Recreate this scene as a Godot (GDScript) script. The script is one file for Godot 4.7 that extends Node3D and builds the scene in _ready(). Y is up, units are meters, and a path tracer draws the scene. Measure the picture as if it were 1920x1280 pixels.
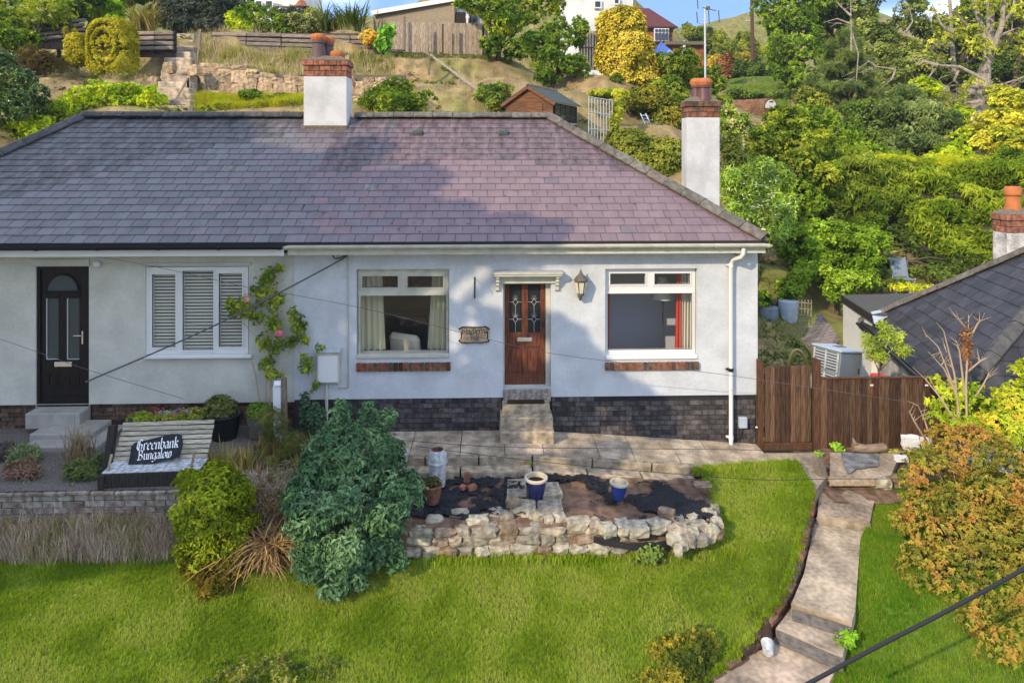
extends Node3D
# A rendered bungalow pair on a hillside: front lawn, terraces, back gardens climbing to houses and trees.

const FOC := 1280.0
const HY := 290.0
var cam_at := Vector3(-0.383, 5.0, 12.194)
var fw := Vector3(0.0314, 0, -0.9995)
var rt := Vector3(0.9995, 0, 0.0314)
var sun_dir := Vector3(-0.585, 0.487, 0.65).normalized()
var rng := RandomNumberGenerator.new()
var M := {}
var T := {}
var taken := {}
var G := {}
var nz := FastNoiseLite.new()
var hill_pts: Array = []

# ---------- where things stand: surveying helpers (a sight line met with a plane or taken to a distance)
func at(px: float, py: float, d: float) -> Vector3:
	return cam_at + d * (fw + rt * ((px - 960.0) / FOC) + Vector3.UP * ((HY - py) / FOC))
func onz(px: float, py: float, z := 0.0) -> Vector3:
	var r := fw + rt * ((px - 960.0) / FOC) + Vector3.UP * ((HY - py) / FOC)
	return cam_at + r * ((z - cam_at.z) / r.z)
func ony(px: float, py: float, y := 0.0) -> Vector3:
	return at(px, py, (cam_at.y - y) * FOC / (py - HY))
func R(a: float, b: float) -> float:
	return rng.randf_range(a, b)
func lin(r: float, g: float, b: float) -> Color:
	return Color(r, g, b)
func n3(p: Vector3) -> float:
	return nz.get_noise_3dv(p * 100.0)

# ---------- naming
func numbered(parent: Node, called: String) -> String:
	var k := str(parent.get_instance_id()) + called
	taken[k] = taken.get(k, -1) + 1
	return called if taken[k] == 0 else "%s_%03d" % [called, taken[k]]
func tag(o: Node, label := "", category := "", group := "", kind := ""):
	if label: o.set_meta("label", label)
	if category: o.set_meta("category", category)
	if group: o.set_meta("group", group)
	if kind: o.set_meta("kind", kind)
	return o
func thing(called: String, label: String, category: String, p := Vector3.ZERO, turn := 0.0, group := "") -> Node3D:
	var o := Node3D.new()
	o.name = numbered(self, called)
	add_child(o)
	o.position = p
	o.rotation.y = turn
	tag(o, label, category, group)
	return o
func put(parent: Node, called: String, mesh: Mesh, m: Material, p := Vector3.ZERO) -> MeshInstance3D:
	var o := MeshInstance3D.new()
	o.mesh = mesh
	o.material_override = m
	o.name = numbered(parent, called)
	parent.add_child(o)
	o.position = p
	return o
func part(parent: Node, called: String, st: SurfaceTool, m: Material, p := Vector3.ZERO) -> MeshInstance3D:
	return put(parent, called, done(st), m, p)
func struct(called: String, st: SurfaceTool, m: Material) -> MeshInstance3D:
	var o := part(self, called, st, m)
	o.set_meta("kind", "structure")
	return o

# ---------- mesh building
func mb(smooth := false) -> SurfaceTool:
	var st := SurfaceTool.new()
	st.begin(Mesh.PRIMITIVE_TRIANGLES)
	st.set_smooth_group(0 if smooth else -1)
	return st
func done(st: SurfaceTool) -> ArrayMesh:
	st.generate_normals()
	return st.commit()
func otri(st: SurfaceTool, a: Vector3, b: Vector3, c: Vector3, out: Vector3) -> void:
	if (b - a).cross(c - a).dot(out) > 0.0:
		st.add_vertex(a); st.add_vertex(c); st.add_vertex(b)
	else:
		st.add_vertex(a); st.add_vertex(b); st.add_vertex(c)
func oquad(st: SurfaceTool, a: Vector3, b: Vector3, c: Vector3, d: Vector3, out: Vector3) -> void:
	otri(st, a, b, c, out)
	otri(st, a, c, d, out)
func box(st: SurfaceTool, c: Vector3, size: Vector3, bas := Basis.IDENTITY, bev := 0.0) -> void:
	var h := size * 0.5
	bev = minf(bev, 0.45 * minf(size.x, minf(size.y, size.z)))
	var P := func(s: Vector3, ax: int) -> Vector3:
		var v := Vector3(s.x * (h.x - bev), s.y * (h.y - bev), s.z * (h.z - bev))
		v[ax] = s[ax] * h[ax]
		return v
	for ax in 3:
		var a1 := (ax + 1) % 3
		var a2 := (ax + 2) % 3
		for s in [-1.0, 1.0]:
			var q := []
			for k in [[-1, -1], [-1, 1], [1, 1], [1, -1]]:
				var sg := Vector3.ZERO
				sg[ax] = s; sg[a1] = k[0]; sg[a2] = k[1]
				q.append(c + bas * P.call(sg, ax))
			var o := Vector3.ZERO
			o[ax] = s
			oquad(st, q[0], q[1], q[2], q[3], bas * o)
			if bev > 0.0:
				for s2 in [-1.0, 1.0]:
					var e := Vector3.ZERO
					e[ax] = s; e[a1] = s2; e[a2] = -1.0
					var f := e
					f[a2] = 1.0
					var oo := Vector3.ZERO
					oo[ax] = s; oo[a1] = s2
					oquad(st, c + bas * P.call(e, ax), c + bas * P.call(f, ax), c + bas * P.call(f, a1), c + bas * P.call(e, a1), bas * oo)
	if bev > 0.0:
		for k in 8:
			var s3 := Vector3(1.0 if k & 1 else -1.0, 1.0 if k & 2 else -1.0, 1.0 if k & 4 else -1.0)
			otri(st, c + bas * P.call(s3, 0), c + bas * P.call(s3, 1), c + bas * P.call(s3, 2), bas * s3)
func boxm(size: Vector3, bev := 0.0) -> ArrayMesh:
	var st := mb()
	box(st, Vector3.ZERO, size, Basis.IDENTITY, bev)
	return done(st)
func span(st: SurfaceTool, a: Vector3, b: Vector3, bev := 0.0) -> void:      # box between two corners
	box(st, (a + b) * 0.5, (b - a).abs(), Basis.IDENTITY, bev)
func beam(st: SurfaceTool, a: Vector3, b: Vector3, w: float, t: float, bev := 0.0, up := Vector3.UP) -> void:
	var y := (b - a).normalized()
	var x := up.cross(y)
	if x.length() < 0.05: x = Vector3.RIGHT.cross(y) if absf(y.x) < 0.9 else Vector3.BACK.cross(y)
	x = x.normalized()
	box(st, (a + b) * 0.5, Vector3(w, a.distance_to(b), t), Basis(x, y, x.cross(y)), bev)
func tube(st: SurfaceTool, pts: Array, r0: float, r1 := -1.0, seg := 8, capped := true) -> void:
	if r1 < 0.0: r1 = r0
	st.set_smooth_group(0)
	var n := pts.size()
	var side := Vector3.ZERO
	var ring0 := []
	for i in n:
		var dir: Vector3 = (pts[mini(i + 1, n - 1)] - pts[maxi(i - 1, 0)]).normalized()
		if side == Vector3.ZERO:
			side = dir.cross(Vector3.UP if absf(dir.y) < 0.9 else Vector3.RIGHT).normalized()
		side = (side - dir * side.dot(dir)).normalized()
		var up := dir.cross(side)
		var r := lerpf(r0, r1, float(i) / maxf(1.0, n - 1))
		var ring := []
		for k in seg:
			var a := TAU * k / seg
			ring.append(pts[i] + (side * cos(a) + up * sin(a)) * r)
		if i > 0:
			for k in seg:
				var k2 := (k + 1) % seg
				oquad(st, ring0[k], ring0[k2], ring[k2], ring[k], (ring[k] + ring0[k2]) * 0.5 - (pts[i] + pts[i - 1]) * 0.5)
		if capped and (i == 0 or i == n - 1):
			st.set_smooth_group(5 + i)
			for k in seg: otri(st, pts[i], ring[k], ring[(k + 1) % seg], -dir if i == 0 else dir)
			st.set_smooth_group(0)
		ring0 = ring
func lathe(st: SurfaceTool, c: Vector3, prof: Array, seg := 20, tilt := Basis.IDENTITY, sx := 1.0) -> void:
	var g := 1
	for i in prof.size() - 1:
		var p: Vector2 = prof[i]
		var q: Vector2 = prof[i + 1]
		if i > 0 and absf((p - prof[i - 1]).angle_to(q - p)) > 0.6: g += 1
		st.set_smooth_group(g)
		var nv := Vector2((q - p).y, -(q - p).x)
		for k in seg:
			var a := TAU * k / seg
			var b := TAU * (k + 1) / seg
			var ca := Vector3(cos(a) * sx, 0, sin(a))
			var cb := Vector3(cos(b) * sx, 0, sin(b))
			var mid := ((ca + cb) * nv.x * 0.5 + Vector3.UP * nv.y)
			if mid.length() < 1e-6: mid = Vector3.UP
			oquad(st, c + tilt * (ca * p.x + Vector3.UP * p.y), c + tilt * (cb * p.x + Vector3.UP * p.y), c + tilt * (cb * q.x + Vector3.UP * q.y), c + tilt * (ca * q.x + Vector3.UP * q.y), tilt * mid)
func prism(st: SurfaceTool, poly: PackedVector2Array, z0: float, z1: float, tr := Transform3D.IDENTITY) -> void:
	var ids := Geometry2D.triangulate_polygon(poly)
	for zz in [[z0, -1.0], [z1, 1.0]]:
		for i in range(0, ids.size(), 3):
			otri(st, tr * Vector3(poly[ids[i]].x, poly[ids[i]].y, zz[0]), tr * Vector3(poly[ids[i + 1]].x, poly[ids[i + 1]].y, zz[0]), tr * Vector3(poly[ids[i + 2]].x, poly[ids[i + 2]].y, zz[0]), tr.basis * Vector3(0, 0, zz[1] * signf(z1 - z0)))
	var cw := Geometry2D.is_polygon_clockwise(poly)
	for i in poly.size():
		var a := poly[i]
		var b := poly[(i + 1) % poly.size()]
		var nn := Vector3((b - a).y, -(b - a).x, 0) * (-1.0 if cw else 1.0)
		oquad(st, tr * Vector3(a.x, a.y, z0), tr * Vector3(b.x, b.y, z0), tr * Vector3(b.x, b.y, z1), tr * Vector3(a.x, a.y, z1), tr.basis * nn)
const FLAT := Transform3D(Basis(Vector3(1, 0, 0), Vector3(0, 0, 1), Vector3(0, -1, 0)), Vector3.ZERO)   # polygon x,y laid as x,z; z0..z1 run downwards
func slab(st: SurfaceTool, pts: Array, thick: float) -> void:      # a flat stone: top outline in space, given thickness downwards
	var poly := PackedVector2Array()
	for p in pts: poly.append(Vector2(p.x, p.z))
	var ids := Geometry2D.triangulate_polygon(poly)
	for i in range(0, ids.size(), 3): otri(st, pts[ids[i]], pts[ids[i + 1]], pts[ids[i + 2]], Vector3.UP)
	var c := Vector3.ZERO
	for p in pts: c += p / pts.size()
	for i in pts.size():
		var a: Vector3 = pts[i]
		var b: Vector3 = pts[(i + 1) % pts.size()]
		var dn := Vector3.DOWN * thick
		oquad(st, a, b, b + dn, a + dn, (a + b) * 0.5 - c)
func rock(size: Vector3, k: int, sq := 0.55) -> ArrayMesh:        # a rough stone about a unit origin, flat facets
	var st := mb()
	var f := func(v: Vector3) -> Vector3:
		var s := v.lerp(v.normalized() * 1.15, 1.0 - sq)
		var j := n3(v * 1.3 + Vector3(k * 3.7, k * 1.3, -k * 2.1)) * 0.42
		return Vector3(s.x * (1.0 + j), s.y * (1.0 + j * 0.8), s.z * (1.0 + n3(v * 0.7 + Vector3(-k, k * 5.0, 2)) * 0.3)) * size * 0.5
	for ax in 3:
		for s in [-1.0, 1.0]:
			for i in 3:
				for j in 3:
					var q := []
					for e in [[0, 0], [1, 0], [1, 1], [0, 1]]:
						var v := Vector3.ZERO
						v[ax] = s
						v[(ax + 1) % 3] = -1.0 + (i + e[0]) * 0.6667
						v[(ax + 2) % 3] = -1.0 + (j + e[1]) * 0.6667
						q.append(f.call(v))
					oquad(st, q[0], q[1], q[2], q[3], q[0] + q[2])
	return done(st)
func grid(st: SurfaceTool, nu: int, nv: int, f: Callable) -> void:   # f(u, v) in 0..1 -> point; upward sheet with uv
	st.set_smooth_group(0)
	var rows := []
	for j in nv + 1:
		var row := []
		for i in nu + 1: row.append(f.call(float(i) / nu, float(j) / nv))
		rows.append(row)
	for j in nv:
		for i in nu: oquad(st, rows[j][i], rows[j][i + 1], rows[j + 1][i + 1], rows[j + 1][i], Vector3.UP)
func pxz(pts: Array, x: float, along := 0, give := 1) -> float:        # piecewise linear look-up in a list of points
	for i in pts.size() - 1:
		var a: float = pts[i][along]
		var b: float = pts[i + 1][along]
		if (x - a) * (x - b) <= 0.0 and a != b: return lerpf(pts[i][give], pts[i + 1][give], (x - a) / (b - a))
	return pts[0][give] if absf(x - pts[0][along]) < absf(x - pts[-1][along]) else pts[-1][give]

# ---------- textures and materials (base colours are linear, real-world values)
func noise_tex(key: String, size: int, parts: Array, lo: float, hi: float, sx := 1.0, sy := 1.0) -> void:
	var im := Image.create_empty(size, size, false, Image.FORMAT_RGB8)
	var layers := []
	for p in parts:
		var f := FastNoiseLite.new()
		f.noise_type = FastNoiseLite.TYPE_SIMPLEX_SMOOTH if p[0] < 0.2 else FastNoiseLite.TYPE_VALUE
		f.frequency = p[0]
		f.fractal_octaves = p[2]
		f.seed = 11 + layers.size() * 7 + key.length()
		layers.append(f.get_seamless_image(int(size * sx), int(size * sy)))
	for y in size:
		for x in size:
			var v := 0.0
			for i in parts.size(): v += parts[i][1] * layers[i].get_pixel(x * int(sx * size) / size, y * int(sy * size) / size).r
			v = clampf(lerpf(lo, hi, v), 0.0, 1.0)
			im.set_pixel(x, y, Color(v, v, v))
	T[key] = ImageTexture.create_from_image(im)
func streak_tex(key: String, size: int, across: float, along: float, lo: float, hi: float, flip := false) -> void:
	var f := FastNoiseLite.new()
	f.frequency = 1.0
	f.fractal_octaves = 4
	f.seed = 23
	var im := Image.create_empty(size, size, false, Image.FORMAT_RGB8)
	for y in size:
		for x in size:
			var u := float(x) / size
			var w := float(y) / size
			var a := f.get_noise_3d(cos(TAU * u) * across, sin(TAU * u) * across, w * along)
			var b := f.get_noise_3d(cos(TAU * u) * across, sin(TAU * u) * across, (w - 1.0) * along)
			var v := clampf(lerpf(lo, hi, 0.5 + lerpf(a, b, w) * 0.9), 0.0, 1.0)
			im.set_pixel(y if flip else x, x if flip else y, Color(v, v, v))
	T[key] = ImageTexture.create_from_image(im)
func mat(key: String, c: Color, rough := 0.85, tex := "", scale := 1.0, bump := 0.0, o := {}) -> StandardMaterial3D:
	var m := StandardMaterial3D.new()
	m.resource_name = key
	m.albedo_color = c.linear_to_srgb()
	m.roughness = rough
	m.metallic_specular = o.get("spec", 0.35)
	if tex:
		m.albedo_texture = T[tex]
		m.uv1_triplanar = true
		m.uv1_world_triplanar = not o.has("own")
		m.uv1_scale = Vector3.ONE * scale
		if bump > 0.0:
			m.heightmap_enabled = true
			m.heightmap_texture = T[o.get("bump", tex)]
			m.heightmap_scale = bump
	if o.has("metal"): m.metallic = o.metal
	if o.has("vc"): m.vertex_color_use_as_albedo = true
	if o.has("back"):
		m.backlight_enabled = true
		m.backlight = o.back
	m.cull_mode = BaseMaterial3D.CULL_DISABLED
	M[key] = m
	return m
func tones(key: String, c: Color, n: int, spread: float, rough: float, tex: String, scale: float, bump := 0.0, hue := 0.05) -> Array:
	var out := []
	for i in n:
		var k := 1.0 + spread * (2.0 * i / maxf(1.0, n - 1) - 1.0)
		var cc := Color(c.r * k * (1.0 + R(-hue, hue)), c.g * k, c.b * k * (1.0 + R(-hue, hue)))
		out.append(mat(key + str(i), cc, rough, tex, scale, bump))
	M[key] = out
	return out
func pick(a: Array):
	return a[rng.randi() % a.size()]

# ---------- plants
func leaf(st: SurfaceTool, a: Vector3, dir: Vector3, side: Vector3, l: float, w: float, droop: float, fold: float) -> void:
	var up := side.cross(dir).normalized()
	var tip := a + dir * l - Vector3.UP * droop * l
	var m := a + dir * l * 0.45
	var lft := m + side * w * 0.5 + up * fold * w
	var rgt := m - side * w * 0.5 + up * fold * w
	otri(st, a, lft, tip, up)
	otri(st, a, tip, rgt, up)
func sprig(key: String, n: int, ratio: float, droop := 0.25, spread := 0.55, rise := 0.5) -> void:
	var st := mb()
	for i in n:
		var az := TAU * (i + R(-0.3, 0.3)) / n
		var dir := Vector3(cos(az), R(-0.2, 1.0) * rise, sin(az)).normalized()
		var side := dir.cross(Vector3.UP + Vector3(R(-0.6, 0.6), 0, R(-0.6, 0.6))).normalized()
		leaf(st, Vector3(R(-1, 1), R(-0.6, 0.6), R(-1, 1)) * spread * 0.6, dir, side, R(0.75, 1.2), R(0.8, 1.2) / ratio, droop * R(0.3, 1.4), 0.15)
	G[key] = done(st)
func blades(key: String, n: int, w: float, lean: float, bend: float, segs := 3, foot := 0.12) -> void:
	var st := mb()
	for i in n:
		var az := R(0, TAU)
		var out := Vector3(cos(az), 0, sin(az))
		var side := Vector3(-out.z, 0, out.x)
		var ln := R(0.3, 1.0) * lean
		var bd := R(0.4, 1.2) * bend
		var h := R(0.65, 1.1)
		var p0 := Vector3(R(-1, 1) * foot, -0.05, R(-1, 1) * foot)
		var prev := []
		for k in segs + 1:
			var t := float(k) / segs
			var p := p0 + Vector3.UP * h * (t - bd * 0.45 * t * t * t) + out * (ln * t + bd * t * t) * h * 0.6
			var ww := w * (1.0 - t * t * 0.95) * 0.5
			var now := [p - side * ww, p + side * ww]
			if k > 0: oquad(st, prev[0], prev[1], now[1], now[0], Vector3.UP - out * 0.3)
			prev = now
	G[key] = done(st)
func frond(key: String, n: int, ln: float, w: float, droop: float) -> void:   # a twig with rows of narrow leaflets, for conifers and ferny shrubs
	var st := mb()
	for s in 3:
		var az := TAU * s / 3.0 + R(-0.4, 0.4)
		var dir := Vector3(cos(az), R(0.0, 0.5), sin(az)).normalized()
		var side := dir.cross(Vector3.UP).normalized()
		for i in n:
			var t := (i + 0.5) / n
			var a := dir * t * 1.0 - Vector3.UP * droop * t * t
			for sg in [-1.0, 1.0]:
				var d = (dir * 0.6 + side * sg * 0.8 - Vector3.UP * droop * R(0.2, 0.8)).normalized()
				leaf(st, a, d, d.cross(Vector3.UP).normalized(), ln * (1.1 - t * 0.6), w, 0.15, 0.0)
	G[key] = done(st)
func scatter(parent: Node, called: String, mesh: Mesh, m: Material, tr: Array, cols: Array) -> MultiMeshInstance3D:
	var mm := MultiMesh.new()
	mm.transform_format = MultiMesh.TRANSFORM_3D
	mm.use_colors = true
	mm.mesh = mesh
	mm.instance_count = tr.size()
	for i in tr.size():
		mm.set_instance_transform(i, tr[i])
		mm.set_instance_color(i, cols[i])
	var o := MultiMeshInstance3D.new()
	o.multimesh = mm
	o.material_override = m
	o.name = numbered(parent, called)
	o.set_meta("kind", "stuff")
	parent.add_child(o)
	return o
func tint(cols: Array, t: float, j := 0.22) -> Color:
	var x := clampf(t, 0.0, 0.999) * (cols.size() - 1)
	var c: Color = cols[int(x)].lerp(cols[mini(int(x) + 1, cols.size() - 1)], x - int(x))
	var v := 1.0 + R(-j, j)
	return Color(c.r * v * (1.0 + R(-0.06, 0.06)), c.g * v, c.b * v * (1.0 + R(-0.1, 0.1)))
func rich(cols: Array) -> Array:     # brighter foliage tones, warmed and deepened in blue
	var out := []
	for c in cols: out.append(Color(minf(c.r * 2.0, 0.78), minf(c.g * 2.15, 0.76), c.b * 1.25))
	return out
func gap_of(o: Dictionary) -> float:
	return o.get("gap", -0.35)
func foliage(parent: Node3D, called: String, blobs: Array, n: int, mesh: String, m: String, size: float, cols: Array, o := {}) -> MultiMeshInstance3D:
	var tr := []
	var cc := []
	var w := []
	var total := 0.0
	if gap_of(o) > -0.55 and not o.has("whole"):      # big clumps break up into lesser ones, with hollows between
		var finer := []
		for b in blobs:
			if b[1].x < 0.28:
				finer.append(b)
				continue
			finer.append([b[0], b[1] * 0.72])
			for k in 7:
				var d := Vector3(rng.randfn(), rng.randfn() * 0.8 + 0.25, rng.randfn()).normalized()
				finer.append([b[0] + d * b[1] * 0.68, b[1] * R(0.32, 0.5)])
		blobs = finer
	for b in blobs:
		total += b[1].x * b[1].y + b[1].y * b[1].z + b[1].x * b[1].z
		w.append(total)
	var shell: float = o.get("shell", 0.5)
	var gap: float = o.get("gap", -0.35)
	var gf: float = o.get("gf", 0.8)
	var up: float = o.get("up", 0.5)
	var low: float = o.get("floor", -1e9)
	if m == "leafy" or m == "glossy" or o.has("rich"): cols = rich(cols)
	var lump: float = o.get("lump", 0.3)
	var off := parent.position
	for i in n:
		var pickv := R(0, total)
		var bi := 0
		while w[bi] < pickv: bi += 1
		var c: Vector3 = blobs[bi][0]
		var rad: Vector3 = blobs[bi][1]
		var dir := Vector3(rng.randfn(), rng.randfn(), rng.randfn()).normalized()
		var rr := 1.0 - shell * pow(rng.randf(), 1.5)
		var p := c + dir * rad * rr * (1.0 + lump * n3((c + dir * rad) * gf * 1.3))
		if p.y < low: continue
		if n3(p * gf + Vector3(31, 7, 3)) < gap: continue
		var skip := false
		for k in blobs.size():
			if k != bi:
				var e: Vector3 = (p - blobs[k][0]) / blobs[k][1]
				if e.length_squared() < 0.6: skip = true; break
		if skip: continue
		var y := (dir / rad * rad.x * 0.8 + Vector3.UP * up + Vector3(R(-1, 1), R(-1, 1), R(-1, 1)) * 0.6).normalized()
		var x := y.cross(Vector3(R(-1, 1), R(-1, 1), R(-1, 1))).normalized()
		var s := size * R(0.65, 1.35)
		tr.append(Transform3D(Basis(x * s, y * s, x.cross(y) * s), p - off))
		cc.append(tint(cols, 0.5 + 1.1 * n3(p * gf * 0.8 + Vector3(-9, 4, 40)) + R(-0.3, 0.3)))
	return scatter(parent, called, G[mesh], M[m], tr, cc)
func limbs(parent: Node3D, called: String, foot: Vector3, blobs: Array, r: float, m: Material, fork := 0.35) -> void:
	var st := mb(true)
	var off := parent.position
	var mid := Vector3.ZERO
	for b in blobs: mid += b[0] / blobs.size()
	var top := foot.lerp(mid, fork)
	top.x = lerpf(foot.x, top.x, 0.6)
	tube(st, [foot - off + Vector3.DOWN * 0.2, foot.lerp(top, 0.5) + Vector3(R(-1, 1), 0, R(-1, 1)) * r - off, top - off], r, r * 0.75, 8)
	for b in blobs:
		var q: Vector3 = b[0]
		var k := top.lerp(q, 0.5) + Vector3(R(-1, 1), R(0, 1), R(-1, 1)) * r * 2.0
		tube(st, [top - off, k - off, q - off], r * 0.5, r * 0.12, 6)
	part(parent, called, st, m)
func bush(called: String, label: String, category: String, foot: Vector3, blobs: Array, n: int, mesh: String, m: String, size: float, cols: Array, o := {}) -> Node3D:
	var t := thing(called, label, category, foot, 0.0, o.get("group", ""))
	limbs(t, o.get("wood", "stem"), foot, blobs, o.get("r", 0.05), M[o.get("bark", "bark")], o.get("fork", 0.3))
	foliage(t, o.get("leaves", "foliage"), blobs, n, mesh, m, size, cols, o)
	return t
func tuft_patch(parent: Node3D, called: String, n: int, where: Callable, mesh: String, m: String, size: float, cols: Array, sq := 1.0) -> void:
	var tr := []
	var cc := []
	for i in n:
		var p = where.call()
		if p == null: continue
		var s := size * R(0.6, 1.3)
		var a := R(0, TAU)
		var lean := Basis(Vector3(cos(a), 0, sin(a)), R(0, 0.25))
		tr.append(Transform3D(lean * Basis(Vector3.UP, R(0, TAU)).scaled(Vector3(s, s * sq * R(0.7, 1.25), s)), p - parent.position))
		cc.append(tint(cols, 0.5 + 1.2 * n3(p * 0.9) + R(-0.35, 0.35)))
	scatter(parent, called, G[mesh], M[m], tr, cc)

# ---------- the scene
func _ready():
	rng.seed = 71
	nz.frequency = 0.01
	nz.seed = 5
	nz.fractal_octaves = 3
	var cam := Camera3D.new()
	cam.name = "camera"
	add_child(cam)
	cam.projection = Camera3D.PROJECTION_FRUSTUM
	cam.near = 0.1
	cam.far = 900.0
	cam.size = 0.1
	cam.frustum_offset = Vector2(0, -0.1 * 350.0 / FOC)
	cam.look_at_from_position(cam_at, cam_at + fw, Vector3.UP)
	cam.current = true
	var env := Environment.new()
	env.background_mode = Environment.BG_SKY
	env.tonemap_mode = Environment.TONE_MAPPER_LINEAR
	env.tonemap_exposure = 1.62
	env.sdfgi_enabled = true
	env.ssao_enabled = true
	env.ssil_enabled = true
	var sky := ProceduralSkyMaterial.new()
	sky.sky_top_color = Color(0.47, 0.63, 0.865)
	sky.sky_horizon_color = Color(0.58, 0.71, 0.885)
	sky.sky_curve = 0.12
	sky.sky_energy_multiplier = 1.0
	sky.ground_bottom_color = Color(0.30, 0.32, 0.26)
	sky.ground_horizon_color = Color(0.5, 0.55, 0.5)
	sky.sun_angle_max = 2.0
	sky.sky_cover = fill_cloud_cover()  # clouds added to lift the shade with fill light
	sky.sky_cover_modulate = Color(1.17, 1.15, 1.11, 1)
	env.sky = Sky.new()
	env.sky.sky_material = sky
	env.fog_enabled = true
	env.fog_density = 0.00035
	env.fog_light_color = Color(0.78, 0.86, 0.95)
	var we := WorldEnvironment.new()
	we.name = "world"
	we.environment = env
	add_child(we)
	var sun := DirectionalLight3D.new()
	sun.name = "sun"
	add_child(sun)
	sun.look_at_from_position(sun_dir * 50.0, Vector3.ZERO, Vector3.UP)
	sun.light_energy = 0.92
	sun.light_color = Color(1.0, 0.92, 0.78)
	sun.light_angular_distance = 0.5
	sun.shadow_enabled = true
	materials()
	plant_kinds()
	ground()
	front_ground()
	right_bungalow()
	left_bungalow()
	facade_things()
	front_garden()
	gate_and_right()
	neighbour()
	back_left()
	back_middle()
	back_right()
	front_plants()
	shade_trees()
	wires()

func fill_cloud_cover() -> ImageTexture:  # bright clouds added mostly out of view, as fill light
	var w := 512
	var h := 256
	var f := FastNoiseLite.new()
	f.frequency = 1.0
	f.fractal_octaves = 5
	f.seed = 23  # this seed leaves the sky in view nearly clear
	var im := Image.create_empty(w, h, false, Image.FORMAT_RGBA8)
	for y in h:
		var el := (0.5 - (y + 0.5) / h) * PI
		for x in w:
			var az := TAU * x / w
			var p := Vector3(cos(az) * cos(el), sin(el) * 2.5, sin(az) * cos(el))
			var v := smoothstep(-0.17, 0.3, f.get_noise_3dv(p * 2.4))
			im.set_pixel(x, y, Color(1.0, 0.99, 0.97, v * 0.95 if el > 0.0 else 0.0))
	return ImageTexture.create_from_image(im)

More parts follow.
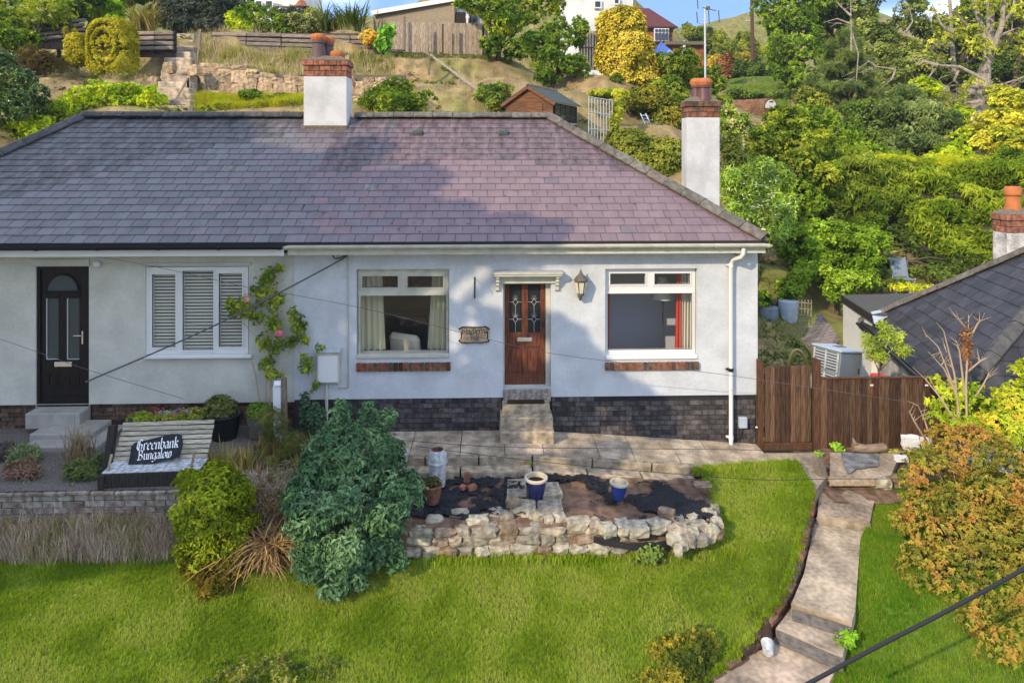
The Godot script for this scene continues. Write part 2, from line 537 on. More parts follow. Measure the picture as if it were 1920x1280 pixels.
func materials():
	noise_tex("grain", 256, [[0.05, 0.4, 3], [0.35, 0.6, 2]], 0.62, 1.08)
	noise_tex("blotch", 256, [[0.012, 0.6, 4], [0.12, 0.4, 3]], 0.45, 1.15)
	noise_tex("soft", 256, [[0.01, 0.7, 3], [0.2, 0.3, 2]], 0.86, 1.05)
	noise_tex("plaster", 512, [[0.008, 0.55, 3], [0.06, 0.25, 3], [0.5, 0.2, 1]], 0.85, 1.05)
	noise_tex("grit", 256, [[0.45, 0.8, 1], [0.1, 0.2, 2]], 0.2, 1.25)
	streak_tex("wood", 256, 9.0, 2.5, 0.45, 1.15)
	streak_tex("woodx", 256, 9.0, 2.5, 0.45, 1.15, true)
	streak_tex("streak", 256, 5.0, 1.2, 0.8, 1.07)
	mat("white_wall", lin(0.575, 0.595, 0.61), 0.9, "plaster", 0.35, 0.15, {"bump": "grit"})
	mat("grey_wall", lin(0.56, 0.555, 0.475), 0.9, "plaster", 0.35, 0.15, {"bump": "grit"})
	mat("chimney_white", lin(0.57, 0.57, 0.57), 0.9, "soft", 0.6, 0.3, {"bump": "grit"})
	mat("rough_white", lin(0.66, 0.63, 0.6), 0.95, "blotch", 0.6, 1.5)
	mat("upvc", lin(0.68, 0.68, 0.66), 0.35, "", 1.0)
	mat("upvc_old", lin(0.55, 0.53, 0.43), 0.5, "soft", 1.2)
	mat("gutter_black", lin(0.015, 0.015, 0.017), 0.4)
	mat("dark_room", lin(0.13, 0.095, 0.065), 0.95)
	mat("reflection_grey", lin(0.42, 0.44, 0.52), 0.95)  # tone of the lining that imitates reflection in the right window
	mat("brown_wood", lin(0.14, 0.06, 0.03), 0.5, "woodx", 1.2)
	mat("carpet", lin(0.06, 0.04, 0.03), 0.95)
	mat("black_door", lin(0.022, 0.017, 0.017), 0.35, "wood", 1.4)
	mat("red_door", lin(0.21, 0.07, 0.04), 0.38, "wood", 1.1)
	mat("chrome", lin(0.75, 0.75, 0.74), 0.25, "", 1.0, 0.0, {"metal": 0.9})
	mat("frosted", lin(0.13, 0.15, 0.14), 0.28, "grit", 6.0, 0.3)
	mat("lead", lin(0.45, 0.46, 0.46), 0.5)
	mat("leaded_glass", lin(0.035, 0.04, 0.038), 0.12, "grit", 5.0, 0.3)
	var gl := mat("pane", lin(0.9, 0.95, 0.95), 0.03)
	gl.transparency = BaseMaterial3D.TRANSPARENCY_ALPHA
	gl.albedo_color.a = 0.01
	gl.metallic_specular = 0.5
	mat("blind", lin(0.45, 0.47, 0.40), 0.6)
	mat("gap_shade", lin(0.06, 0.06, 0.055), 0.9)  # dark tone put in for shade behind slats
	mat("curtain_green", lin(0.52, 0.50, 0.33), 0.95, "", 1.0, 0.0, {"back": Color(0.5, 0.48, 0.35)})
	mat("curtain_cream", lin(0.62, 0.57, 0.46), 0.95, "", 1.0, 0.0, {"back": Color(0.5, 0.45, 0.35)})
	mat("curtain_red", lin(0.55, 0.05, 0.03), 0.9, "", 1.0, 0.0, {"back": Color(0.5, 0.05, 0.03)})
	mat("mortar", lin(0.42, 0.38, 0.32), 0.95, "grit", 1.5)
	mat("dark_mortar", lin(0.06, 0.056, 0.056), 0.95, "grit", 1.5)
	tones("black_brick", lin(0.115, 0.10, 0.097), 6, 0.42, 0.8, "blotch", 2.2, 1.0, 0.06)
	tones("red_brick", lin(0.33, 0.115, 0.06), 6, 0.35, 0.9, "blotch", 2.5, 1.2, 0.25)
	tones("old_brick", lin(0.14, 0.085, 0.06), 6, 0.5, 0.9, "blotch", 2.5, 1.5, 0.2)
	tones("chimney_brick", lin(0.42, 0.165, 0.10), 5, 0.22, 0.9, "blotch", 2.0, 1.2, 0.12)
	tones("pale_brick", lin(0.36, 0.31, 0.27), 7, 0.28, 0.95, "blotch", 2.2, 1.5, 0.12)
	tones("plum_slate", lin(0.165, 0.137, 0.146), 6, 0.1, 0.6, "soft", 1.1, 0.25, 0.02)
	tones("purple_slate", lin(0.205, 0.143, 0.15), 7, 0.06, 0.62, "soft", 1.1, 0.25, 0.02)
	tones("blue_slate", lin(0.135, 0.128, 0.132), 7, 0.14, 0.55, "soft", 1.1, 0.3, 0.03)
	mat("pale_slate", lin(0.26, 0.25, 0.22), 0.7, "blotch", 2.0)
	tones("ridge_tile", lin(0.2, 0.175, 0.145), 4, 0.14, 0.85, "blotch", 2.0, 1.0, 0.05)
	tones("dark_ridge", lin(0.10, 0.098, 0.09), 4, 0.2, 0.85, "blotch", 2.0, 1.0, 0.05)
	tones("neighbour_slate", lin(0.068, 0.064, 0.074), 6, 0.2, 0.5, "blotch", 1.0, 0.6, 0.05)
	mat("roof_bed", lin(0.05, 0.047, 0.048), 0.95)
	mat("flaunch", lin(0.40, 0.32, 0.22), 0.95, "grit", 2.0, 2.0)
	mat("terracotta", lin(0.50, 0.17, 0.06), 0.8, "soft", 2.0)
	mat("brown_pot", lin(0.13, 0.085, 0.08), 0.6, "streak", 2.0)
	mat("purple_pot", lin(0.13, 0.06, 0.062), 0.45, "streak", 2.0)
	mat("stone_step", lin(0.55, 0.44, 0.3), 0.9, "blotch", 1.6, 1.5)
	mat("worn_sill", lin(0.42, 0.36, 0.30), 0.8, "blotch", 3.5, 1.0)
	mat("grey_step", lin(0.36, 0.34, 0.30), 0.9, "soft", 1.2, 0.4)
	mat("door_mat", lin(0.14, 0.06, 0.025), 0.95, "grit", 4.0, 2.0)
	tones("paving", lin(0.60, 0.48, 0.34), 5, 0.09, 0.9, "blotch", 0.8, 0.6, 0.04)
	mat("kerb", lin(0.44, 0.36, 0.25), 0.92, "blotch", 1.3, 2.0)
	mat("joint", lin(0.10, 0.085, 0.06), 0.95, "grit", 2.0)
	tones("concrete", lin(0.52, 0.40, 0.28), 4, 0.08, 0.92, "blotch", 0.35, 0.8, 0.03)
	mat("riser_paint", lin(0.20, 0.19, 0.185), 0.85, "blotch", 3.0, 2.0)
	mat("gravel", lin(0.44, 0.385, 0.32), 0.95, "grit", 2.2, 3.0)
	mat("bed_soil", lin(0.25, 0.155, 0.10), 0.98, "blotch", 1.3, 3.0)
	mat("membrane", lin(0.028, 0.028, 0.034), 0.6, "grit", 1.2, 0.5)
	tones("stone", lin(0.50, 0.43, 0.32), 6, 0.26, 0.92, "blotch", 2.4, 1.5, 0.06)
	tones("brown_stone", lin(0.40, 0.29, 0.19), 3, 0.2, 0.92, "blotch", 2.4, 1.5, 0.06)
	tones("hill_stone", lin(0.6, 0.45, 0.28), 6, 0.2, 0.95, "blotch", 1.6, 2.0, 0.06)
	mat("fence_wood", lin(0.15, 0.07, 0.034), 0.8, "wood", 1.3, 0.8)
	tones("fence_board", lin(0.145, 0.08, 0.044), 6, 0.42, 0.8, "wood", 1.1, 0.8, 0.1)
	tones("pale_board", lin(0.60, 0.47, 0.34), 5, 0.12, 0.9, "wood", 1.0, 0.6, 0.04)
	tones("sleeper", lin(0.36, 0.29, 0.23), 5, 0.22, 0.92, "woodx", 0.9, 1.0, 0.05)
	tones("bench_slat", lin(0.62, 0.56, 0.42), 4, 0.14, 0.8, "woodx", 1.4, 0.6, 0.04)
	mat("bench_dark", lin(0.05, 0.042, 0.036), 0.85, "wood", 1.5, 0.8)
	tones("shed_board", lin(0.25, 0.115, 0.055), 5, 0.15, 0.85, "woodx", 1.0, 0.6, 0.06)
	mat("shed_dark", lin(0.06, 0.022, 0.018), 0.8, "wood", 1.0)
	mat("felt", lin(0.13, 0.165, 0.145), 0.9, "grit", 2.0)
	mat("grey_felt", lin(0.16, 0.15, 0.125), 0.9, "grit", 1.5)
	mat("rail_wood", lin(0.50, 0.41, 0.29), 0.9, "wood", 1.5)
	mat("post_wood", lin(0.30, 0.24, 0.17), 0.9, "wood", 1.5, 0.6)
	mat("pebbledash", lin(0.66, 0.53, 0.36), 0.95, "grit", 1.2, 2.0)
	mat("far_white", lin(0.72, 0.71, 0.68), 0.9, "soft", 0.2)
	mat("far_roof", lin(0.22, 0.06, 0.055), 0.85, "grit", 0.9, 2.0)
	mat("far_brick", lin(0.40, 0.15, 0.07), 0.9, "blotch", 0.5)
	mat("brown_roof", lin(0.13, 0.08, 0.065), 0.85, "blotch", 0.5)
	mat("red_earth_brick", lin(0.36, 0.19, 0.12), 0.95, "blotch", 0.8, 2.0)
	mat("dark_glass", lin(0.04, 0.045, 0.05), 0.08, "", 1.0, 0.0, {"spec": 0.6})
	mat("blue_cloth", lin(0.16, 0.25, 0.55), 0.8)
	mat("rust", lin(0.26, 0.14, 0.08), 0.9, "blotch", 1.0)
	mat("galvanised", lin(0.55, 0.58, 0.60), 0.45, "soft", 1.0, 0.0, {"metal": 0.3})
	mat("pole_wood", lin(0.10, 0.05, 0.035), 0.9)
	mat("yellow", lin(0.75, 0.52, 0.01), 0.6)
	mat("bark", lin(0.16, 0.12, 0.085), 0.95, "wood", 1.0, 2.0)
	mat("pale_bark", lin(0.46, 0.39, 0.31), 0.95, "blotch", 1.2, 2.0)
	mat("twig", lin(0.42, 0.31, 0.21), 0.95)
	mat("blue_glaze", lin(0.010, 0.016, 0.085), 0.12, "", 1.0, 0.0, {"spec": 0.6})
	mat("bright_glaze", lin(0.012, 0.04, 0.22), 0.12, "", 1.0, 0.0, {"spec": 0.6})
	mat("cream_glaze", lin(0.58, 0.50, 0.36), 0.4, "soft", 5.0)
	mat("white_pot", lin(0.68, 0.70, 0.70), 0.6, "blotch", 3.0, 0.5)
	mat("clay_pot", lin(0.26, 0.12, 0.075), 0.85, "blotch", 3.0, 0.5)
	mat("black_plastic", lin(0.012, 0.012, 0.014), 0.45)
	mat("wicker", lin(0.40, 0.35, 0.26), 0.9, "grit", 5.0, 2.0)
	mat("compost", lin(0.07, 0.04, 0.028), 0.98, "grit", 5.0, 3.0)
	mat("white_plastic", lin(0.68, 0.68, 0.69), 0.5)
	mat("grey_paint", lin(0.20, 0.245, 0.275), 0.6, "soft", 1.0)
	mat("light_grey_paint", lin(0.42, 0.48, 0.54), 0.6, "soft", 1.0)
	mat("slate_sheet", lin(0.29, 0.29, 0.285), 0.6, "blotch", 1.2)
	mat("log", lin(0.42, 0.30, 0.21), 0.95, "woodx", 1.5, 1.5)
	mat("hose", lin(0.62, 0.42, 0.13), 0.5)
	mat("red_plastic", lin(0.65, 0.03, 0.02), 0.5)
	mat("cable_black", lin(0.02, 0.02, 0.022), 0.5)
	mat("wire_grey", lin(0.10, 0.10, 0.11), 0.6)
	mat("sign_wood", lin(0.60, 0.45, 0.27), 0.7, "woodx", 2.0)
	mat("sign_edge", lin(0.10, 0.05, 0.028), 0.8, "grit", 4.0)
	mat("sign_slate", lin(0.025, 0.026, 0.033), 0.5, "blotch", 3.0, 0.6)
	mat("letter_dark", lin(0.04, 0.03, 0.022), 0.7)
	mat("letter_white", lin(0.80, 0.80, 0.80), 0.6)
	mat("iron", lin(0.06, 0.03, 0.025), 0.6)
	mat("lantern_metal", lin(0.14, 0.125, 0.105), 0.5, "soft", 4.0)
	mat("lantern_glass", lin(0.60, 0.55, 0.42), 0.25)
	mat("rag_cream", lin(0.62, 0.55, 0.40), 0.95)
	mat("earth", lin(0.36, 0.25, 0.14), 0.98, "blotch", 0.35, 4.0, {"vc": true})
	M.earth.albedo_color = Color.WHITE
	mat("lawn_soil", lin(0.14, 0.2, 0.02), 0.98, "blotch", 0.5, 2.0)
	mat("lawn_blade", Color.WHITE, 0.6, "", 1.0, 0.0, {"vc": true, "back": Color(0.7, 0.8, 0.3), "spec": 0.1})
	mat("leafy", Color.WHITE, 0.7, "", 1.0, 0.0, {"vc": true, "back": Color(0.7, 0.75, 0.35), "spec": 0.15})
	mat("glossy", Color.WHITE, 0.32, "", 1.0, 0.0, {"vc": true, "back": Color(0.3, 0.35, 0.15), "spec": 0.5})
	mat("dull", Color.WHITE, 0.8, "", 1.0, 0.0, {"vc": true, "back": Color(0.5, 0.55, 0.4), "spec": 0.12})
	mat("straw", Color.WHITE, 0.85, "", 1.0, 0.0, {"vc": true, "back": Color(0.3, 0.28, 0.2), "spec": 0.2})

func plant_kinds():
	sprig("broad", 6, 1.7, 0.3, 0.7)
	sprig("big", 5, 1.35, 0.5, 0.7, 0.35)
	sprig("ovate", 7, 1.9, 0.55, 0.75, 0.3)
	sprig("narrow", 7, 3.2, 0.2, 0.7, 0.7)
	sprig("small", 8, 1.6, 0.15, 0.8, 0.6)
	sprig("hanging", 7, 3.4, 1.1, 0.7, 0.15)
	frond("needle", 7, 0.34, 0.07, 0.45)
	blades("grass", 7, 0.075, 0.35, 0.35, 2, 0.35)
	blades("hay", 9, 0.022, 0.35, 0.5, 3, 0.25)
	blades("strap", 16, 0.05, 0.5, 0.75, 5, 0.1)
	blades("sword", 14, 0.055, 0.42, 0.25, 4, 0.1)
	blades("droop", 22, 0.035, 0.45, 1.5, 6, 0.12)
	blades("heath", 14, 0.03, 0.45, 0.1, 2, 0.3)

# ---------- the ground
func lawn_y(x: float, z: float) -> float:
	var y := -0.6 + 0.28 * (2.6 - z) if z < 2.6 else -0.6 - 0.17 * (z - 2.6)
	return y + 0.08 * smoothstep(2.6, 4.5, x)
func strip_y(z: float) -> float:
	return pxz([[0.8, -0.42], [2.0, -0.52], [3.8, -0.68], [4.3, -0.95], [9.0, -1.6]], z)
func hill_y(x: float, z: float) -> float:
	var s := 0.0
	var w := 0.0
	for p in hill_pts:
		var d2 = (x - p.x) * (x - p.x) + (z - p.z) * (z - p.z) + 0.15
		var k = 1.0 / (d2 * d2)
		s += k * p.y
		w += k
	return s / w
func ground_y(x: float, z: float) -> float:
	if z > 0.3 or x < 4.35 and z > -0.7: return -1.05 - 0.16 * maxf(0.0, z - 2.0) - (0.5 if x > 7.0 else 0.0)
	if x < 4.35 and z > -1.6: return lerpf(hill_y(x, -1.6), -1.05, smoothstep(-1.6, -0.7, z))
	if z > -0.2: return lerpf(hill_y(x, -0.2), -1.05, smoothstep(-0.2, 0.3, z))
	return hill_y(x, z)
func spot(px: float, py: float, d: float) -> Vector3:     # the ground below a sighted place
	var p := at(px, py, d)
	return Vector3(p.x, ground_y(p.x, p.z), p.z)
func ground():
	for c in [[0, 230, 24], [0, 100, 34], [-400, 230, 24], [-400, 60, 38], [-300, 215, 25], [250, 200, 26], [340, 212, 25.5], [340, 75, 34], [250, 150, 30], [120, 150, 29], [450, 205, 27], [380, 190, 29.3], [430, 190, 29.3], [480, 191, 29.3], [530, 193, 29.3], [580, 195, 29.3], [630, 198, 29.3], [690, 202, 29.3], [390, 130, 31.2], [440, 132, 31.2], [490, 135, 31.2], [540, 142, 31.2], [600, 148, 31.2], [660, 152, 31.2], [720, 154, 31.2], [450, 102, 33.6], [550, 104, 33.6], [650, 106, 33.6],
		[450, 56, 34.6], [650, 56, 34.8], [450, 42, 42], [600, 45, 44], [650, 190, 27.5], [760, 214, 25.5], [800, 160, 30], [830, 110, 35], [900, 111, 35.5], [760, 106, 35], [950, 150, 30], [1000, 250, 25], [1060, 172, 30], [1100, 142, 33], [1130, 296, 25], [1200, 342, 23.5], [1200, 232, 28], [1250, 165, 38], [1200, 140, 42],
		[1300, 305, 24], [1320, 190, 45], [1420, 166, 62], [1420, 148, 66], [1400, 223, 49], [1400, 130, 80], [1400, 238, 41], [1460, 238, 41], [1400, 252, 35], [1370, 240, 38], [1500, 250, 36], [1440, 500, 21], [1440, 420, 24], [1440, 580, 19.7], [1450, 660, 18], [1500, 640, 18.5], [1600, 600, 20], [1600, 460, 25], [1750, 480, 26], [1600, 330, 34], [1830, 236, 38], [1900, 400, 28], [1600, 170, 60], [2100, 300, 40],
		[960, 80, 60], [960, 60, 75], [300, 30, 55], [700, 40, 52], [1200, 60, 80], [1000, -60, 140], [300, -40, 120], [1500, 20, 130], [1900, 60, 100], [1340, 100, 100]]:
		hill_pts.append(at(c[0], c[1], c[2]))
	for c in [[-12, 0.15, -1], [-12, 0.3, -6], [-4, 0.0, -2], [-4, 0.1, -6.5], [3, -0.2, -2], [3, -0.2, -6.5], [5.2, -0.28, -1], [6, -0.3, -3], [6.3, -0.3, -5.2], [8.5, -1.2, -2], [9.0, -0.9, -5.0], [14, -1.5, -3], [14, -1.0, -7], [25, -1.0, -5], [-25, 1.0, -3], [-14, 1.5, -8.6], [-9, 1.5, -8.6], [-4, 1.5, -8.6], [0, 1.5, -8.6], [3, 1.0, -8.6], [-14, 3.6, -10.4], [-9, 3.6, -10.4], [-4, 3.6, -10.4], [0, 3.4, -10.4], [3, 2.6, -10.4]]:
		hill_pts.append(Vector3(c[0], c[1], c[2]))
	var st := mb(true)
	var grass := [lin(0.46, 0.31, 0.16), lin(0.40, 0.30, 0.13), lin(0.24, 0.24, 0.06)]
	var xs := []
	for i in 111:
		var u := i / 110.0 * 2.0 - 1.0
		xs.append(u * 30.0 + pow(absf(u), 9.0) * signf(u) * 300.0)
	var zs := []
	for j in 121:
		var u := j / 120.0
		zs.append(14.0 - u * 74.0 - pow(u, 9.0) * 300.0)
	zs.push_front(40.0)
	zs.push_front(250.0)
	for j in zs.size() - 1:
		for i in xs.size() - 1:
			var q := []
			for e in [[0, 0], [1, 0], [1, 1], [0, 1]]:
				q.append(Vector3(xs[i + e[0]], 0, zs[j + e[1]]))
			for k in [0, 1, 2, 0, 2, 3]:
				var p: Vector3 = q[k]
				p.y = ground_y(p.x, p.z)
				if p.z < -9.0: p.y += n3(p * 0.7) * 0.14
				var t := 0.45 + 0.9 * n3(Vector3(p.x, 0, p.z) * 0.35)
				if p.x > 4.4 and p.z > -9.0 or p.z < -32.0: t += 0.5
				st.set_color(tint(grass, t, 0.0))
				st.add_vertex(p)
	struct("ground", st, M.earth)

func kerb_line(a: Vector3, b: Vector3, n: int, f: Callable) -> void:
	for i in n: f.call(a.lerp(b, (i + 0.01) / n), a.lerp(b, (i + 0.985) / n), i)
func front_ground():
	# the lawn, up to the brick edge on its right
	var edge := []
	for c in [[1524, 905, -0.2], [1527, 930, -0.3], [1515, 985, -0.42], [1500, 1050, -0.52], [1480, 1110, -0.62], [1440, 1170, -0.72], [1388, 1228, -0.84], [1335, 1280, -0.95], [1200, 1390, -1.2]]:
		edge.append(ony(c[0], c[1], c[2]))
	G.lawn_edge = edge
	var zb := [[-20.0, 2.42], [-3.0, 2.42], [2.4, 2.5], [2.75, 2.2], [2.95, 1.2], [3.05, 1.05], [4.7, 1.02]]
	var xr := func(z: float) -> float: return pxz(edge, z, 2, 0)
	var lawn_at := func(u: float, v: float) -> Vector3:
		var x0 := -16.0 + u * 20.62
		var z := lerpf(pxz(zb, x0), 6.5, v * v * 0.4 + v * 0.6)
		var x = -16.0 + u * (xr.call(z) + 16.0)
		return Vector3(x, lawn_y(x, z) + n3(Vector3(x, 0, z) * 0.5) * 0.02, z)
	var st := mb(true)
	grid(st, 90, 30, lawn_at)
	var lawn := struct("lawn", st, M.lawn_soil)
	var greens := [lin(0.17, 0.26, 0.014), lin(0.25, 0.345, 0.02), lin(0.31, 0.40, 0.03), lin(0.42, 0.45, 0.08)]
	var grass := thing("lawn_grass", "short mown green grass covering the front lawn below the flower bed", "grass")
	grass.set_meta("kind", "stuff")
	var on_lawn := func(): return lawn_at.call(0.28 + 0.72 * rng.randf(), rng.randf())
	var at_bed := func():
		var x := R(-1.3, 3.2)
		return Vector3(x, lawn_y(x, 2.6) - 0.02, R(2.4, 2.85))
	var at_path := func():
		var x := R(2.95, 4.6)
		return Vector3(x, lawn_y(x, 1.1) - 0.02, R(1.0, 1.25))
	var at_edge := func():
		var k := rng.randi_range(0, edge.size() - 3)
		return edge[k].lerp(edge[k + 1], rng.randf()) + Vector3(R(-0.12, 0.0), -0.02, 0)
	tuft_patch(grass, "grass_blades", 150000, on_lawn, "grass", "lawn_blade", 0.06, greens, 0.8)
	tuft_patch(grass, "long_grass", 1500, at_bed, "grass", "lawn_blade", 0.11, greens, 1.0)
	tuft_patch(grass, "long_grass", 900, at_path, "grass", "lawn_blade", 0.1, greens, 1.0)
	tuft_patch(grass, "edge_grass", 1200, at_edge, "grass", "lawn_blade", 0.09, greens, 0.9)
	# concrete garden path going down to the right, slab by slab
	var path := struct("garden_path", mb_box(Vector3(4.0, -1.6, 3.0), Vector3(0.2, 0.1, 0.2)), M.joint)
	var slabs := [
		[[[1424, 849], [1534, 849], [1552, 893], [1530, 918], [1470, 912]], -0.27, 0.3, 0],
		[[[1537, 920], [1562, 906], [1640, 938], [1632, 978], [1533, 966]], -0.45, 0.14, 1],
		[[[1529, 977], [1626, 990], [1614, 1010], [1611, 1050], [1604, 1146], [1598, 1166], [1484, 1132], [1508, 1075]], -0.575, 0.15, 2],
		[[[1484, 1140], [1594, 1172], [1580, 1231], [1455, 1178]], -0.73, 0.16, 1],
		[[[1445, 1188], [1572, 1246], [1545, 1300], [1480, 1420], [1240, 1400], [1352, 1263], [1400, 1225]], -0.91, 0.2, 3]]
	for s in slabs:
		var pts := []
		for c in s[0]: pts.append(ony(c[0], c[1], s[1]))
		st = mb()
		slab(st, pts, s[2])
		part(path, "concrete_slab", st, M.concrete[s[3]])
	# painted risers of the two lower steps
	for s in [[[1484, 1140], [1594, 1174], -0.73, -0.585], [[1455, 1180], [1580, 1233], -0.9, -0.74], [[1530, 968], [1632, 981], -0.57, -0.46]]:
		var a := ony(s[0][0], s[0][1], s[3])
		var b := ony(s[1][0], s[1][1], s[3])
		st = mb()
		var o := Vector3(0.004, 0, 0.012)
		oquad(st, a + o, b + o, Vector3(b.x, s[2], b.z) + o, Vector3(a.x, s[2], a.z) + o, Vector3(-0.2, 0, 1))
		part(path, "step_riser", st, M.riser_paint if s[2] < -0.6 else M.kerb)
	# grass strip right of the path
	var left := []
	for c in [[1640, 925, -0.43], [1645, 950, -0.47], [1618, 1000, -0.52], [1613, 1050, -0.56], [1605, 1146, -0.66], [1596, 1175, -0.7], [1578, 1240, -0.9], [1545, 1300, -1.05], [1480, 1420, -1.2]]:
		left.append(ony(c[0], c[1], c[2]))
	var strip_at := func(u: float, v: float) -> Vector3:
		var z := lerpf(1.0, 6.0, v)
		var x := lerpf(pxz(left, z, 2, 0), 9.5, u)
		return Vector3(x, strip_y(z) + n3(Vector3(x, 0, z)) * 0.03 + 0.12 * u, z)
	st = mb(true)
	grid(st, 20, 30, strip_at)
	struct("grass_strip", st, M.lawn_soil)
	var g2 := thing("strip_grass", "narrow strip of bright green grass between the concrete path and the autumn hedge", "grass")
	g2.set_meta("kind", "stuff")
	var on_strip := func(): return strip_at.call(pow(rng.randf(), 1.3) * 0.5, R(0.02, 1.0))
	tuft_patch(g2, "grass_blades", 22000, on_strip, "grass", "lawn_blade", 0.07, [lin(0.11, 0.24, 0.012), lin(0.15, 0.29, 0.015), lin(0.24, 0.33, 0.03)], 0.85)
	# gravel terrace on the left, and the paved front path on the right
	st = mb(true)
	var on_terrace := func(u: float, v: float) -> Vector3:
		var x := lerpf(-16.0, -2.9, u)
		var z := lerpf(-0.05, 2.2, v)
		return Vector3(x, 0.2 - 0.02 * v - 0.12 * smoothstep(0.85, 1.0, u) + n3(Vector3(x, 0, z) * 2.0) * 0.015, z)
	grid(st, 40, 12, on_terrace)
	struct("terrace_gravel", st, M.gravel)
	st = mb()
	span(st, Vector3(-16, -0.9, 0.0), Vector3(-3.0, 0.16, 2.1))
	struct("terrace_bank", st, M.joint)
	var paved := struct("front_path", joint_bed(), M.joint)
	var py := func(x: float) -> float: return 0.08 - 0.075 * maxf(0.0, x - 0.3)
	var x0 := -3.3
	var k := 0
	while x0 < 4.3:
		var w := R(0.55, 0.95)
		var x1 := minf(x0 + w, 4.42)
		for row in [[0.0, 0.46], [0.47, 0.955]]:
			var sh := 0.0
			st = mb()
			var g := 0.006
			var pts := [Vector3(x0 + g + sh, py.call(x0), row[0] + g), Vector3(x1 - g + sh, py.call(x1), row[0] + g), Vector3(x1 - g + sh, py.call(x1) - 0.012, row[1] - g), Vector3(x0 + g + sh, py.call(x0) - 0.012, row[1] - g)]
			var up := Vector3.UP * R(0.0, 0.008)
			for q in 4: pts[q] += up
			slab(st, pts, 0.06)
			part(paved, "paving_slab", st, pick(M.paving))
		x0 = x1
		k += 1
	var kerbs := struct("path_kerb", mb_box(Vector3(0, -0.55, 1.0), Vector3(6, 0.1, 0.1)), M.joint)
	var one_kerb := func(a: Vector3, b: Vector3, _i: int) -> void:
		var s2 := mb()
		beam(s2, a + Vector3(0, -0.09, 0), b + Vector3(0, -0.09, 0), 0.2, 0.1, 0.012, Vector3.BACK)
		part(kerbs, "kerb_stone", s2, M.kerb)
	var one_footing := func(a: Vector3, b: Vector3, _i: int) -> void:
		var s2 := mb()
		beam(s2, a + Vector3(0, -0.06, R(-0.01, 0.01)), b + Vector3(0, -0.06, R(-0.01, 0.01)), 0.14, 0.22, 0.015, Vector3.BACK)
		part(kerbs, "footing_stone", s2, M.stone_step)
	kerb_line(Vector3(-3.2, 0.065, 1.005), Vector3(0.3, 0.065, 1.005), 4, one_kerb)
	kerb_line(Vector3(0.3, 0.065, 1.005), Vector3(4.25, -0.231, 1.005), 4, one_kerb)
	kerb_line(Vector3(-3.2, -0.07, 1.16), Vector3(0.3, -0.07, 1.16), 3, one_footing)
	kerb_line(Vector3(0.3, -0.07, 1.16), Vector3(2.95, -0.27, 1.16), 3, one_footing)
	var side := thing("side_grass", "shaded rough grass of the side garden beyond the gate", "grass")
	side.set_meta("kind", "stuff")
	var on_side := func():
		var x := R(4.5, 8.0)
		var z := R(-8.5, -0.4)
		return Vector3(x, ground_y(x, z) - 0.02, z)
	tuft_patch(side, "grass_tufts", 9000, on_side, "grass", "lawn_blade", 0.11, [lin(0.08, 0.13, 0.02), lin(0.13, 0.19, 0.03)], 0.9)
	# brick edge that holds the lawn above the path
	var wall := thing("brick_edging", "low curved red brick edging wall holding the lawn above the concrete path", "garden wall", edge[4])
	var bm := [boxm(Vector3(0.2, 0.062, 0.1), 0.008), boxm(Vector3(0.21, 0.06, 0.095), 0.01)]
	for i in range(1, edge.size() - 1):
		var a: Vector3 = edge[i]
		var b: Vector3 = edge[i + 1]
		var n := maxi(1, int(a.distance_to(b) / 0.212))
		for j in n:
			for c in 5:
				var p := a.lerp(b, (j + (0.5 if c % 2 == 0 else 0.95)) / n)
				p.y += -0.015 - c * 0.07
				var o := put(wall, "brick", pick(bm), pick(M.old_brick) if c > 0 or rng.randf() < 0.5 else pick(M.red_brick), p - wall.position)
				var dirv := (b - a)
				o.rotation.y = atan2(-dirv.z, dirv.x) + R(-0.04, 0.04)
				o.rotation.x = R(-0.04, 0.04)
func mb_box(c: Vector3, s: Vector3) -> SurfaceTool:
	var st := mb()
	box(st, c, s)
	return st

func joint_bed() -> SurfaceTool:
	var st := mb()
	slab(st, [Vector3(-3.35, 0.03, -0.02), Vector3(0.3, 0.03, -0.02), Vector3(0.3, 0.02, 0.95), Vector3(-3.35, 0.02, 0.95)], 0.3)
	slab(st, [Vector3(0.3, 0.03, -0.02), Vector3(4.45, -0.281, -0.02), Vector3(4.45, -0.291, 0.95), Vector3(0.3, 0.02, 0.95)], 0.3)
	return st

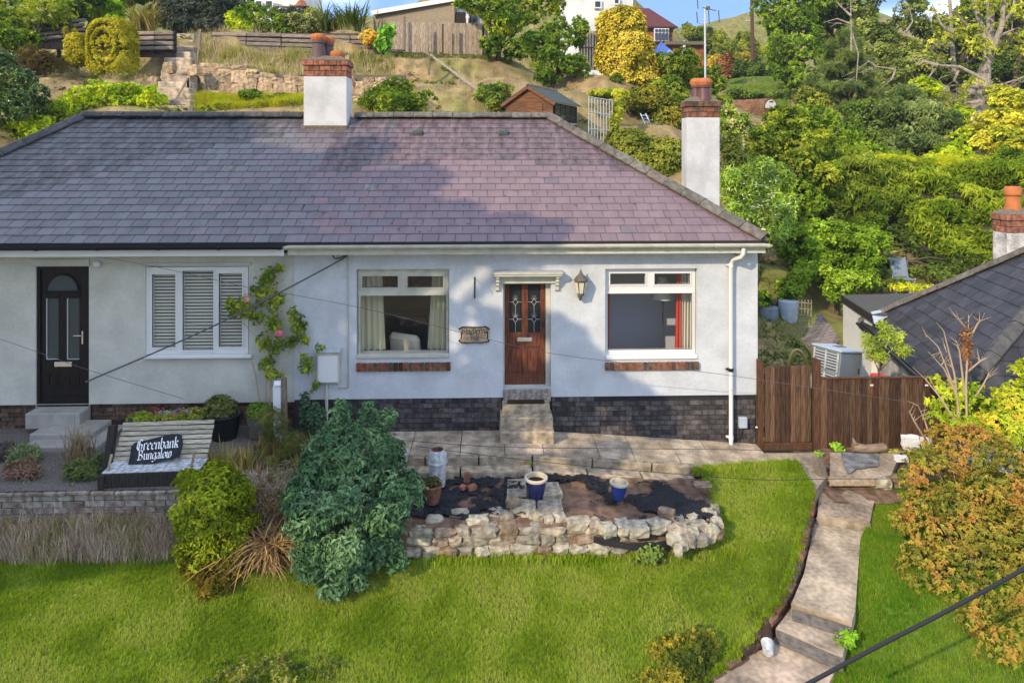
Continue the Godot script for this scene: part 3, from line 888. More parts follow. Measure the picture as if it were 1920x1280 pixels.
# ---------- the two bungalows
const EZ := 0.32
const EY := 3.47
const RZ := -3.75
const RY := 5.85
const PARTY := -3.86
func gpos(n: Node) -> Vector3:
	var p := Vector3.ZERO
	while n is Node3D and n != self:
		p += n.position
		n = n.get_parent()
	return p
func wp(parent: Node, called: String, st: SurfaceTool, m: Material) -> MeshInstance3D:     # geometry given in world places
	return part(parent, called, st, m, -gpos(parent))
func rect(px0: float, py0: float, px1: float, py1: float, z := 0.0) -> Rect2:
	var a := onz(px0, py1, z)
	var b := onz(px1, py0, z)
	return Rect2(a.x, a.y, b.x - a.x, b.y - a.y)
func wall_sheet(st: SurfaceTool, r: Rect2, holes: Array, z: float, depth: float) -> void:
	var xs := [r.position.x, r.end.x]
	var ys := [r.position.y, r.end.y]
	for h in holes:
		xs.append(h.position.x); xs.append(h.end.x)
		ys.append(h.position.y); ys.append(h.end.y)
	xs.sort(); ys.sort()
	for i in xs.size() - 1:
		for j in ys.size() - 1:
			var c := Vector2((xs[i] + xs[i + 1]) / 2, (ys[j] + ys[j + 1]) / 2)
			if not r.has_point(c): continue
			var inside := false
			for h in holes: inside = inside or h.has_point(c)
			if inside or xs[i + 1] - xs[i] < 1e-5 or ys[j + 1] - ys[j] < 1e-5: continue
			for zz in [[z, Vector3.BACK], [z - depth, Vector3.FORWARD]]:
				oquad(st, Vector3(xs[i], ys[j], zz[0]), Vector3(xs[i + 1], ys[j], zz[0]), Vector3(xs[i + 1], ys[j + 1], zz[0]), Vector3(xs[i], ys[j + 1], zz[0]), zz[1])
	var rim := holes.duplicate()
	rim.append(r)
	for h in rim:
		var s := -1.0 if h == r else 1.0
		var a := Vector3(h.position.x, h.position.y, z)
		var b := Vector3(h.end.x, h.end.y, z)
		var dz := Vector3(0, 0, -depth)
		for e in [[a, Vector3(b.x, a.y, z), Vector3.UP], [Vector3(a.x, b.y, z), b, Vector3.DOWN], [a, Vector3(a.x, b.y, z), Vector3.RIGHT], [Vector3(b.x, a.y, z), b, Vector3.LEFT]]:
			oquad(st, e[0], e[1], e[1] + dz, e[0] + dz, e[2] * s)
func roof_p(x: float, s: float) -> Vector3:
	var l := Vector2(RZ - EZ, RY - EY).length()
	return Vector3(x, lerpf(EY, RY, s / l), lerpf(EZ, RZ, s / l))
func on_roof(px: float, py: float) -> Vector2:
	var n := Vector3(0, EZ - RZ, RY - EY).normalized()
	var r := at(px, py, 1.0) - cam_at
	var p := cam_at + r * ((Vector3(0, EY, EZ) - cam_at).dot(n) / r.dot(n))
	return Vector2(p.x, Vector2(p.z - EZ, p.y - EY).length())
func slates(roof: Node3D, poly: PackedVector2Array, mix: Callable, gauge: float, width: float, frame: Transform3D, limit := 300, thick := 0.011) -> void:
	var lo := poly[0]
	var hi := poly[0]
	for p in poly:
		lo = lo.min(p); hi = hi.max(p)
	var whole := {}
	var all := []
	var row := 0
	var s := lo.y
	while s < hi.y - 0.03:
		var x := lo.x - width * (0.5 if row % 2 else 0.0) + R(-0.01, 0.01)
		while x < hi.x:
			var w := width * (1.0 if rng.randf() < 0.85 else R(0.88, 1.1))
			var rc := PackedVector2Array([Vector2(x + 0.005, s + R(-0.005, 0.004)), Vector2(x + w - 0.005, s + R(-0.005, 0.004)), Vector2(x + w - 0.005, s + gauge * 1.5), Vector2(x + 0.005, s + gauge * 1.5)])
			var cut := Geometry2D.intersect_polygons(rc, poly)
			if cut.size():
				var c: PackedVector2Array = cut[0]
				var mid := frame * Vector3(x + w * 0.5, s, 0)
				all.append([mid.distance_to(cam_at), c, mid])
			x += w
		s += gauge
		row += 1
	all.sort_custom(func(a, b): return a[0] < b[0])
	var rest := mb()
	var n := 0
	for e in all:
		var lowest := 1e9
		for v in e[1]: lowest = minf(lowest, v.y)
		var tr := frame * Transform3D(Basis(Vector3.RIGHT, -0.052 + R(-0.006, 0.006)).rotated(Vector3.BACK, R(-0.006, 0.006)), Vector3(e[1][0].x, lowest, 0.022))
		var loc := PackedVector2Array()
		for v in e[1]: loc.append(v - Vector2(e[1][0].x, lowest))
		var m: StandardMaterial3D = mix.call(e[2])
		if n < limit:
			var st := mb()
			prism(st, loc, 0.0, thick, tr)
			wp(roof, "slate", st, m)
		else:
			rest.set_color(m.albedo_color.srgb_to_linear())
			prism(rest, loc, 0.0, thick, tr)
		n += 1
	if n > limit:
		if not M.has("slate_rest"): mat("slate_rest", Color.WHITE, 0.58, "blotch", 1.3, 0.6, {"vc": true})
		var o := wp(roof, "slates_beyond", rest, M.slate_rest)
		o.set_meta("kind", "stuff")
func ridge_run(roof: Node3D, called: String, a: Vector3, b: Vector3, ln: float, mats: Array, r := 0.13) -> void:
	var n := maxi(1, int(round(a.distance_to(b) / ln)))
	var dir := (b - a).normalized()
	var side := dir.cross(Vector3.UP).normalized()
	var up := side.cross(dir)
	for i in n:
		var p := a.lerp(b, float(i) / n)
		var q := a.lerp(b, (i + 1.0) / n) - dir * 0.012
		var st := mb()
		var prof := []
		for k in 7:
			var t := -1.0 + k / 3.0
			prof.append(Vector2(t * r * 1.25, r * (0.62 - 0.75 * pow(absf(t), 1.6))))
		var lift := R(0.0, 0.012)
		for k in 6:
			var u0 = side * prof[k].x + up * (prof[k].y + lift)
			var u1 = side * prof[k + 1].x + up * (prof[k + 1].y + lift)
			oquad(st, p + u0, p + u1, q + u1, q + u0, up + side * prof[k].x * 4.0)
			var d := up * 0.025
			for e in [p, q]: oquad(st, e + u0, e + u1, e + u1 - d, e + u0 - d, dir if e == q else -dir)
		for k in [0, 6]:
			var u = side * prof[k].x + up * (prof[k].y + lift)
			oquad(st, p + u, q + u, q + u - up * 0.03, p + u - up * 0.03, side * prof[k].x)
		wp(roof, called, st, pick(mats))
func brick_band(parent: Node3D, r: Rect2, z: float, course: float, length: float, mats: Array, holes: Array, depth := 0.05, called := "brick", limit := 300, jitter := 0.004) -> void:
	var g := 0.009
	var cache := {}
	var row := 0
	var y := r.position.y
	var rest := {}
	var count := 0
	while y < r.end.y - 0.01:
		var h := minf(course, r.end.y - y) - g
		var x := r.position.x - (length * 0.5 if row % 2 else 0.0)
		while x < r.end.x:
			var a := maxf(x, r.position.x)
			var b := minf(x + length, r.end.x)
			x += length
			if b - a < 0.02: continue
			var segs := [[a, b]]
			for hh in holes:
				var nxt := []
				for sg in segs:
					if y + h < hh.position.y + 0.01 or y > hh.end.y - 0.01 or sg[1] < hh.position.x or sg[0] > hh.end.x: nxt.append(sg)
					else:
						if sg[0] < hh.position.x - 0.02: nxt.append([sg[0], hh.position.x])
						if sg[1] > hh.end.x + 0.02: nxt.append([hh.end.x, sg[1]])
				segs = nxt
			for sg in segs:
				var key := "%.3f %.3f" % [sg[1] - sg[0], h]
				if not cache.has(key): cache[key] = boxm(Vector3(sg[1] - sg[0] - g, h, depth), 0.004)
				var p := Vector3((sg[0] + sg[1]) * 0.5, y + h * 0.5 + g * 0.5, z - depth * 0.5 + R(-jitter, jitter))
				if count < limit: put(parent, called, cache[key], pick(mats), p - gpos(parent))
				count += 1
		y += course
		row += 1
func window_unit(house: Node3D, outer: Rect2, panes: Array, z: float, m: Material, called := "window") -> MeshInstance3D:
	# frame with each sash standing a little proud, a pane of glass in every opening
	var st := mb()
	wall_sheet(st, outer, panes, z, 0.07)
	var w := wp(house, called, st, m)
	for p in panes:
		var fr := mb()
		var o: Rect2 = p.grow(0.024)
		wall_sheet(fr, o, [p], z + 0.016, 0.05)
		wp(w, "sash", fr, m)
		var gl := mb()
		oquad(gl, Vector3(p.position.x, p.position.y, z - 0.02), Vector3(p.end.x, p.position.y, z - 0.02), Vector3(p.end.x, p.end.y, z - 0.02), Vector3(p.position.x, p.end.y, z - 0.02), Vector3.BACK)
		wp(w, "pane", gl, M.pane)
	return w
func curtain(w: Node3D, xa: float, xb: float, y0: float, y1: float, z: float, m: Material, folds: int, sweep := 0.0) -> void:
	var st := mb(true)
	var n := folds * 6
	for i in n:
		for j in 4:
			var q := []
			for e in [[0, 0], [1, 0], [1, 1], [0, 1]]:
				var u: float = (i + e[0]) / float(n)
				var v: float = (j + e[1]) / 4.0
				q.append(Vector3(lerpf(xa, xb, u) + sweep * (1.0 - v) * u, lerpf(y0, y1, v), z + sin(u * TAU * folds) * 0.035 + sin(u * TAU * folds * 2.3) * 0.012))
			oquad(st, q[0], q[1], q[2], q[3], Vector3.BACK)
	wp(w, "curtain", st, m)
func brick_sill(house: Node3D, r: Rect2, n: int, z: float) -> void:
	var base := mb()
	span(base, Vector3(r.position.x + 0.01, r.position.y + 0.01, z - 0.15), Vector3(r.end.x - 0.01, r.end.y - 0.012, z - 0.008))
	var s := wp(house, "brick_sill", base, M.mortar)
	var w := r.size.x / n
	for i in n:
		var st := mb()
		box(st, Vector3(r.position.x + (i + 0.5) * w, r.get_center().y, z - 0.06 + R(-0.004, 0.004)), Vector3(w - 0.012, r.size.y, 0.13), Basis(Vector3.BACK, R(-0.03, 0.03)), 0.006)
		wp(s, "brick", st, pick(M.red_brick) if rng.randf() < 0.72 else pick(M.old_brick))
func stack(house: Node3D, x0: float, x1: float, z0: float, z1: float, yb: float, yw: float, yt: float, m: Material, bricks: Array, called := "chimney") -> MeshInstance3D:
	# rendered shaft, then brick courses with the top one oversailing
	var st := mb()
	span(st, Vector3(x0, yb, z1), Vector3(x1, yw, z0), 0.01)
	var c := wp(house, called, st, m)
	var rows := maxi(2, int(round((yt - yw) / 0.115)))
	var h := (yt - yw) / rows
	var core := mb()
	span(core, Vector3(x0 + 0.02, yw, z1 + 0.02), Vector3(x1 - 0.02, yt - 0.005, z0 - 0.02))
	wp(c, "brick_core", core, M.mortar)
	for r in rows:
		var g := 0.035 if r == rows - 1 else 0.004
		var ax := x0 - g
		var bx := x1 + g
		var az := z1 - g
		var bz := z0 + g
		for sd in 4:
			var len := (bx - ax) if sd < 2 else (bz - az) - 0.21
			var n := maxi(1, int(round(len / 0.235)))
			var off := 0.5 if r % 2 else 0.0
			for i in n + (1 if off > 0.0 else 0):
				var u0 := clampf((i - off) / n, 0.0, 1.0)
				var u1 := clampf((i + 1 - off) / n, 0.0, 1.0)
				if u1 - u0 < 0.05: continue
				var b := mb()
				var y0 := yw + r * h + 0.004
				var y1 := yw + (r + 1) * h - 0.006
				if sd < 2:
					var zz := bz if sd == 0 else az + 0.1
					span(b, Vector3(lerpf(ax, bx, u0) + 0.004, y0, zz - 0.1), Vector3(lerpf(ax, bx, u1) - 0.004, y1, zz), 0.006)
				else:
					var xx := ax if sd == 2 else bx - 0.1
					span(b, Vector3(xx, y0, lerpf(az + 0.105, bz - 0.105, u0) + 0.004), Vector3(xx + 0.1, y1, lerpf(az + 0.105, bz - 0.105, u1) - 0.004), 0.006)
				wp(c, "brick", b, pick(bricks))
	var fl := mb()
	var t := [Vector3(x0 - 0.03, yt, z1 - 0.03), Vector3(x1 + 0.03, yt, z1 - 0.03), Vector3(x1 + 0.03, yt, z0 + 0.03), Vector3(x0 - 0.03, yt, z0 + 0.03)]
	var mid := Vector3((x0 + x1) / 2, yt + 0.12, (z0 + z1) / 2)
	var u := []
	for p in t: u.append(p.lerp(mid, 0.45) + Vector3(R(-0.02, 0.02), 0.055, R(-0.02, 0.02)))
	for i in 4: oquad(fl, t[i], t[(i + 1) % 4], u[(i + 1) % 4], u[i], Vector3.UP + (t[i] - mid))
	oquad(fl, u[0], u[1], u[2], u[3], Vector3.UP)
	wp(c, "mortar_cap", fl, M.flaunch)
	return c
func chimney_pot(c: Node3D, p: Vector3, h: float, r: float, m: Material, cowl: bool) -> void:
	var st := mb()
	lathe(st, p, [Vector2(r * 1.15, 0), Vector2(r * 1.1, h * 0.1), Vector2(r * 0.86, h * 0.82), Vector2(r * 1.0, h * 0.86), Vector2(r * 1.0, h), Vector2(r * 0.75, h), Vector2(r * 0.7, h * 0.5), Vector2(0, h * 0.5)])
	wp(c, "chimney_pot", st, m)
	if cowl: pot_cowl(c, p + Vector3.UP * h, r)
func pot_cowl(c: Node3D, p: Vector3, r: float) -> void:
	var st := mb()
	lathe(st, p, [Vector2(r * 0.95, 0), Vector2(r * 1.12, 0.04), Vector2(r * 1.14, 0.1), Vector2(r * 1.02, 0.14), Vector2(r * 0.5, 0.165), Vector2(0, 0.17)])
	for i in 12:
		var a := TAU * i / 12.0
		st.set_smooth_group(-1)
		box(st, p + Vector3(cos(a) * r * 1.13, 0.072, sin(a) * r * 1.13), Vector3(0.025, 0.028, 0.02), Basis(Vector3.UP, PI / 2 - a))
	wp(c, "clay_cowl", st, M.terracotta)
func gutter_run(house: Node3D, x0: float, x1: float, m: Material) -> MeshInstance3D:
	var st := mb()
	var prev := []
	for k in 9:
		var a := PI + PI * k / 8.0
		var now := Vector3(0, EY - 0.035 + sin(a) * 0.058, EZ + 0.075 + cos(a) * 0.058)
		if k > 0:
			for o in [0.0, 0.006]:
				var d := Vector3(0, 0, 0)
				var c0 := Vector3(0, EY - 0.035, EZ + 0.075)
				var p: Vector3 = prev[0].lerp(c0, o * 12.0)
				var q := now.lerp(c0, o * 12.0)
				oquad(st, Vector3(x0, p.y, p.z), Vector3(x1, p.y, p.z), Vector3(x1, q.y, q.z), Vector3(x0, q.y, q.z), (p - c0) * (1.0 if o == 0.0 else -1.0))
		prev = [now]
	var g := wp(house, "gutter", st, m)
	var n := int((x1 - x0) / 0.92)
	for i in n + 1:
		var b := mb()
		var x := lerpf(x0 + 0.05, x1 - 0.05, float(i) / n)
		for k in 8:
			var q0 := Vector3(x, EY - 0.035 + sin(PI + PI * k / 8.0) * 0.062, EZ + 0.075 + cos(PI + PI * k / 8.0) * 0.062)
			var q1 := Vector3(x, EY - 0.035 + sin(PI + PI * (k + 1) / 8.0) * 0.062, EZ + 0.075 + cos(PI + PI * (k + 1) / 8.0) * 0.062)
			beam(b, q0, q1, 0.035, 0.008, 0.0, q0 - q1 + (q0 - Vector3(x, EY - 0.035, EZ + 0.075)) * 5.0)
		wp(g, "gutter_bracket", b, m)
	return g
func roof_poly(cut: float, right: bool) -> PackedVector2Array:
	var top := Vector2(RZ - EZ, RY - EY).length()
	var a := on_roof(4, 289)
	var rl := Vector2(onz(157, 224, RZ).x, top)
	var el := rl + (a - rl) * (top / (top - a.y))
	var rr := Vector2(onz(1031, 221, RZ).x, top)
	var er := Vector2(onz(1441, 450, EZ).x, 0)
	G.hips = [el, rl, rr, er]
	if right: return PackedVector2Array([Vector2(cut, 0), er, rr, Vector2(cut, top)])
	return PackedVector2Array([el, Vector2(cut, 0), Vector2(cut, top), rl])
func roof_frame() -> Transform3D:
	var up := (Vector3(0, RY, RZ) - Vector3(0, EY, EZ)).normalized()
	return Transform3D(Basis(Vector3.RIGHT, up, Vector3.RIGHT.cross(up)), Vector3(0, EY, EZ))
func shell(house: Node3D, x0: float, x1: float, right: bool, m: Material) -> void:
	# side, rear and party walls, floor and ceiling close the house, so that daylight enters only by its windows
	var back := 2.0 * RZ - 0.32 + 0.62
	var st := mb()
	var xo := x1 if right else x0
	var xi := x0 if right else x1
	var e := -0.25 if right else 0.25
	span(st, Vector3(xo, -0.5, -0.252), Vector3(xo + e, 3.4, back))
	span(st, Vector3(xo + e, -0.5, back + 0.25), Vector3(xi, 3.4, back))
	wp(house, "side_wall", st, m)
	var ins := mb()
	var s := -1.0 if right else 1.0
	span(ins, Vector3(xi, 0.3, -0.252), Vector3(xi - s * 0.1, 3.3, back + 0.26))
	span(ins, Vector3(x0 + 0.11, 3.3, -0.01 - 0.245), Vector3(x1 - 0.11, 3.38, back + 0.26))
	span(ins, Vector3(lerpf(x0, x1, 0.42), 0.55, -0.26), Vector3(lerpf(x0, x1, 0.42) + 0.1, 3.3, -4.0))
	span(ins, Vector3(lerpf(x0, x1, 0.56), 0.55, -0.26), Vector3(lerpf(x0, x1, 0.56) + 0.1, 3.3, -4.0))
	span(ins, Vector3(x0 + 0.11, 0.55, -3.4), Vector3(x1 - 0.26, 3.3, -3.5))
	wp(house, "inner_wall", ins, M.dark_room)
	if right:
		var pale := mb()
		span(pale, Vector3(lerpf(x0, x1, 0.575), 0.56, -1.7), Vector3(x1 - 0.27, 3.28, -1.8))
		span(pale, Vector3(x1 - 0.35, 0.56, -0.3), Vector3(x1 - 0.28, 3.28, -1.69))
		wp(house, "reflection_lining", pale, M.reflection_grey)  # grey-blue lining added to stand in for bluish glass reflection
	var fl := mb()
	span(fl, Vector3(x0 + 0.11, 0.4, -0.255), Vector3(x1 - 0.11, 0.54, back + 0.26))
	wp(house, "floor", fl, M.carpet)
func roof_deck(house: Node3D, poly: PackedVector2Array, right: bool) -> MeshInstance3D:
	var st := mb()
	prism(st, poly, -0.06, 0.012, roof_frame())
	# the rear slope and the hipped end
	var top = G.hips[2] if right else G.hips[1]
	var eav = G.hips[3] if right else G.hips[0]
	var t := roof_p(top.x, top.y) + Vector3(0, -0.03, 0)
	var e := roof_p(eav.x, eav.y) + Vector3(0, -0.03, 0)
	var bz := 2.0 * RZ - EZ
	var eb := Vector3(e.x, e.y, bz)
	oquad(st, e, eb, t, t, Vector3(1 if right else -1, 1, 0))
	oquad(st, eb, Vector3(PARTY, e.y, bz), Vector3(PARTY, t.y, t.z), t, Vector3(0, 1, -1))
	return wp(house, "roof", st, M.roof_bed)

func right_bungalow():
	var h := thing("bungalow", "white rendered right-hand bungalow with purple slate roof, red front door and black brick plinth", "house", Vector3(0.3, 0.0, -1.0))
	var x0 := PARTY
	var x1: float = onz(1421, 600).x
	var wr := Rect2(x0, 0.665, x1 - x0, 3.4 - 0.665)
	var w1 := rect(668, 504, 842, 672)
	var w2 := rect(1135, 503, 1308, 674)
	var dr := rect(943, 522, 1033, 729)
	var st := mb()
	wall_sheet(st, wr, [w1, w2, dr], 0.0, 0.25)
	wp(h, "front_wall", st, M.white_wall)
	st = mb()
	wall_sheet(st, Rect2(x0, -0.6, x1 - x0 - 0.02, 1.262), [Rect2(dr.position.x, 0.58, dr.size.x, 0.2)], -0.045, 0.2)
	var pl := wp(h, "plinth", st, M.dark_mortar)
	brick_band(pl, Rect2(-2.7, -0.32, x1 - 0.025 + 2.7, 0.975), -0.03, 0.0885, 0.232, M.black_brick, [Rect2(dr.position.x - 0.02, -0.4, dr.size.x + 0.04, 1.1)], 0.05, "brick", 300, 0.003)
	st = mb()
	span(st, Vector3(x0, -0.6, -0.04), Vector3(-2.7, 0.655, -0.02))
	wp(pl, "plinth_render", st, M.black_brick[0])
	shell(h, x0, x1, true, M.white_wall)
	# roof
	var poly := roof_poly(PARTY, true)
	var roof := roof_deck(h, poly, true)
	var mix := func(p: Vector3):
		var v := rng.randf()
		if v < 0.003: return M.pale_slate
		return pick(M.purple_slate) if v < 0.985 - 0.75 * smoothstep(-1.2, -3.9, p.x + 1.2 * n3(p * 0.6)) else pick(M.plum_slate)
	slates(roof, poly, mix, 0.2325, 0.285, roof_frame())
	var hp: Array = G.hips
	var lift := Vector3(0, 0.06, 0)
	ridge_run(roof, "ridge_tile", roof_p(hp[2].x, hp[2].y) + lift, roof_p(PARTY + 0.32, hp[2].y) + lift, 0.47, M.ridge_tile)
	ridge_run(roof, "hip_tile", roof_p(hp[3].x, 0.0) + lift + Vector3(-0.04, 0.02, 0.0), roof_p(hp[2].x, hp[2].y) + lift, 0.45, M.ridge_tile)
	for px in [783, 944]:
		var q := on_roof(px, 253)
		var f := roof_frame()
		var v := mb()
		var vp := f * Vector3(q.x, q.y, 0.02)
		box(v, vp + Vector3(0, 0.03, -0.02), Vector3(0.24, 0.13, 0.2), Basis(Vector3.RIGHT, 0.15), 0.03)
		box(v, vp + Vector3(0, -0.03, -0.02), Vector3(0.3, 0.02, 0.34), Basis(Vector3.RIGHT, 0.53), 0.004)
		wp(roof, "roof_vent", v, M.felt)
	# lead clips and pale specks on the slates
	for i in 60:
		var q := on_roof(R(560, 1330), R(250, 440))
		if q.x > hp[3].x - q.y * 0.8 - 0.3: continue
		var s2 := mb()
		var rf := roof_frame()
		box(s2, rf * Vector3(q.x, q.y, 0.04), Vector3(R(0.02, 0.09), R(0.012, 0.03), 0.004), Basis(rf.basis.x, rf.basis.y, rf.basis.z))
		wp(roof, "lead_clip", s2, M.flaunch)
	# eaves: fascia, soffit, gutter and downpipe
	st = mb()
	var ex: float = hp[3].x - 0.05
	span(st, Vector3(x0 - 0.02, EY - 0.2, EZ - 0.02), Vector3(ex, EY - 0.03, EZ))
	span(st, Vector3(x0 - 0.02, EY - 0.2, 0.002), Vector3(ex, EY - 0.17, EZ - 0.022))
	wp(h, "fascia", st, M.upvc_old)
	gutter_run(h, x0 - 0.06, hp[3].x + 0.02, M.upvc_old)
	st = mb(true)
	var dx: float = onz(1371, 600, 0.08).x
	tube(st, [Vector3(dx + 0.12, EY - 0.08, 0.36), Vector3(dx + 0.12, EY - 0.2, 0.36), Vector3(dx + 0.1, EY - 0.27, 0.32), Vector3(dx + 0.03, EY - 0.33, 0.14), Vector3(dx, EY - 0.42, 0.085), Vector3(dx, -0.2, 0.085)], 0.038, 0.038, 10)
	var dp := wp(h, "downpipe", st, M.upvc)
	for py in [497, 693, 820]:
		st = mb()
		var q := onz(1371, py, 0.085)
		lathe(st, q, [Vector2(0.046, -0.03), Vector2(0.046, 0.03), Vector2(0.0, 0.03)], 12)
		box(st, q + Vector3(-0.01, 0, -0.045), Vector3(0.13, 0.028, 0.05))
		wp(dp, "pipe_clip", st, M.upvc if py != 693 else M.black_plastic)
	# chimneys
	var a := onz(569, 235, -3.28)
	var b := onz(650, 235, -3.28)
	var c := stack(h, a.x, b.x, -3.28, -3.85, 5.2, onz(600, 143, -3.28).y, onz(600, 112, -3.28).y, M.chimney_white, M.chimney_brick)
	st = mb()
	span(st, Vector3(a.x - 0.03, 5.52, -3.9), Vector3(b.x + 0.03, 5.66, -3.2), 0.02)
	wp(c, "flashing", st, M.flaunch)
	var pt := onz(597, 107, -3.5)
	chimney_pot(c, Vector3(pt.x, pt.y - 0.03, -3.5), 0.40, 0.155, M.brown_pot, true)
	chimney_pot(c, Vector3(pt.x + 0.16, pt.y - 0.03, -3.74), 0.38, 0.13, M.brown_pot, true)
	pot_cowl(c, onz(632, 108, -3.5), 0.135)
	c.set_meta("label", "wide white party chimney with three courses of red brick and clay cowls")
	var cz := -2.35
	a = onz(1288, 220, cz)
	b = onz(1350, 220, cz)
	c = stack(h, a.x, b.x, cz, cz - 0.4, -0.3, a.y, onz(1310, 190, cz).y, M.chimney_white, M.old_brick.slice(3) + M.chimney_brick.slice(0, 2))
	pt = onz(1313, 186, cz - 0.2)
	chimney_pot(c, Vector3(pt.x - 0.06, pt.y - 0.03, cz - 0.27), 0.33, 0.12, M.purple_pot, true)
	chimney_pot(c, Vector3(pt.x + 0.07, pt.y - 0.03, cz - 0.14), 0.32, 0.15, M.purple_pot, true)
	c.set_meta("label", "tall white gable chimney with weathered brick top and purple pots")
	# windows
	var u := window_unit(h, w1.grow_individual(-0.012, -0.07, -0.012, -0.012), [rect(679, 517, 746, 539, -0.1), rect(764, 517, 831, 539, -0.1), rect(676, 553, 837, 664, -0.1)], -0.1, M.upvc_old)
	u.set_meta("label", "left window with pale green curtains drawn to the sides")
	st = mb()
	span(st, Vector3(w1.position.x + 0.004, w1.position.y + 0.004, -0.24), Vector3(w1.end.x - 0.004, w1.position.y + 0.075, 0.03), 0.008)
	wp(u, "sill", st, M.upvc_old)
	curtain(u, w1.position.x + 0.0, w1.position.x + 0.4, w1.position.y + 0.05, w1.end.y - 0.02, -0.36, M.curtain_green, 4, 0.06)
	curtain(u, w1.end.x + 0.0, w1.end.x - 0.32, w1.position.y + 0.05, w1.end.y - 0.02, -0.36, M.curtain_green, 4, -0.1)
	brick_sill(h, rect(667, 680, 845, 697, 0.05), 18, 0.05)
	u = window_unit(h, w2.grow_individual(-0.012, -0.07, -0.012, -0.012), [rect(1144, 512, 1210, 533, -0.1), rect(1227, 512, 1294, 533, -0.1), rect(1139, 549, 1298, 656, -0.1)], -0.1, M.upvc)
	u.set_meta("label", "right window with red and cream curtains")
	st = mb()
	span(st, Vector3(w2.position.x + 0.004, w2.position.y + 0.004, -0.24), Vector3(w2.end.x - 0.004, w2.position.y + 0.075, 0.03), 0.008)
	wp(u, "sill", st, M.upvc)
	curtain(u, w2.position.x + 0.0, w2.position.x + 0.08, w2.position.y + 0.05, w2.end.y - 0.02, -0.4, M.curtain_cream, 2)
	curtain(u, w2.position.x + 0.07, w2.position.x + 0.16, w2.position.y + 0.05, w2.end.y - 0.02, -0.37, M.curtain_red, 2, -0.03)
	curtain(u, w2.end.x + 0.02, w2.end.x - 0.2, w2.position.y + 0.05, w2.end.y - 0.02, -0.4, M.curtain_cream, 4, -0.03)
	curtain(u, w2.end.x - 0.2, w2.end.x - 0.27, w2.position.y + 0.05, w2.end.y - 0.02, -0.37, M.curtain_red, 2, -0.04)
	brick_sill(h, rect(1135, 679, 1312, 695, 0.05), 20, 0.05)
	front_door(h, dr)
	# conduit on the wall left of the first window
	st = mb()
	tube(st, [onz(652, 470, 0.012), onz(652, 727, 0.012), onz(634, 727, 0.012)], 0.013, 0.013, 6)
	wp(h, "conduit", st, M.upvc_old)

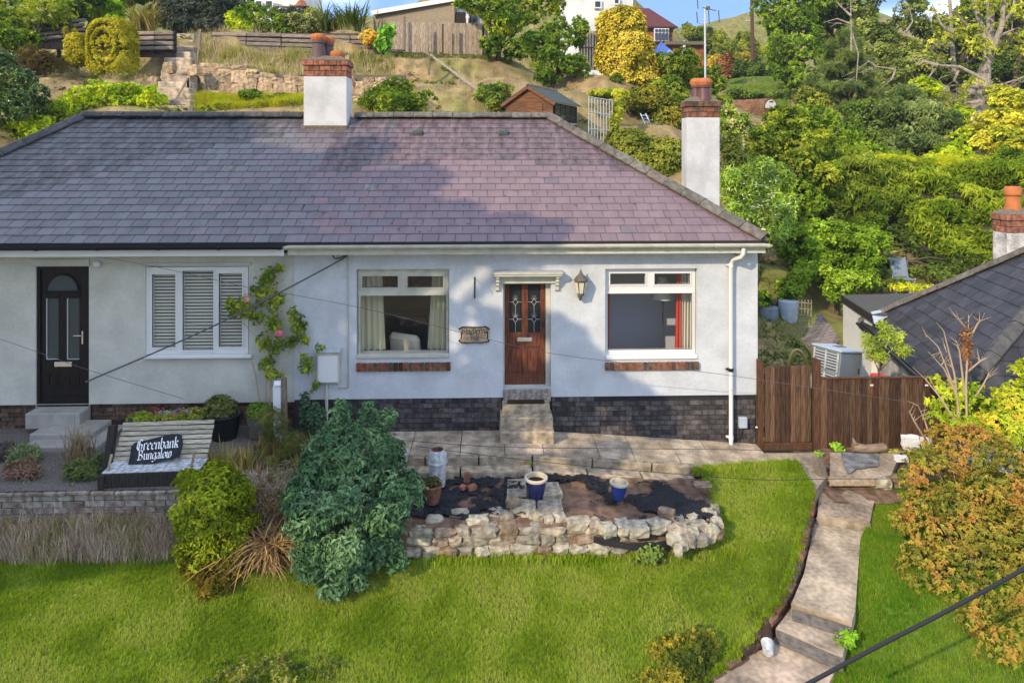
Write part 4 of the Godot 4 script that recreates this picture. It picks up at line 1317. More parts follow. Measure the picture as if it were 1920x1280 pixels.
func front_door(h: Node3D, dr: Rect2) -> void:
	var z := -0.16
	var st := mb()
	var leafr := rect(946, 531, 1023, 721, z)
	wall_sheet(st, Rect2(dr.position.x + 0.002, dr.position.y + 0.002, dr.size.x - 0.004, dr.size.y - 0.004), [leafr], z + 0.03, 0.1)
	var fr := wp(h, "door_frame", st, M.upvc_old)
	var g1 := rect(955, 533, 978, 623, z)
	var g2 := rect(990, 533, 1013, 623, z)
	var low1 := rect(955, 650, 980, 700, z)
	var low2 := rect(988, 650, 1013, 700, z)
	st = mb()
	wall_sheet(st, leafr.grow(-0.004), [g1, g2, low1, low2], z, 0.05)
	var d := wp(h, "front_door", st, M.red_door)
	for p in [low1, low2]:
		st = mb()
		span(st, Vector3(p.position.x, p.position.y, z - 0.04), Vector3(p.end.x, p.end.y, z - 0.018))
		span(st, Vector3(p.position.x + 0.03, p.position.y + 0.03, z - 0.03), Vector3(p.end.x - 0.03, p.end.y - 0.03, z - 0.006), 0.008)
		wp(d, "door_panel", st, M.red_door)
	for p in [g1, g2]:
		st = mb()
		span(st, Vector3(p.position.x, p.position.y, z - 0.035), Vector3(p.end.x, p.end.y, z - 0.02))
		wp(d, "door_pane", st, M.leaded_glass)
		st = mb()
		var cx: float = p.get_center().x
		var zz := z - 0.016
		for cy in [p.end.y - p.size.y * 0.37, p.position.y + p.size.y * 0.27]:
			var rr := 0.045
			var v := [Vector3(cx, cy + rr * 1.4, zz), Vector3(cx + rr, cy, zz), Vector3(cx, cy - rr * 1.4, zz), Vector3(cx - rr, cy, zz)]
			for i in 4: beam(st, v[i], v[(i + 1) % 4], 0.006, 0.006, 0.0, Vector3.BACK)
			beam(st, Vector3(p.position.x, cy, zz), v[3], 0.006, 0.006, 0.0, Vector3.BACK)
			beam(st, v[1], Vector3(p.end.x, cy, zz), 0.006, 0.006, 0.0, Vector3.BACK)
			for k in 5:
				var a := PI * (0.1 + 0.8 * k / 4.0)
				beam(st, Vector3(cx, cy + rr, zz), Vector3(cx + cos(a) * 0.06, cy + rr + sin(a) * 0.085, zz), 0.003, 0.004, 0.0, Vector3.BACK)
		beam(st, Vector3(cx, p.position.y, zz), Vector3(cx, p.position.y + p.size.y * 0.27 - 0.06, zz), 0.006, 0.006, 0.0, Vector3.BACK)
		beam(st, Vector3(cx, p.position.y + p.size.y * 0.27 + 0.06, zz), Vector3(cx, p.end.y - p.size.y * 0.37 - 0.06, zz), 0.006, 0.006, 0.0, Vector3.BACK)
		wp(d, "lead_cames", st, M.lead)
	st = mb()
	var lb := rect(970, 632, 998, 640, z)
	span(st, Vector3(lb.position.x, lb.position.y, z + 0.001), Vector3(lb.end.x, lb.end.y, z + 0.018), 0.004)
	span(st, Vector3(lb.position.x + 0.03, lb.position.y + 0.02, z + 0.018), Vector3(lb.end.x - 0.03, lb.end.y - 0.02, z + 0.026), 0.003)
	wp(d, "letter_plate", st, M.chrome)
	st = mb()
	var hd := onz(1018, 608, z)
	span(st, hd + Vector3(-0.015, -0.06, 0.001), hd + Vector3(0.018, 0.06, 0.012), 0.003)
	beam(st, hd + Vector3(0, 0.02, 0.04), hd + Vector3(-0.06, 0.02, 0.04), 0.018, 0.018, 0.004)
	wp(d, "door_handle", st, M.iron)
	# canopy on two scrolled brackets
	var cr := rect(927, 509, 1054, 519, 0.2)
	st = mb()
	span(st, Vector3(cr.position.x, cr.position.y, 0.003), Vector3(cr.end.x, cr.end.y - 0.05, 0.2), 0.006)
	span(st, Vector3(cr.position.x - 0.015, cr.end.y - 0.048, 0.003), Vector3(cr.end.x + 0.015, cr.end.y - 0.015, 0.22), 0.006)
	var cn := wp(h, "door_canopy", st, M.upvc_old)
	st = mb()
	span(st, Vector3(cr.position.x - 0.01, cr.end.y - 0.013, 0.003), Vector3(cr.end.x + 0.01, cr.end.y - 0.002, 0.222))
	wp(cn, "lead_top", st, M.lead)
	st = mb()
	var fb := rect(936, 519, 1046, 531, 0.02)
	span(st, Vector3(fb.position.x, fb.position.y, 0.002), Vector3(fb.end.x, cr.position.y - 0.003, 0.04))
	wp(cn, "canopy_board", st, M.upvc_old)
	for px in [933, 1045]:
		var b := mb()
		var q := onz(px, 519, 0.1)
		var poly := PackedVector2Array([Vector2(0.003, 0), Vector2(0.17, 0), Vector2(0.165, -0.04), Vector2(0.13, -0.07), Vector2(0.14, -0.1), Vector2(0.1, -0.13), Vector2(0.1, -0.17), Vector2(0.06, -0.2), Vector2(0.06, -0.26), Vector2(0.003, -0.3)])
		prism(b, poly, -0.028, 0.028, Transform3D(Basis(Vector3(0, 0, 1), Vector3.UP, Vector3(1, 0, 0)), Vector3(q.x, cr.position.y - 0.002, 0)))
		wp(cn, "bracket", b, M.upvc_old)
	# doorstep and flight of stone steps
	st = mb()
	span(st, Vector3(dr.position.x + 0.004, 0.6, -0.24), Vector3(dr.end.x - 0.004, dr.position.y - 0.004, 0.06), 0.012)
	var steps := wp(h, "door_steps", st, M.worn_sill)
	var xa: float = onz(938, 800, 0.4).x
	var xb: float = onz(1037, 800, 0.4).x
	for s in [[0.62, 0.235, 0.04], [0.45, 0.4, 0.0], [0.27, 0.56, -0.01]]:
		st = mb()
		span(st, Vector3(xa + s[2], -0.2, -0.02), Vector3(xb - s[2], s[0], s[1]), 0.018)
		wp(steps, "stone_step", st, M.stone_step)
	st = mb()
	span(st, Vector3(xa + 0.13, 0.622, 0.03), Vector3(xb - 0.13, 0.645, 0.22), 0.006)
	wp(steps, "door_mat", st, M.door_mat)

func left_bungalow():
	var xl := -12.2
	var h := thing("bungalow", "grey rendered left-hand bungalow with blue slate roof and black front door", "house", Vector3(-8.0, 0.2, -1.0))
	var dr := rect(66, 499, 166, 764, -0.02)
	var w1 := rect(272, 499, 466, 667, -0.02)
	var st := mb()
	wall_sheet(st, Rect2(xl, 0.62, PARTY - xl - 0.003, 2.78), [dr, w1], -0.02, 0.23)
	wp(h, "front_wall", st, M.grey_wall)
	st = mb()
	wall_sheet(st, Rect2(xl, -0.3, PARTY - xl - 0.003, 0.918), [Rect2(dr.position.x, 0.45, dr.size.x, 0.3)], -0.07, 0.17)
	var pl := wp(h, "plinth", st, M.dark_mortar)
	brick_band(pl, Rect2(onz(-40, 780).x, 0.09, PARTY - onz(-40, 780).x - 0.01, 0.525), -0.055, 0.076, 0.225, M.old_brick, [Rect2(dr.position.x - 0.02, 0.0, dr.size.x + 0.04, 0.8)], 0.05, "brick", 300, 0.004)
	shell(h, xl, PARTY, false, M.grey_wall)
	var poly := roof_poly(PARTY, false)
	var roof := roof_deck(h, poly, false)
	var mix := func(p: Vector3):
		var v := rng.randf()
		if v < 0.006: return M.pale_slate
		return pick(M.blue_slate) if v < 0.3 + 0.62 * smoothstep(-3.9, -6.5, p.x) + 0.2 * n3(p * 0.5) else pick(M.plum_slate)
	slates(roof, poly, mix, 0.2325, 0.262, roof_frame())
	var hp: Array = G.hips
	var lift := Vector3(0, 0.06, 0)
	ridge_run(roof, "ridge_tile", roof_p(PARTY - 0.84, hp[1].y) + lift, roof_p(hp[1].x, hp[1].y) + lift, 0.47, M.dark_ridge)
	ridge_run(roof, "hip_tile", roof_p(hp[0].x, 0.0) + lift, roof_p(hp[1].x, hp[1].y) + lift, 0.47, M.dark_ridge)
	st = mb()
	span(st, Vector3(xl, EY - 0.21, EZ - 0.02), Vector3(PARTY - 0.085, EY - 0.05, EZ))
	span(st, Vector3(xl, EY - 0.21, -0.018), Vector3(PARTY - 0.085, EY - 0.18, EZ - 0.022))
	wp(h, "fascia", st, M.upvc)
	gutter_run(h, xl, PARTY - 0.09, M.gutter_black)
	# lintels
	for r in [rect(57, 486, 167, 499, 0.0), rect(268, 492, 470, 498, 0.0)]:
		st = mb()
		span(st, Vector3(r.position.x, r.position.y + 0.004, -0.019), Vector3(r.end.x, r.end.y, 0.012), 0.004)
		wp(h, "lintel", st, M.grey_wall)
	# three-light window with venetian blinds
	var ps := [rect(285, 514, 329, 651, -0.05), rect(342, 507, 400, 656, -0.05), rect(410, 512, 454, 650, -0.05)]
	var u := window_unit(h, rect(273, 500, 465, 666, -0.05), ps, -0.05, M.upvc)
	u.set_meta("label", "white three-light window with closed slatted blinds")
	st = mb()
	var sl := rect(269, 665, 471, 673, 0.04)
	span(st, Vector3(sl.position.x, sl.position.y, -0.015), Vector3(sl.end.x, sl.end.y, 0.06), 0.01)
	wp(u, "sill", st, M.upvc)
	for p in ps:
		var back := mb()
		span(back, Vector3(p.position.x - 0.03, p.position.y - 0.03, -0.2), Vector3(p.end.x + 0.03, p.end.y + 0.03, -0.19))
		wp(u, "shade_backing", back, M.gap_shade)  # dark sheet added so the gaps between slats look shaded
		var n := int(p.size.y / 0.058)
		var slat := boxm(Vector3(p.size.x + 0.03, 0.036, 0.004), 0.0)
		for i in n:
			var o := put(u, "blind_slat", slat, M.blind, Vector3(p.get_center().x, p.position.y + (i + 0.5) * p.size.y / n, -0.14) - gpos(u))
			o.rotation.x = -0.25
	# black door
	var z := -0.08
	var fan := PackedVector2Array()
	var fa := rect(87, 514, 147, 546, z)
	fan.append(Vector2(fa.end.x, fa.position.y)); 
	for k in 13: fan.append(Vector2(fa.get_center().x + cos(PI * k / 12.0) * fa.size.x * 0.5, fa.position.y + sin(PI * k / 12.0) * fa.size.y))
	var p1 := rect(87, 559, 109, 673, z)
	var p2 := rect(126, 559, 148, 673, z)
	st = mb()
	wall_sheet(st, dr.grow(-0.004), [dr.grow(-0.055)], z + 0.03, 0.1)
	wp(h, "door_frame", st, M.black_door)
	st = mb()
	wall_sheet(st, dr.grow(-0.058), [p1, p2], z, 0.05)
	var d := wp(h, "front_door", st, M.black_door)
	st = mb()
	prism(st, fan, z + 0.002, z + 0.012)
	wp(d, "fan_light", st, M.frosted)
	st = mb()
	for k in range(1, 13): beam(st, Vector3(fan[k].x, fan[k].y, z + 0.014), Vector3(fan[k + 1].x, fan[k + 1].y, z + 0.014), 0.03, 0.024, 0.004, Vector3.BACK)
	beam(st, Vector3(fa.position.x - 0.03, fa.position.y, z + 0.014), Vector3(fa.end.x + 0.03, fa.position.y, z + 0.014), 0.03, 0.024, 0.004, Vector3.BACK)
	for p in [p1, p2]: beam(st, Vector3(p.position.x - 0.03, p.end.y + 0.05, z + 0.014), Vector3(p.end.x + 0.03, p.end.y + 0.05, z + 0.014), 0.04, 0.024, 0.004, Vector3.BACK)
	wp(d, "moulding", st, M.black_door)
	for p in [p1, p2]:
		st = mb()
		span(st, Vector3(p.position.x, p.position.y, z - 0.03), Vector3(p.end.x, p.end.y, z - 0.015))
		wp(d, "door_pane", st, M.frosted)
		st = mb()
		beam(st, Vector3(p.position.x, p.position.y, z), Vector3(p.position.x, p.end.y, z), 0.012, 0.016, 0.0, Vector3.BACK)
		beam(st, Vector3(p.position.x, p.position.y, z), Vector3(p.end.x, p.position.y, z), 0.012, 0.016, 0.0, Vector3.BACK)
		wp(d, "pane_bead", st, M.lead)
	for rr in [rect(90, 698, 110, 722, z), rect(128, 698, 148, 722, z)]:
		st = mb()
		wall_sheet(st, rr, [rr.grow(-0.02)], z + 0.012, 0.011)
		span(st, Vector3(rr.position.x + 0.05, rr.position.y + 0.05, z + 0.001), Vector3(rr.end.x - 0.05, rr.end.y - 0.05, z + 0.01), 0.004)
		wp(d, "door_panel", st, M.black_door)
	st = mb()
	var lb := rect(102, 678, 135, 687, z)
	span(st, Vector3(lb.position.x, lb.position.y, z + 0.001), Vector3(lb.end.x, lb.end.y, z + 0.02), 0.004)
	wp(d, "letter_plate", st, M.chrome)
	st = mb()
	var hd := onz(154, 628, z)
	span(st, hd + Vector3(-0.014, -0.16, 0.001), hd + Vector3(0.016, 0.07, 0.012), 0.004)
	beam(st, hd + Vector3(0, 0.0, 0.05), hd + Vector3(-0.13, 0.0, 0.05), 0.02, 0.018, 0.005)
	beam(st, hd + Vector3(0, 0.0, 0.01), hd + Vector3(0, 0.0, 0.055), 0.018, 0.018)
	wp(d, "door_handle", st, M.chrome)
	# three concrete steps
	st = mb()
	span(st, Vector3(dr.position.x, 0.3, -0.2), Vector3(dr.end.x, dr.position.y - 0.004, 0.26), 0.015)
	var steps := wp(h, "door_steps", st, M.grey_step)
	st = mb()
	span(st, Vector3(onz(55, 790, 0.6).x, 0.1, 0.002), Vector3(onz(172, 790, 0.6).x, 0.36, 0.62), 0.015)
	wp(steps, "concrete_step", st, M.grey_step)
	st = mb()
	span(st, Vector3(onz(40, 810, 0.9).x, 0.05, 0.004), Vector3(onz(182, 810, 0.9).x, 0.27, 0.92), 0.015)
	wp(steps, "concrete_step", st, M.grey_step)

# ---------- things on the front walls
const GLYPH := {
	"i": [0.34, [0, 0.85, 0.12, 0.97, 0.12, 0.15, 0.26, 0.03], [0.08, 1.25, 0.16, 1.32]],
	"l": [0.34, [0, 1.45, 0.12, 1.58, 0.12, 0.15, 0.26, 0.03]],
	"n": [0.72, [0, 0.85, 0.12, 0.97, 0.12, 0.1, 0.2, 0.03], [0.14, 0.8, 0.38, 1, 0.5, 0.88, 0.5, 0.15, 0.62, 0.03]],
	"u": [0.72, [0, 0.97, 0.12, 0.85, 0.12, 0.15, 0.3, 0.02, 0.5, 0.2], [0.42, 0.97, 0.52, 0.85, 0.52, 0.15, 0.64, 0.03]],
	"r": [0.55, [0, 0.85, 0.12, 0.97, 0.12, 0.1, 0.22, 0.03], [0.14, 0.78, 0.36, 1, 0.5, 0.88]],
	"e": [0.62, [0.34, 1, 0.1, 0.8, 0.1, 0.2, 0.3, 0.02, 0.55, 0.2], [0.34, 1, 0.55, 0.78, 0.12, 0.48]],
	"a": [0.68, [0.05, 0.85, 0.3, 1, 0.5, 0.85, 0.5, 0.15, 0.62, 0.03], [0.5, 0.6, 0.12, 0.42, 0.1, 0.15, 0.28, 0.02, 0.5, 0.2]],
	"o": [0.66, [0.3, 1, 0.08, 0.8, 0.08, 0.2, 0.3, 0.02, 0.55, 0.2, 0.55, 0.8, 0.3, 1]],
	"g": [0.68, [0.3, 1, 0.08, 0.8, 0.08, 0.2, 0.3, 0.02, 0.54, 0.2], [0.3, 1, 0.55, 0.95, 0.55, -0.2, 0.3, -0.42, 0.06, -0.3]],
	"b": [0.66, [0.1, 1.58, 0.1, 0.15, 0.3, 0.02, 0.55, 0.2, 0.55, 0.8, 0.35, 1, 0.12, 0.82]],
	"k": [0.66, [0, 1.45, 0.12, 1.58, 0.12, 0.1, 0.22, 0.03], [0.14, 0.6, 0.4, 1, 0.5, 0.85, 0.2, 0.55, 0.42, 0.4, 0.45, 0.12, 0.6, 0.03]],
	"s": [0.6, [0.5, 0.9, 0.3, 1, 0.1, 0.8, 0.15, 0.6, 0.45, 0.4, 0.5, 0.2, 0.3, 0.02, 0.06, 0.12]],
	"w": [0.95, [0, 1, 0.1, 0.9, 0.1, 0.2, 0.28, 0.02, 0.42, 0.2, 0.42, 0.95], [0.42, 0.2, 0.6, 0.02, 0.76, 0.2, 0.8, 0.8, 0.62, 1.05]],
	"y": [0.66, [0, 0.97, 0.12, 0.85, 0.12, 0.2, 0.3, 0.02, 0.5, 0.2], [0.5, 1, 0.54, 0.1, 0.36, -0.35, 0.08, -0.42]],
	"G": [0.98, [0.75, 1.35, 0.5, 1.58, 0.15, 1.35, 0.08, 0.4, 0.4, 0.02, 0.75, 0.2, 0.8, 0.75, 0.5, 0.85], [0.36, 1.45, 0.36, 0.2]],
	"B": [0.98, [0.15, 1.5, 0.22, 0.1], [0, 1.38, 0.4, 1.58, 0.7, 1.35, 0.65, 1.0, 0.25, 0.85], [0.25, 0.85, 0.65, 0.75, 0.82, 0.4, 0.6, 0.08, 0.2, 0.02, 0, 0.12]],
	"H": [0.9, [0.0, 1.3, 0.16, 1.55, 0.2, 0.2, 0.04, 0.02], [0.2, 0.9, 0.5, 1.05, 0.66, 0.8, 0.64, 0.2, 0.48, -0.2], [0.2, 1.5, 0.52, 1.42]],
}
func lettering(st: SurfaceTool, text: String, mid: Vector3, size: float, right: Vector3, up: Vector3, nib := 0.19) -> void:
	# broad-nib black letter, each stroke swept with a slanted pen
	var w := 0.0
	for c in text: w += GLYPH[c][0] if GLYPH.has(c) else 0.4
	var x := -w * 0.5
	var out := right.cross(up).normalized()
	var pen := Vector2(cos(0.7), sin(0.7)) * nib * 0.5
	var k := 0
	for c in text:
		var gl: Array = GLYPH[c]
		for s in range(1, gl.size()):
			var q: Array = gl[s]
			for i in range(0, q.size() - 2, 2):
				var a := Vector2(q[i] + x, q[i + 1] - 0.5)
				var b := Vector2(q[i + 2] + x, q[i + 3] - 0.5)
				var z := out * (0.0007 * (k % 7))
				k += 1
				var v := []
				for e in [a - pen, a + pen, b + pen, b - pen]: v.append(mid + (right * e.x + up * e.y) * size + z)
				oquad(st, v[0], v[1], v[2], v[3], out)
		x += gl[0]
func ragged(w: float, h: float, n: int, amp: float, bite := 0.0) -> PackedVector2Array:
	var p := PackedVector2Array()
	for i in n:
		var t := TAU * i / n
		var cx := cos(t)
		var sy := sin(t)
		var q := Vector2(signf(cx) * pow(absf(cx), 0.32) * w * 0.5, signf(sy) * pow(absf(sy), 0.32) * h * 0.5)
		if bite > 0.0 and absf(sy) < 0.22: q.x -= signf(cx) * bite
		p.append(q + Vector2(R(-amp, amp), R(-amp, amp)))
	return p
func facade_things():
	# carved name board
	var c := onz(889, 627, 0.012)
	var sg := thing("house_sign", "ragged-edged wooden name board in black letter between the left window and the red door", "sign", c)
	var poly := ragged(0.56, 0.29, 44, 0.009, 0.035)
	var st := mb()
	prism(st, poly, 0.0, 0.03)
	part(sg, "sign_edge", st, M.sign_edge)
	st = mb()
	var ins := PackedVector2Array()
	for p in poly: ins.append(p * Vector2(0.91, 0.86))
	prism(st, ins, 0.03, 0.034)
	part(sg, "sign_board", st, M.sign_wood)
	st = mb()
	lettering(st, "Blueberry", Vector3(0.0, 0.06, 0.036), 0.079, Vector3.RIGHT, Vector3.UP, 0.17)
	lettering(st, "Hill", Vector3(0.01, -0.066, 0.036), 0.079, Vector3.RIGHT, Vector3.UP, 0.17)
	part(sg, "lettering", st, M.letter_dark)
	# wall lantern
	c = onz(1087, 531, 0.0)
	var ln := thing("wall_lantern", "half-round traditional wall lantern right of the red front door", "lantern", c)
	st = mb()
	span(st, Vector3(-0.03, -0.2, 0.002), Vector3(0.03, -0.06, 0.02), 0.006)
	tube(st, [Vector3(0, -0.17, 0.02), Vector3(0, -0.21, 0.07), Vector3(0, -0.16, 0.12)], 0.018, 0.022, 8)
	part(ln, "lantern_arm", st, M.lantern_metal)
	st = mb()
	lathe(st, Vector3(0, 0, 0.12), [Vector2(0.0, -0.16), Vector2(0.045, -0.15), Vector2(0.05, -0.13), Vector2(0.088, 0.055), Vector2(0.1, 0.06), Vector2(0.1, 0.075), Vector2(0.055, 0.13), Vector2(0.03, 0.15), Vector2(0.015, 0.19), Vector2(0.0, 0.23)], 6)
	part(ln, "lantern_frame", st, M.lantern_metal)
	st = mb()
	for i in 6:
		var a0 := TAU * i / 6.0 + 0.12
		var a1 := TAU * (i + 1) / 6.0 - 0.12
		oquad(st, Vector3(cos(a0) * 0.056, -0.11, 0.12 + sin(a0) * 0.056), Vector3(cos(a1) * 0.056, -0.11, 0.12 + sin(a1) * 0.056), Vector3(cos(a1) * 0.088, 0.04, 0.12 + sin(a1) * 0.088), Vector3(cos(a0) * 0.088, 0.04, 0.12 + sin(a0) * 0.088), Vector3(cos(a0), 0, sin(a0)))
	part(ln, "lantern_glass", st, M.lantern_glass)
	ln.scale = Vector3.ONE * 1.28
	# empty basket bracket
	c = onz(890, 519, 0.0)
	var br := thing("basket_bracket", "thin rusty iron hanging basket bracket on the white wall above the wooden sign", "bracket", c)
	st = mb()
	span(st, Vector3(-0.012, -0.38, 0.002), Vector3(0.012, 0.0, 0.014))
	beam(st, Vector3(0, -0.03, 0.014), Vector3(0, -0.01, 0.34), 0.012, 0.012)
	tube(st, [Vector3(0, -0.36, 0.014), Vector3(0, -0.2, 0.15), Vector3(0, -0.03, 0.3)], 0.006, 0.006, 5)
	tube(st, [Vector3(0, -0.01, 0.33), Vector3(0, -0.05, 0.36), Vector3(0, -0.06, 0.34)], 0.006, 0.006, 5)
	part(br, "iron_bracket", st, M.iron)
	# meter box on the wall with its duct
	var mr := rect(593, 656, 636, 719, 0.12)
	var mx := thing("meter_box", "white metal meter box on the wall left of the first white window", "meter box", Vector3(mr.get_center().x, mr.position.y, 0.0))
	st = mb()
	span(st, Vector3(mr.position.x, mr.position.y, 0.003), Vector3(mr.end.x, mr.end.y - 0.03, 0.12), 0.008)
	wp(mx, "box_case", st, M.upvc_old)
	st = mb()
	span(st, Vector3(mr.position.x + 0.03, mr.position.y + 0.02, 0.121), Vector3(mr.end.x - 0.03, mr.end.y - 0.1, 0.13), 0.004)
	wp(mx, "box_door", st, M.upvc)
	st = mb()
	box(st, Vector3(mr.get_center().x, mr.end.y - 0.015, 0.07), Vector3(mr.size.x + 0.03, 0.02, 0.17), Basis(Vector3.RIGHT, 0.25), 0.004)
	wp(mx, "box_hood", st, M.galvanised)
	st = mb()
	tube(st, [Vector3(mr.get_center().x - 0.04, mr.position.y, 0.05), Vector3(mr.get_center().x - 0.04, 0.0, 0.05)], 0.028, 0.028, 8)
	wp(mx, "duct", st, M.upvc_old)
	# small grey box on the plinth
	var jr := rect(1385, 781, 1400, 801, 0.0)
	var jb := thing("junction_box", "small pale grey plastic box on the black plinth right of the downpipe", "box", Vector3(jr.get_center().x, jr.position.y, -0.02))
	st = mb()
	span(st, Vector3(jr.position.x, jr.position.y, -0.026), Vector3(jr.end.x, jr.end.y, 0.06), 0.01)
	wp(jb, "case", st, M.light_grey_paint)
	st = mb()
	tube(st, [Vector3(jr.get_center().x, jr.position.y, 0.0), Vector3(jr.get_center().x - 0.02, jr.position.y - 0.18, -0.01), Vector3(jr.get_center().x - 0.15, jr.position.y - 0.28, -0.015)], 0.007, 0.007, 5)
	wp(jb, "lead_cable", st, M.cable_black)
	# security light under the left eaves
	c = onz(185, 494, 0.0)
	var sl := thing("security_light", "small white security light under the eaves right of the black door", "lamp", c)
	st = mb()
	box(st, Vector3(0, 0, 0.07), Vector3(0.11, 0.09, 0.06), Basis(Vector3.RIGHT, 0.4), 0.012)
	span(st, Vector3(-0.03, -0.03, -0.018), Vector3(0.03, 0.03, 0.05), 0.005)
	part(sl, "lamp_head", st, M.upvc)
	# an armchair seen through the left window, a lamp through the right one
	c = Vector3(onz(775, 650, -0.9).x, 0.54, -1.05)
	var ch := thing("armchair", "cream covered armchair back seen inside through the left white window", "armchair", c, -0.5)
	st = mb()
	box(st, Vector3(0, 0.28, 0), Vector3(0.7, 0.35, 0.7), Basis.IDENTITY, 0.06)
	part(ch, "seat", st, M.rag_cream)
	st = mb()
	box(st, Vector3(0, 0.72, 0.28), Vector3(0.68, 0.72, 0.18), Basis(Vector3.RIGHT, 0.15), 0.07)
	part(ch, "backrest", st, M.rag_cream)
	for s in [-1, 1]:
		st = mb()
		box(st, Vector3(0.36 * s, 0.38, 0), Vector3(0.14, 0.5, 0.7), Basis.IDENTITY, 0.05)
		part(ch, "armrest", st, M.rag_cream)
	var sb := thing("sideboard", "dark brown sideboard and picture inside the room behind the left white window", "sideboard", Vector3(onz(735, 600, -2.2).x, 0.54, -2.2))
	st = mb()
	box(st, Vector3(0, 0.55, 0), Vector3(1.5, 1.1, 0.45), Basis.IDENTITY, 0.02)
	part(sb, "cabinet", st, M.brown_wood)
	st = mb()
	box(st, Vector3(0.2, 1.75, -0.2), Vector3(0.9, 0.6, 0.04), Basis.IDENTITY, 0.01)
	part(sb, "picture", st, M.red_brick[0])
	c = Vector3(onz(1248, 600, -1.0).x, 0.54, -1.2)
	var lp := thing("floor_lamp", "pale cone lampshade inside behind the right-hand white window", "lamp", c)
	st = mb()
	lathe(st, Vector3.ZERO, [Vector2(0.14, 0), Vector2(0.14, 0.03), Vector2(0.015, 0.05), Vector2(0.015, 1.75)], 12)
	part(lp, "lamp_stand", st, M.iron)
	st = mb(true)
	lathe(st, Vector3(0, 1.62, 0), [Vector2(0.22, 0.0), Vector2(0.09, 0.42)], 20)
	part(lp, "lamp_shade", st, M.far_white)

# ---------- front garden
func pot_shape(st: SurfaceTool, r: float, h: float, foot: float, rim := 0.02, tilt := Basis.IDENTITY) -> void:
	lathe(st, Vector3.ZERO, [Vector2(0, 0), Vector2(foot, 0), Vector2(lerpf(foot, r, 0.75), h * 0.55), Vector2(r * 0.95, h * 0.86)], 28, tilt)
func pot_rim(st: SurfaceTool, r: float, h: float, tilt := Basis.IDENTITY) -> void:
	lathe(st, Vector3.ZERO, [Vector2(r * 0.95, h * 0.86), Vector2(r * 1.06, h * 0.88), Vector2(r * 1.08, h * 0.97), Vector2(r * 1.03, h), Vector2(r * 0.86, h), Vector2(r * 0.82, h * 0.7)], 28, tilt)
func pot(label: String, p: Vector3, r: float, h: float, foot: float, m: Material, rim: Material, fill: Material, group := "", tilt := Basis.IDENTITY) -> Node3D:
	var t := thing("plant_pot", label, "plant pot", p, 0.0, group)
	var st := mb()
	pot_shape(st, r, h, foot, 0.02, tilt)
	part(t, "pot_body", st, m)
	st = mb()
	pot_rim(st, r, h, tilt)
	part(t, "pot_rim", st, rim)
	st = mb()
	lathe(st, Vector3.ZERO, [Vector2(r * 0.84, h * 0.78), Vector2(r * 0.4, h * 0.83), Vector2(0, h * 0.84)], 16, tilt)
	part(t, "compost", st, fill)
	return t
func bed_y(x: float, _z: float) -> float:
	return -0.17 - 0.035 * maxf(0.0, x - 1.0)
func stone_at(parent: Node3D, p: Vector3, s: Vector3, yaw: float, m: Material, k: int, sq := 0.55, roll := 0.0) -> void:
	var o := put(parent, "stone", rock(s, k, sq), m, p - gpos(parent))
	o.rotation = Vector3(R(-0.08, 0.08), yaw, roll + R(-0.06, 0.06))
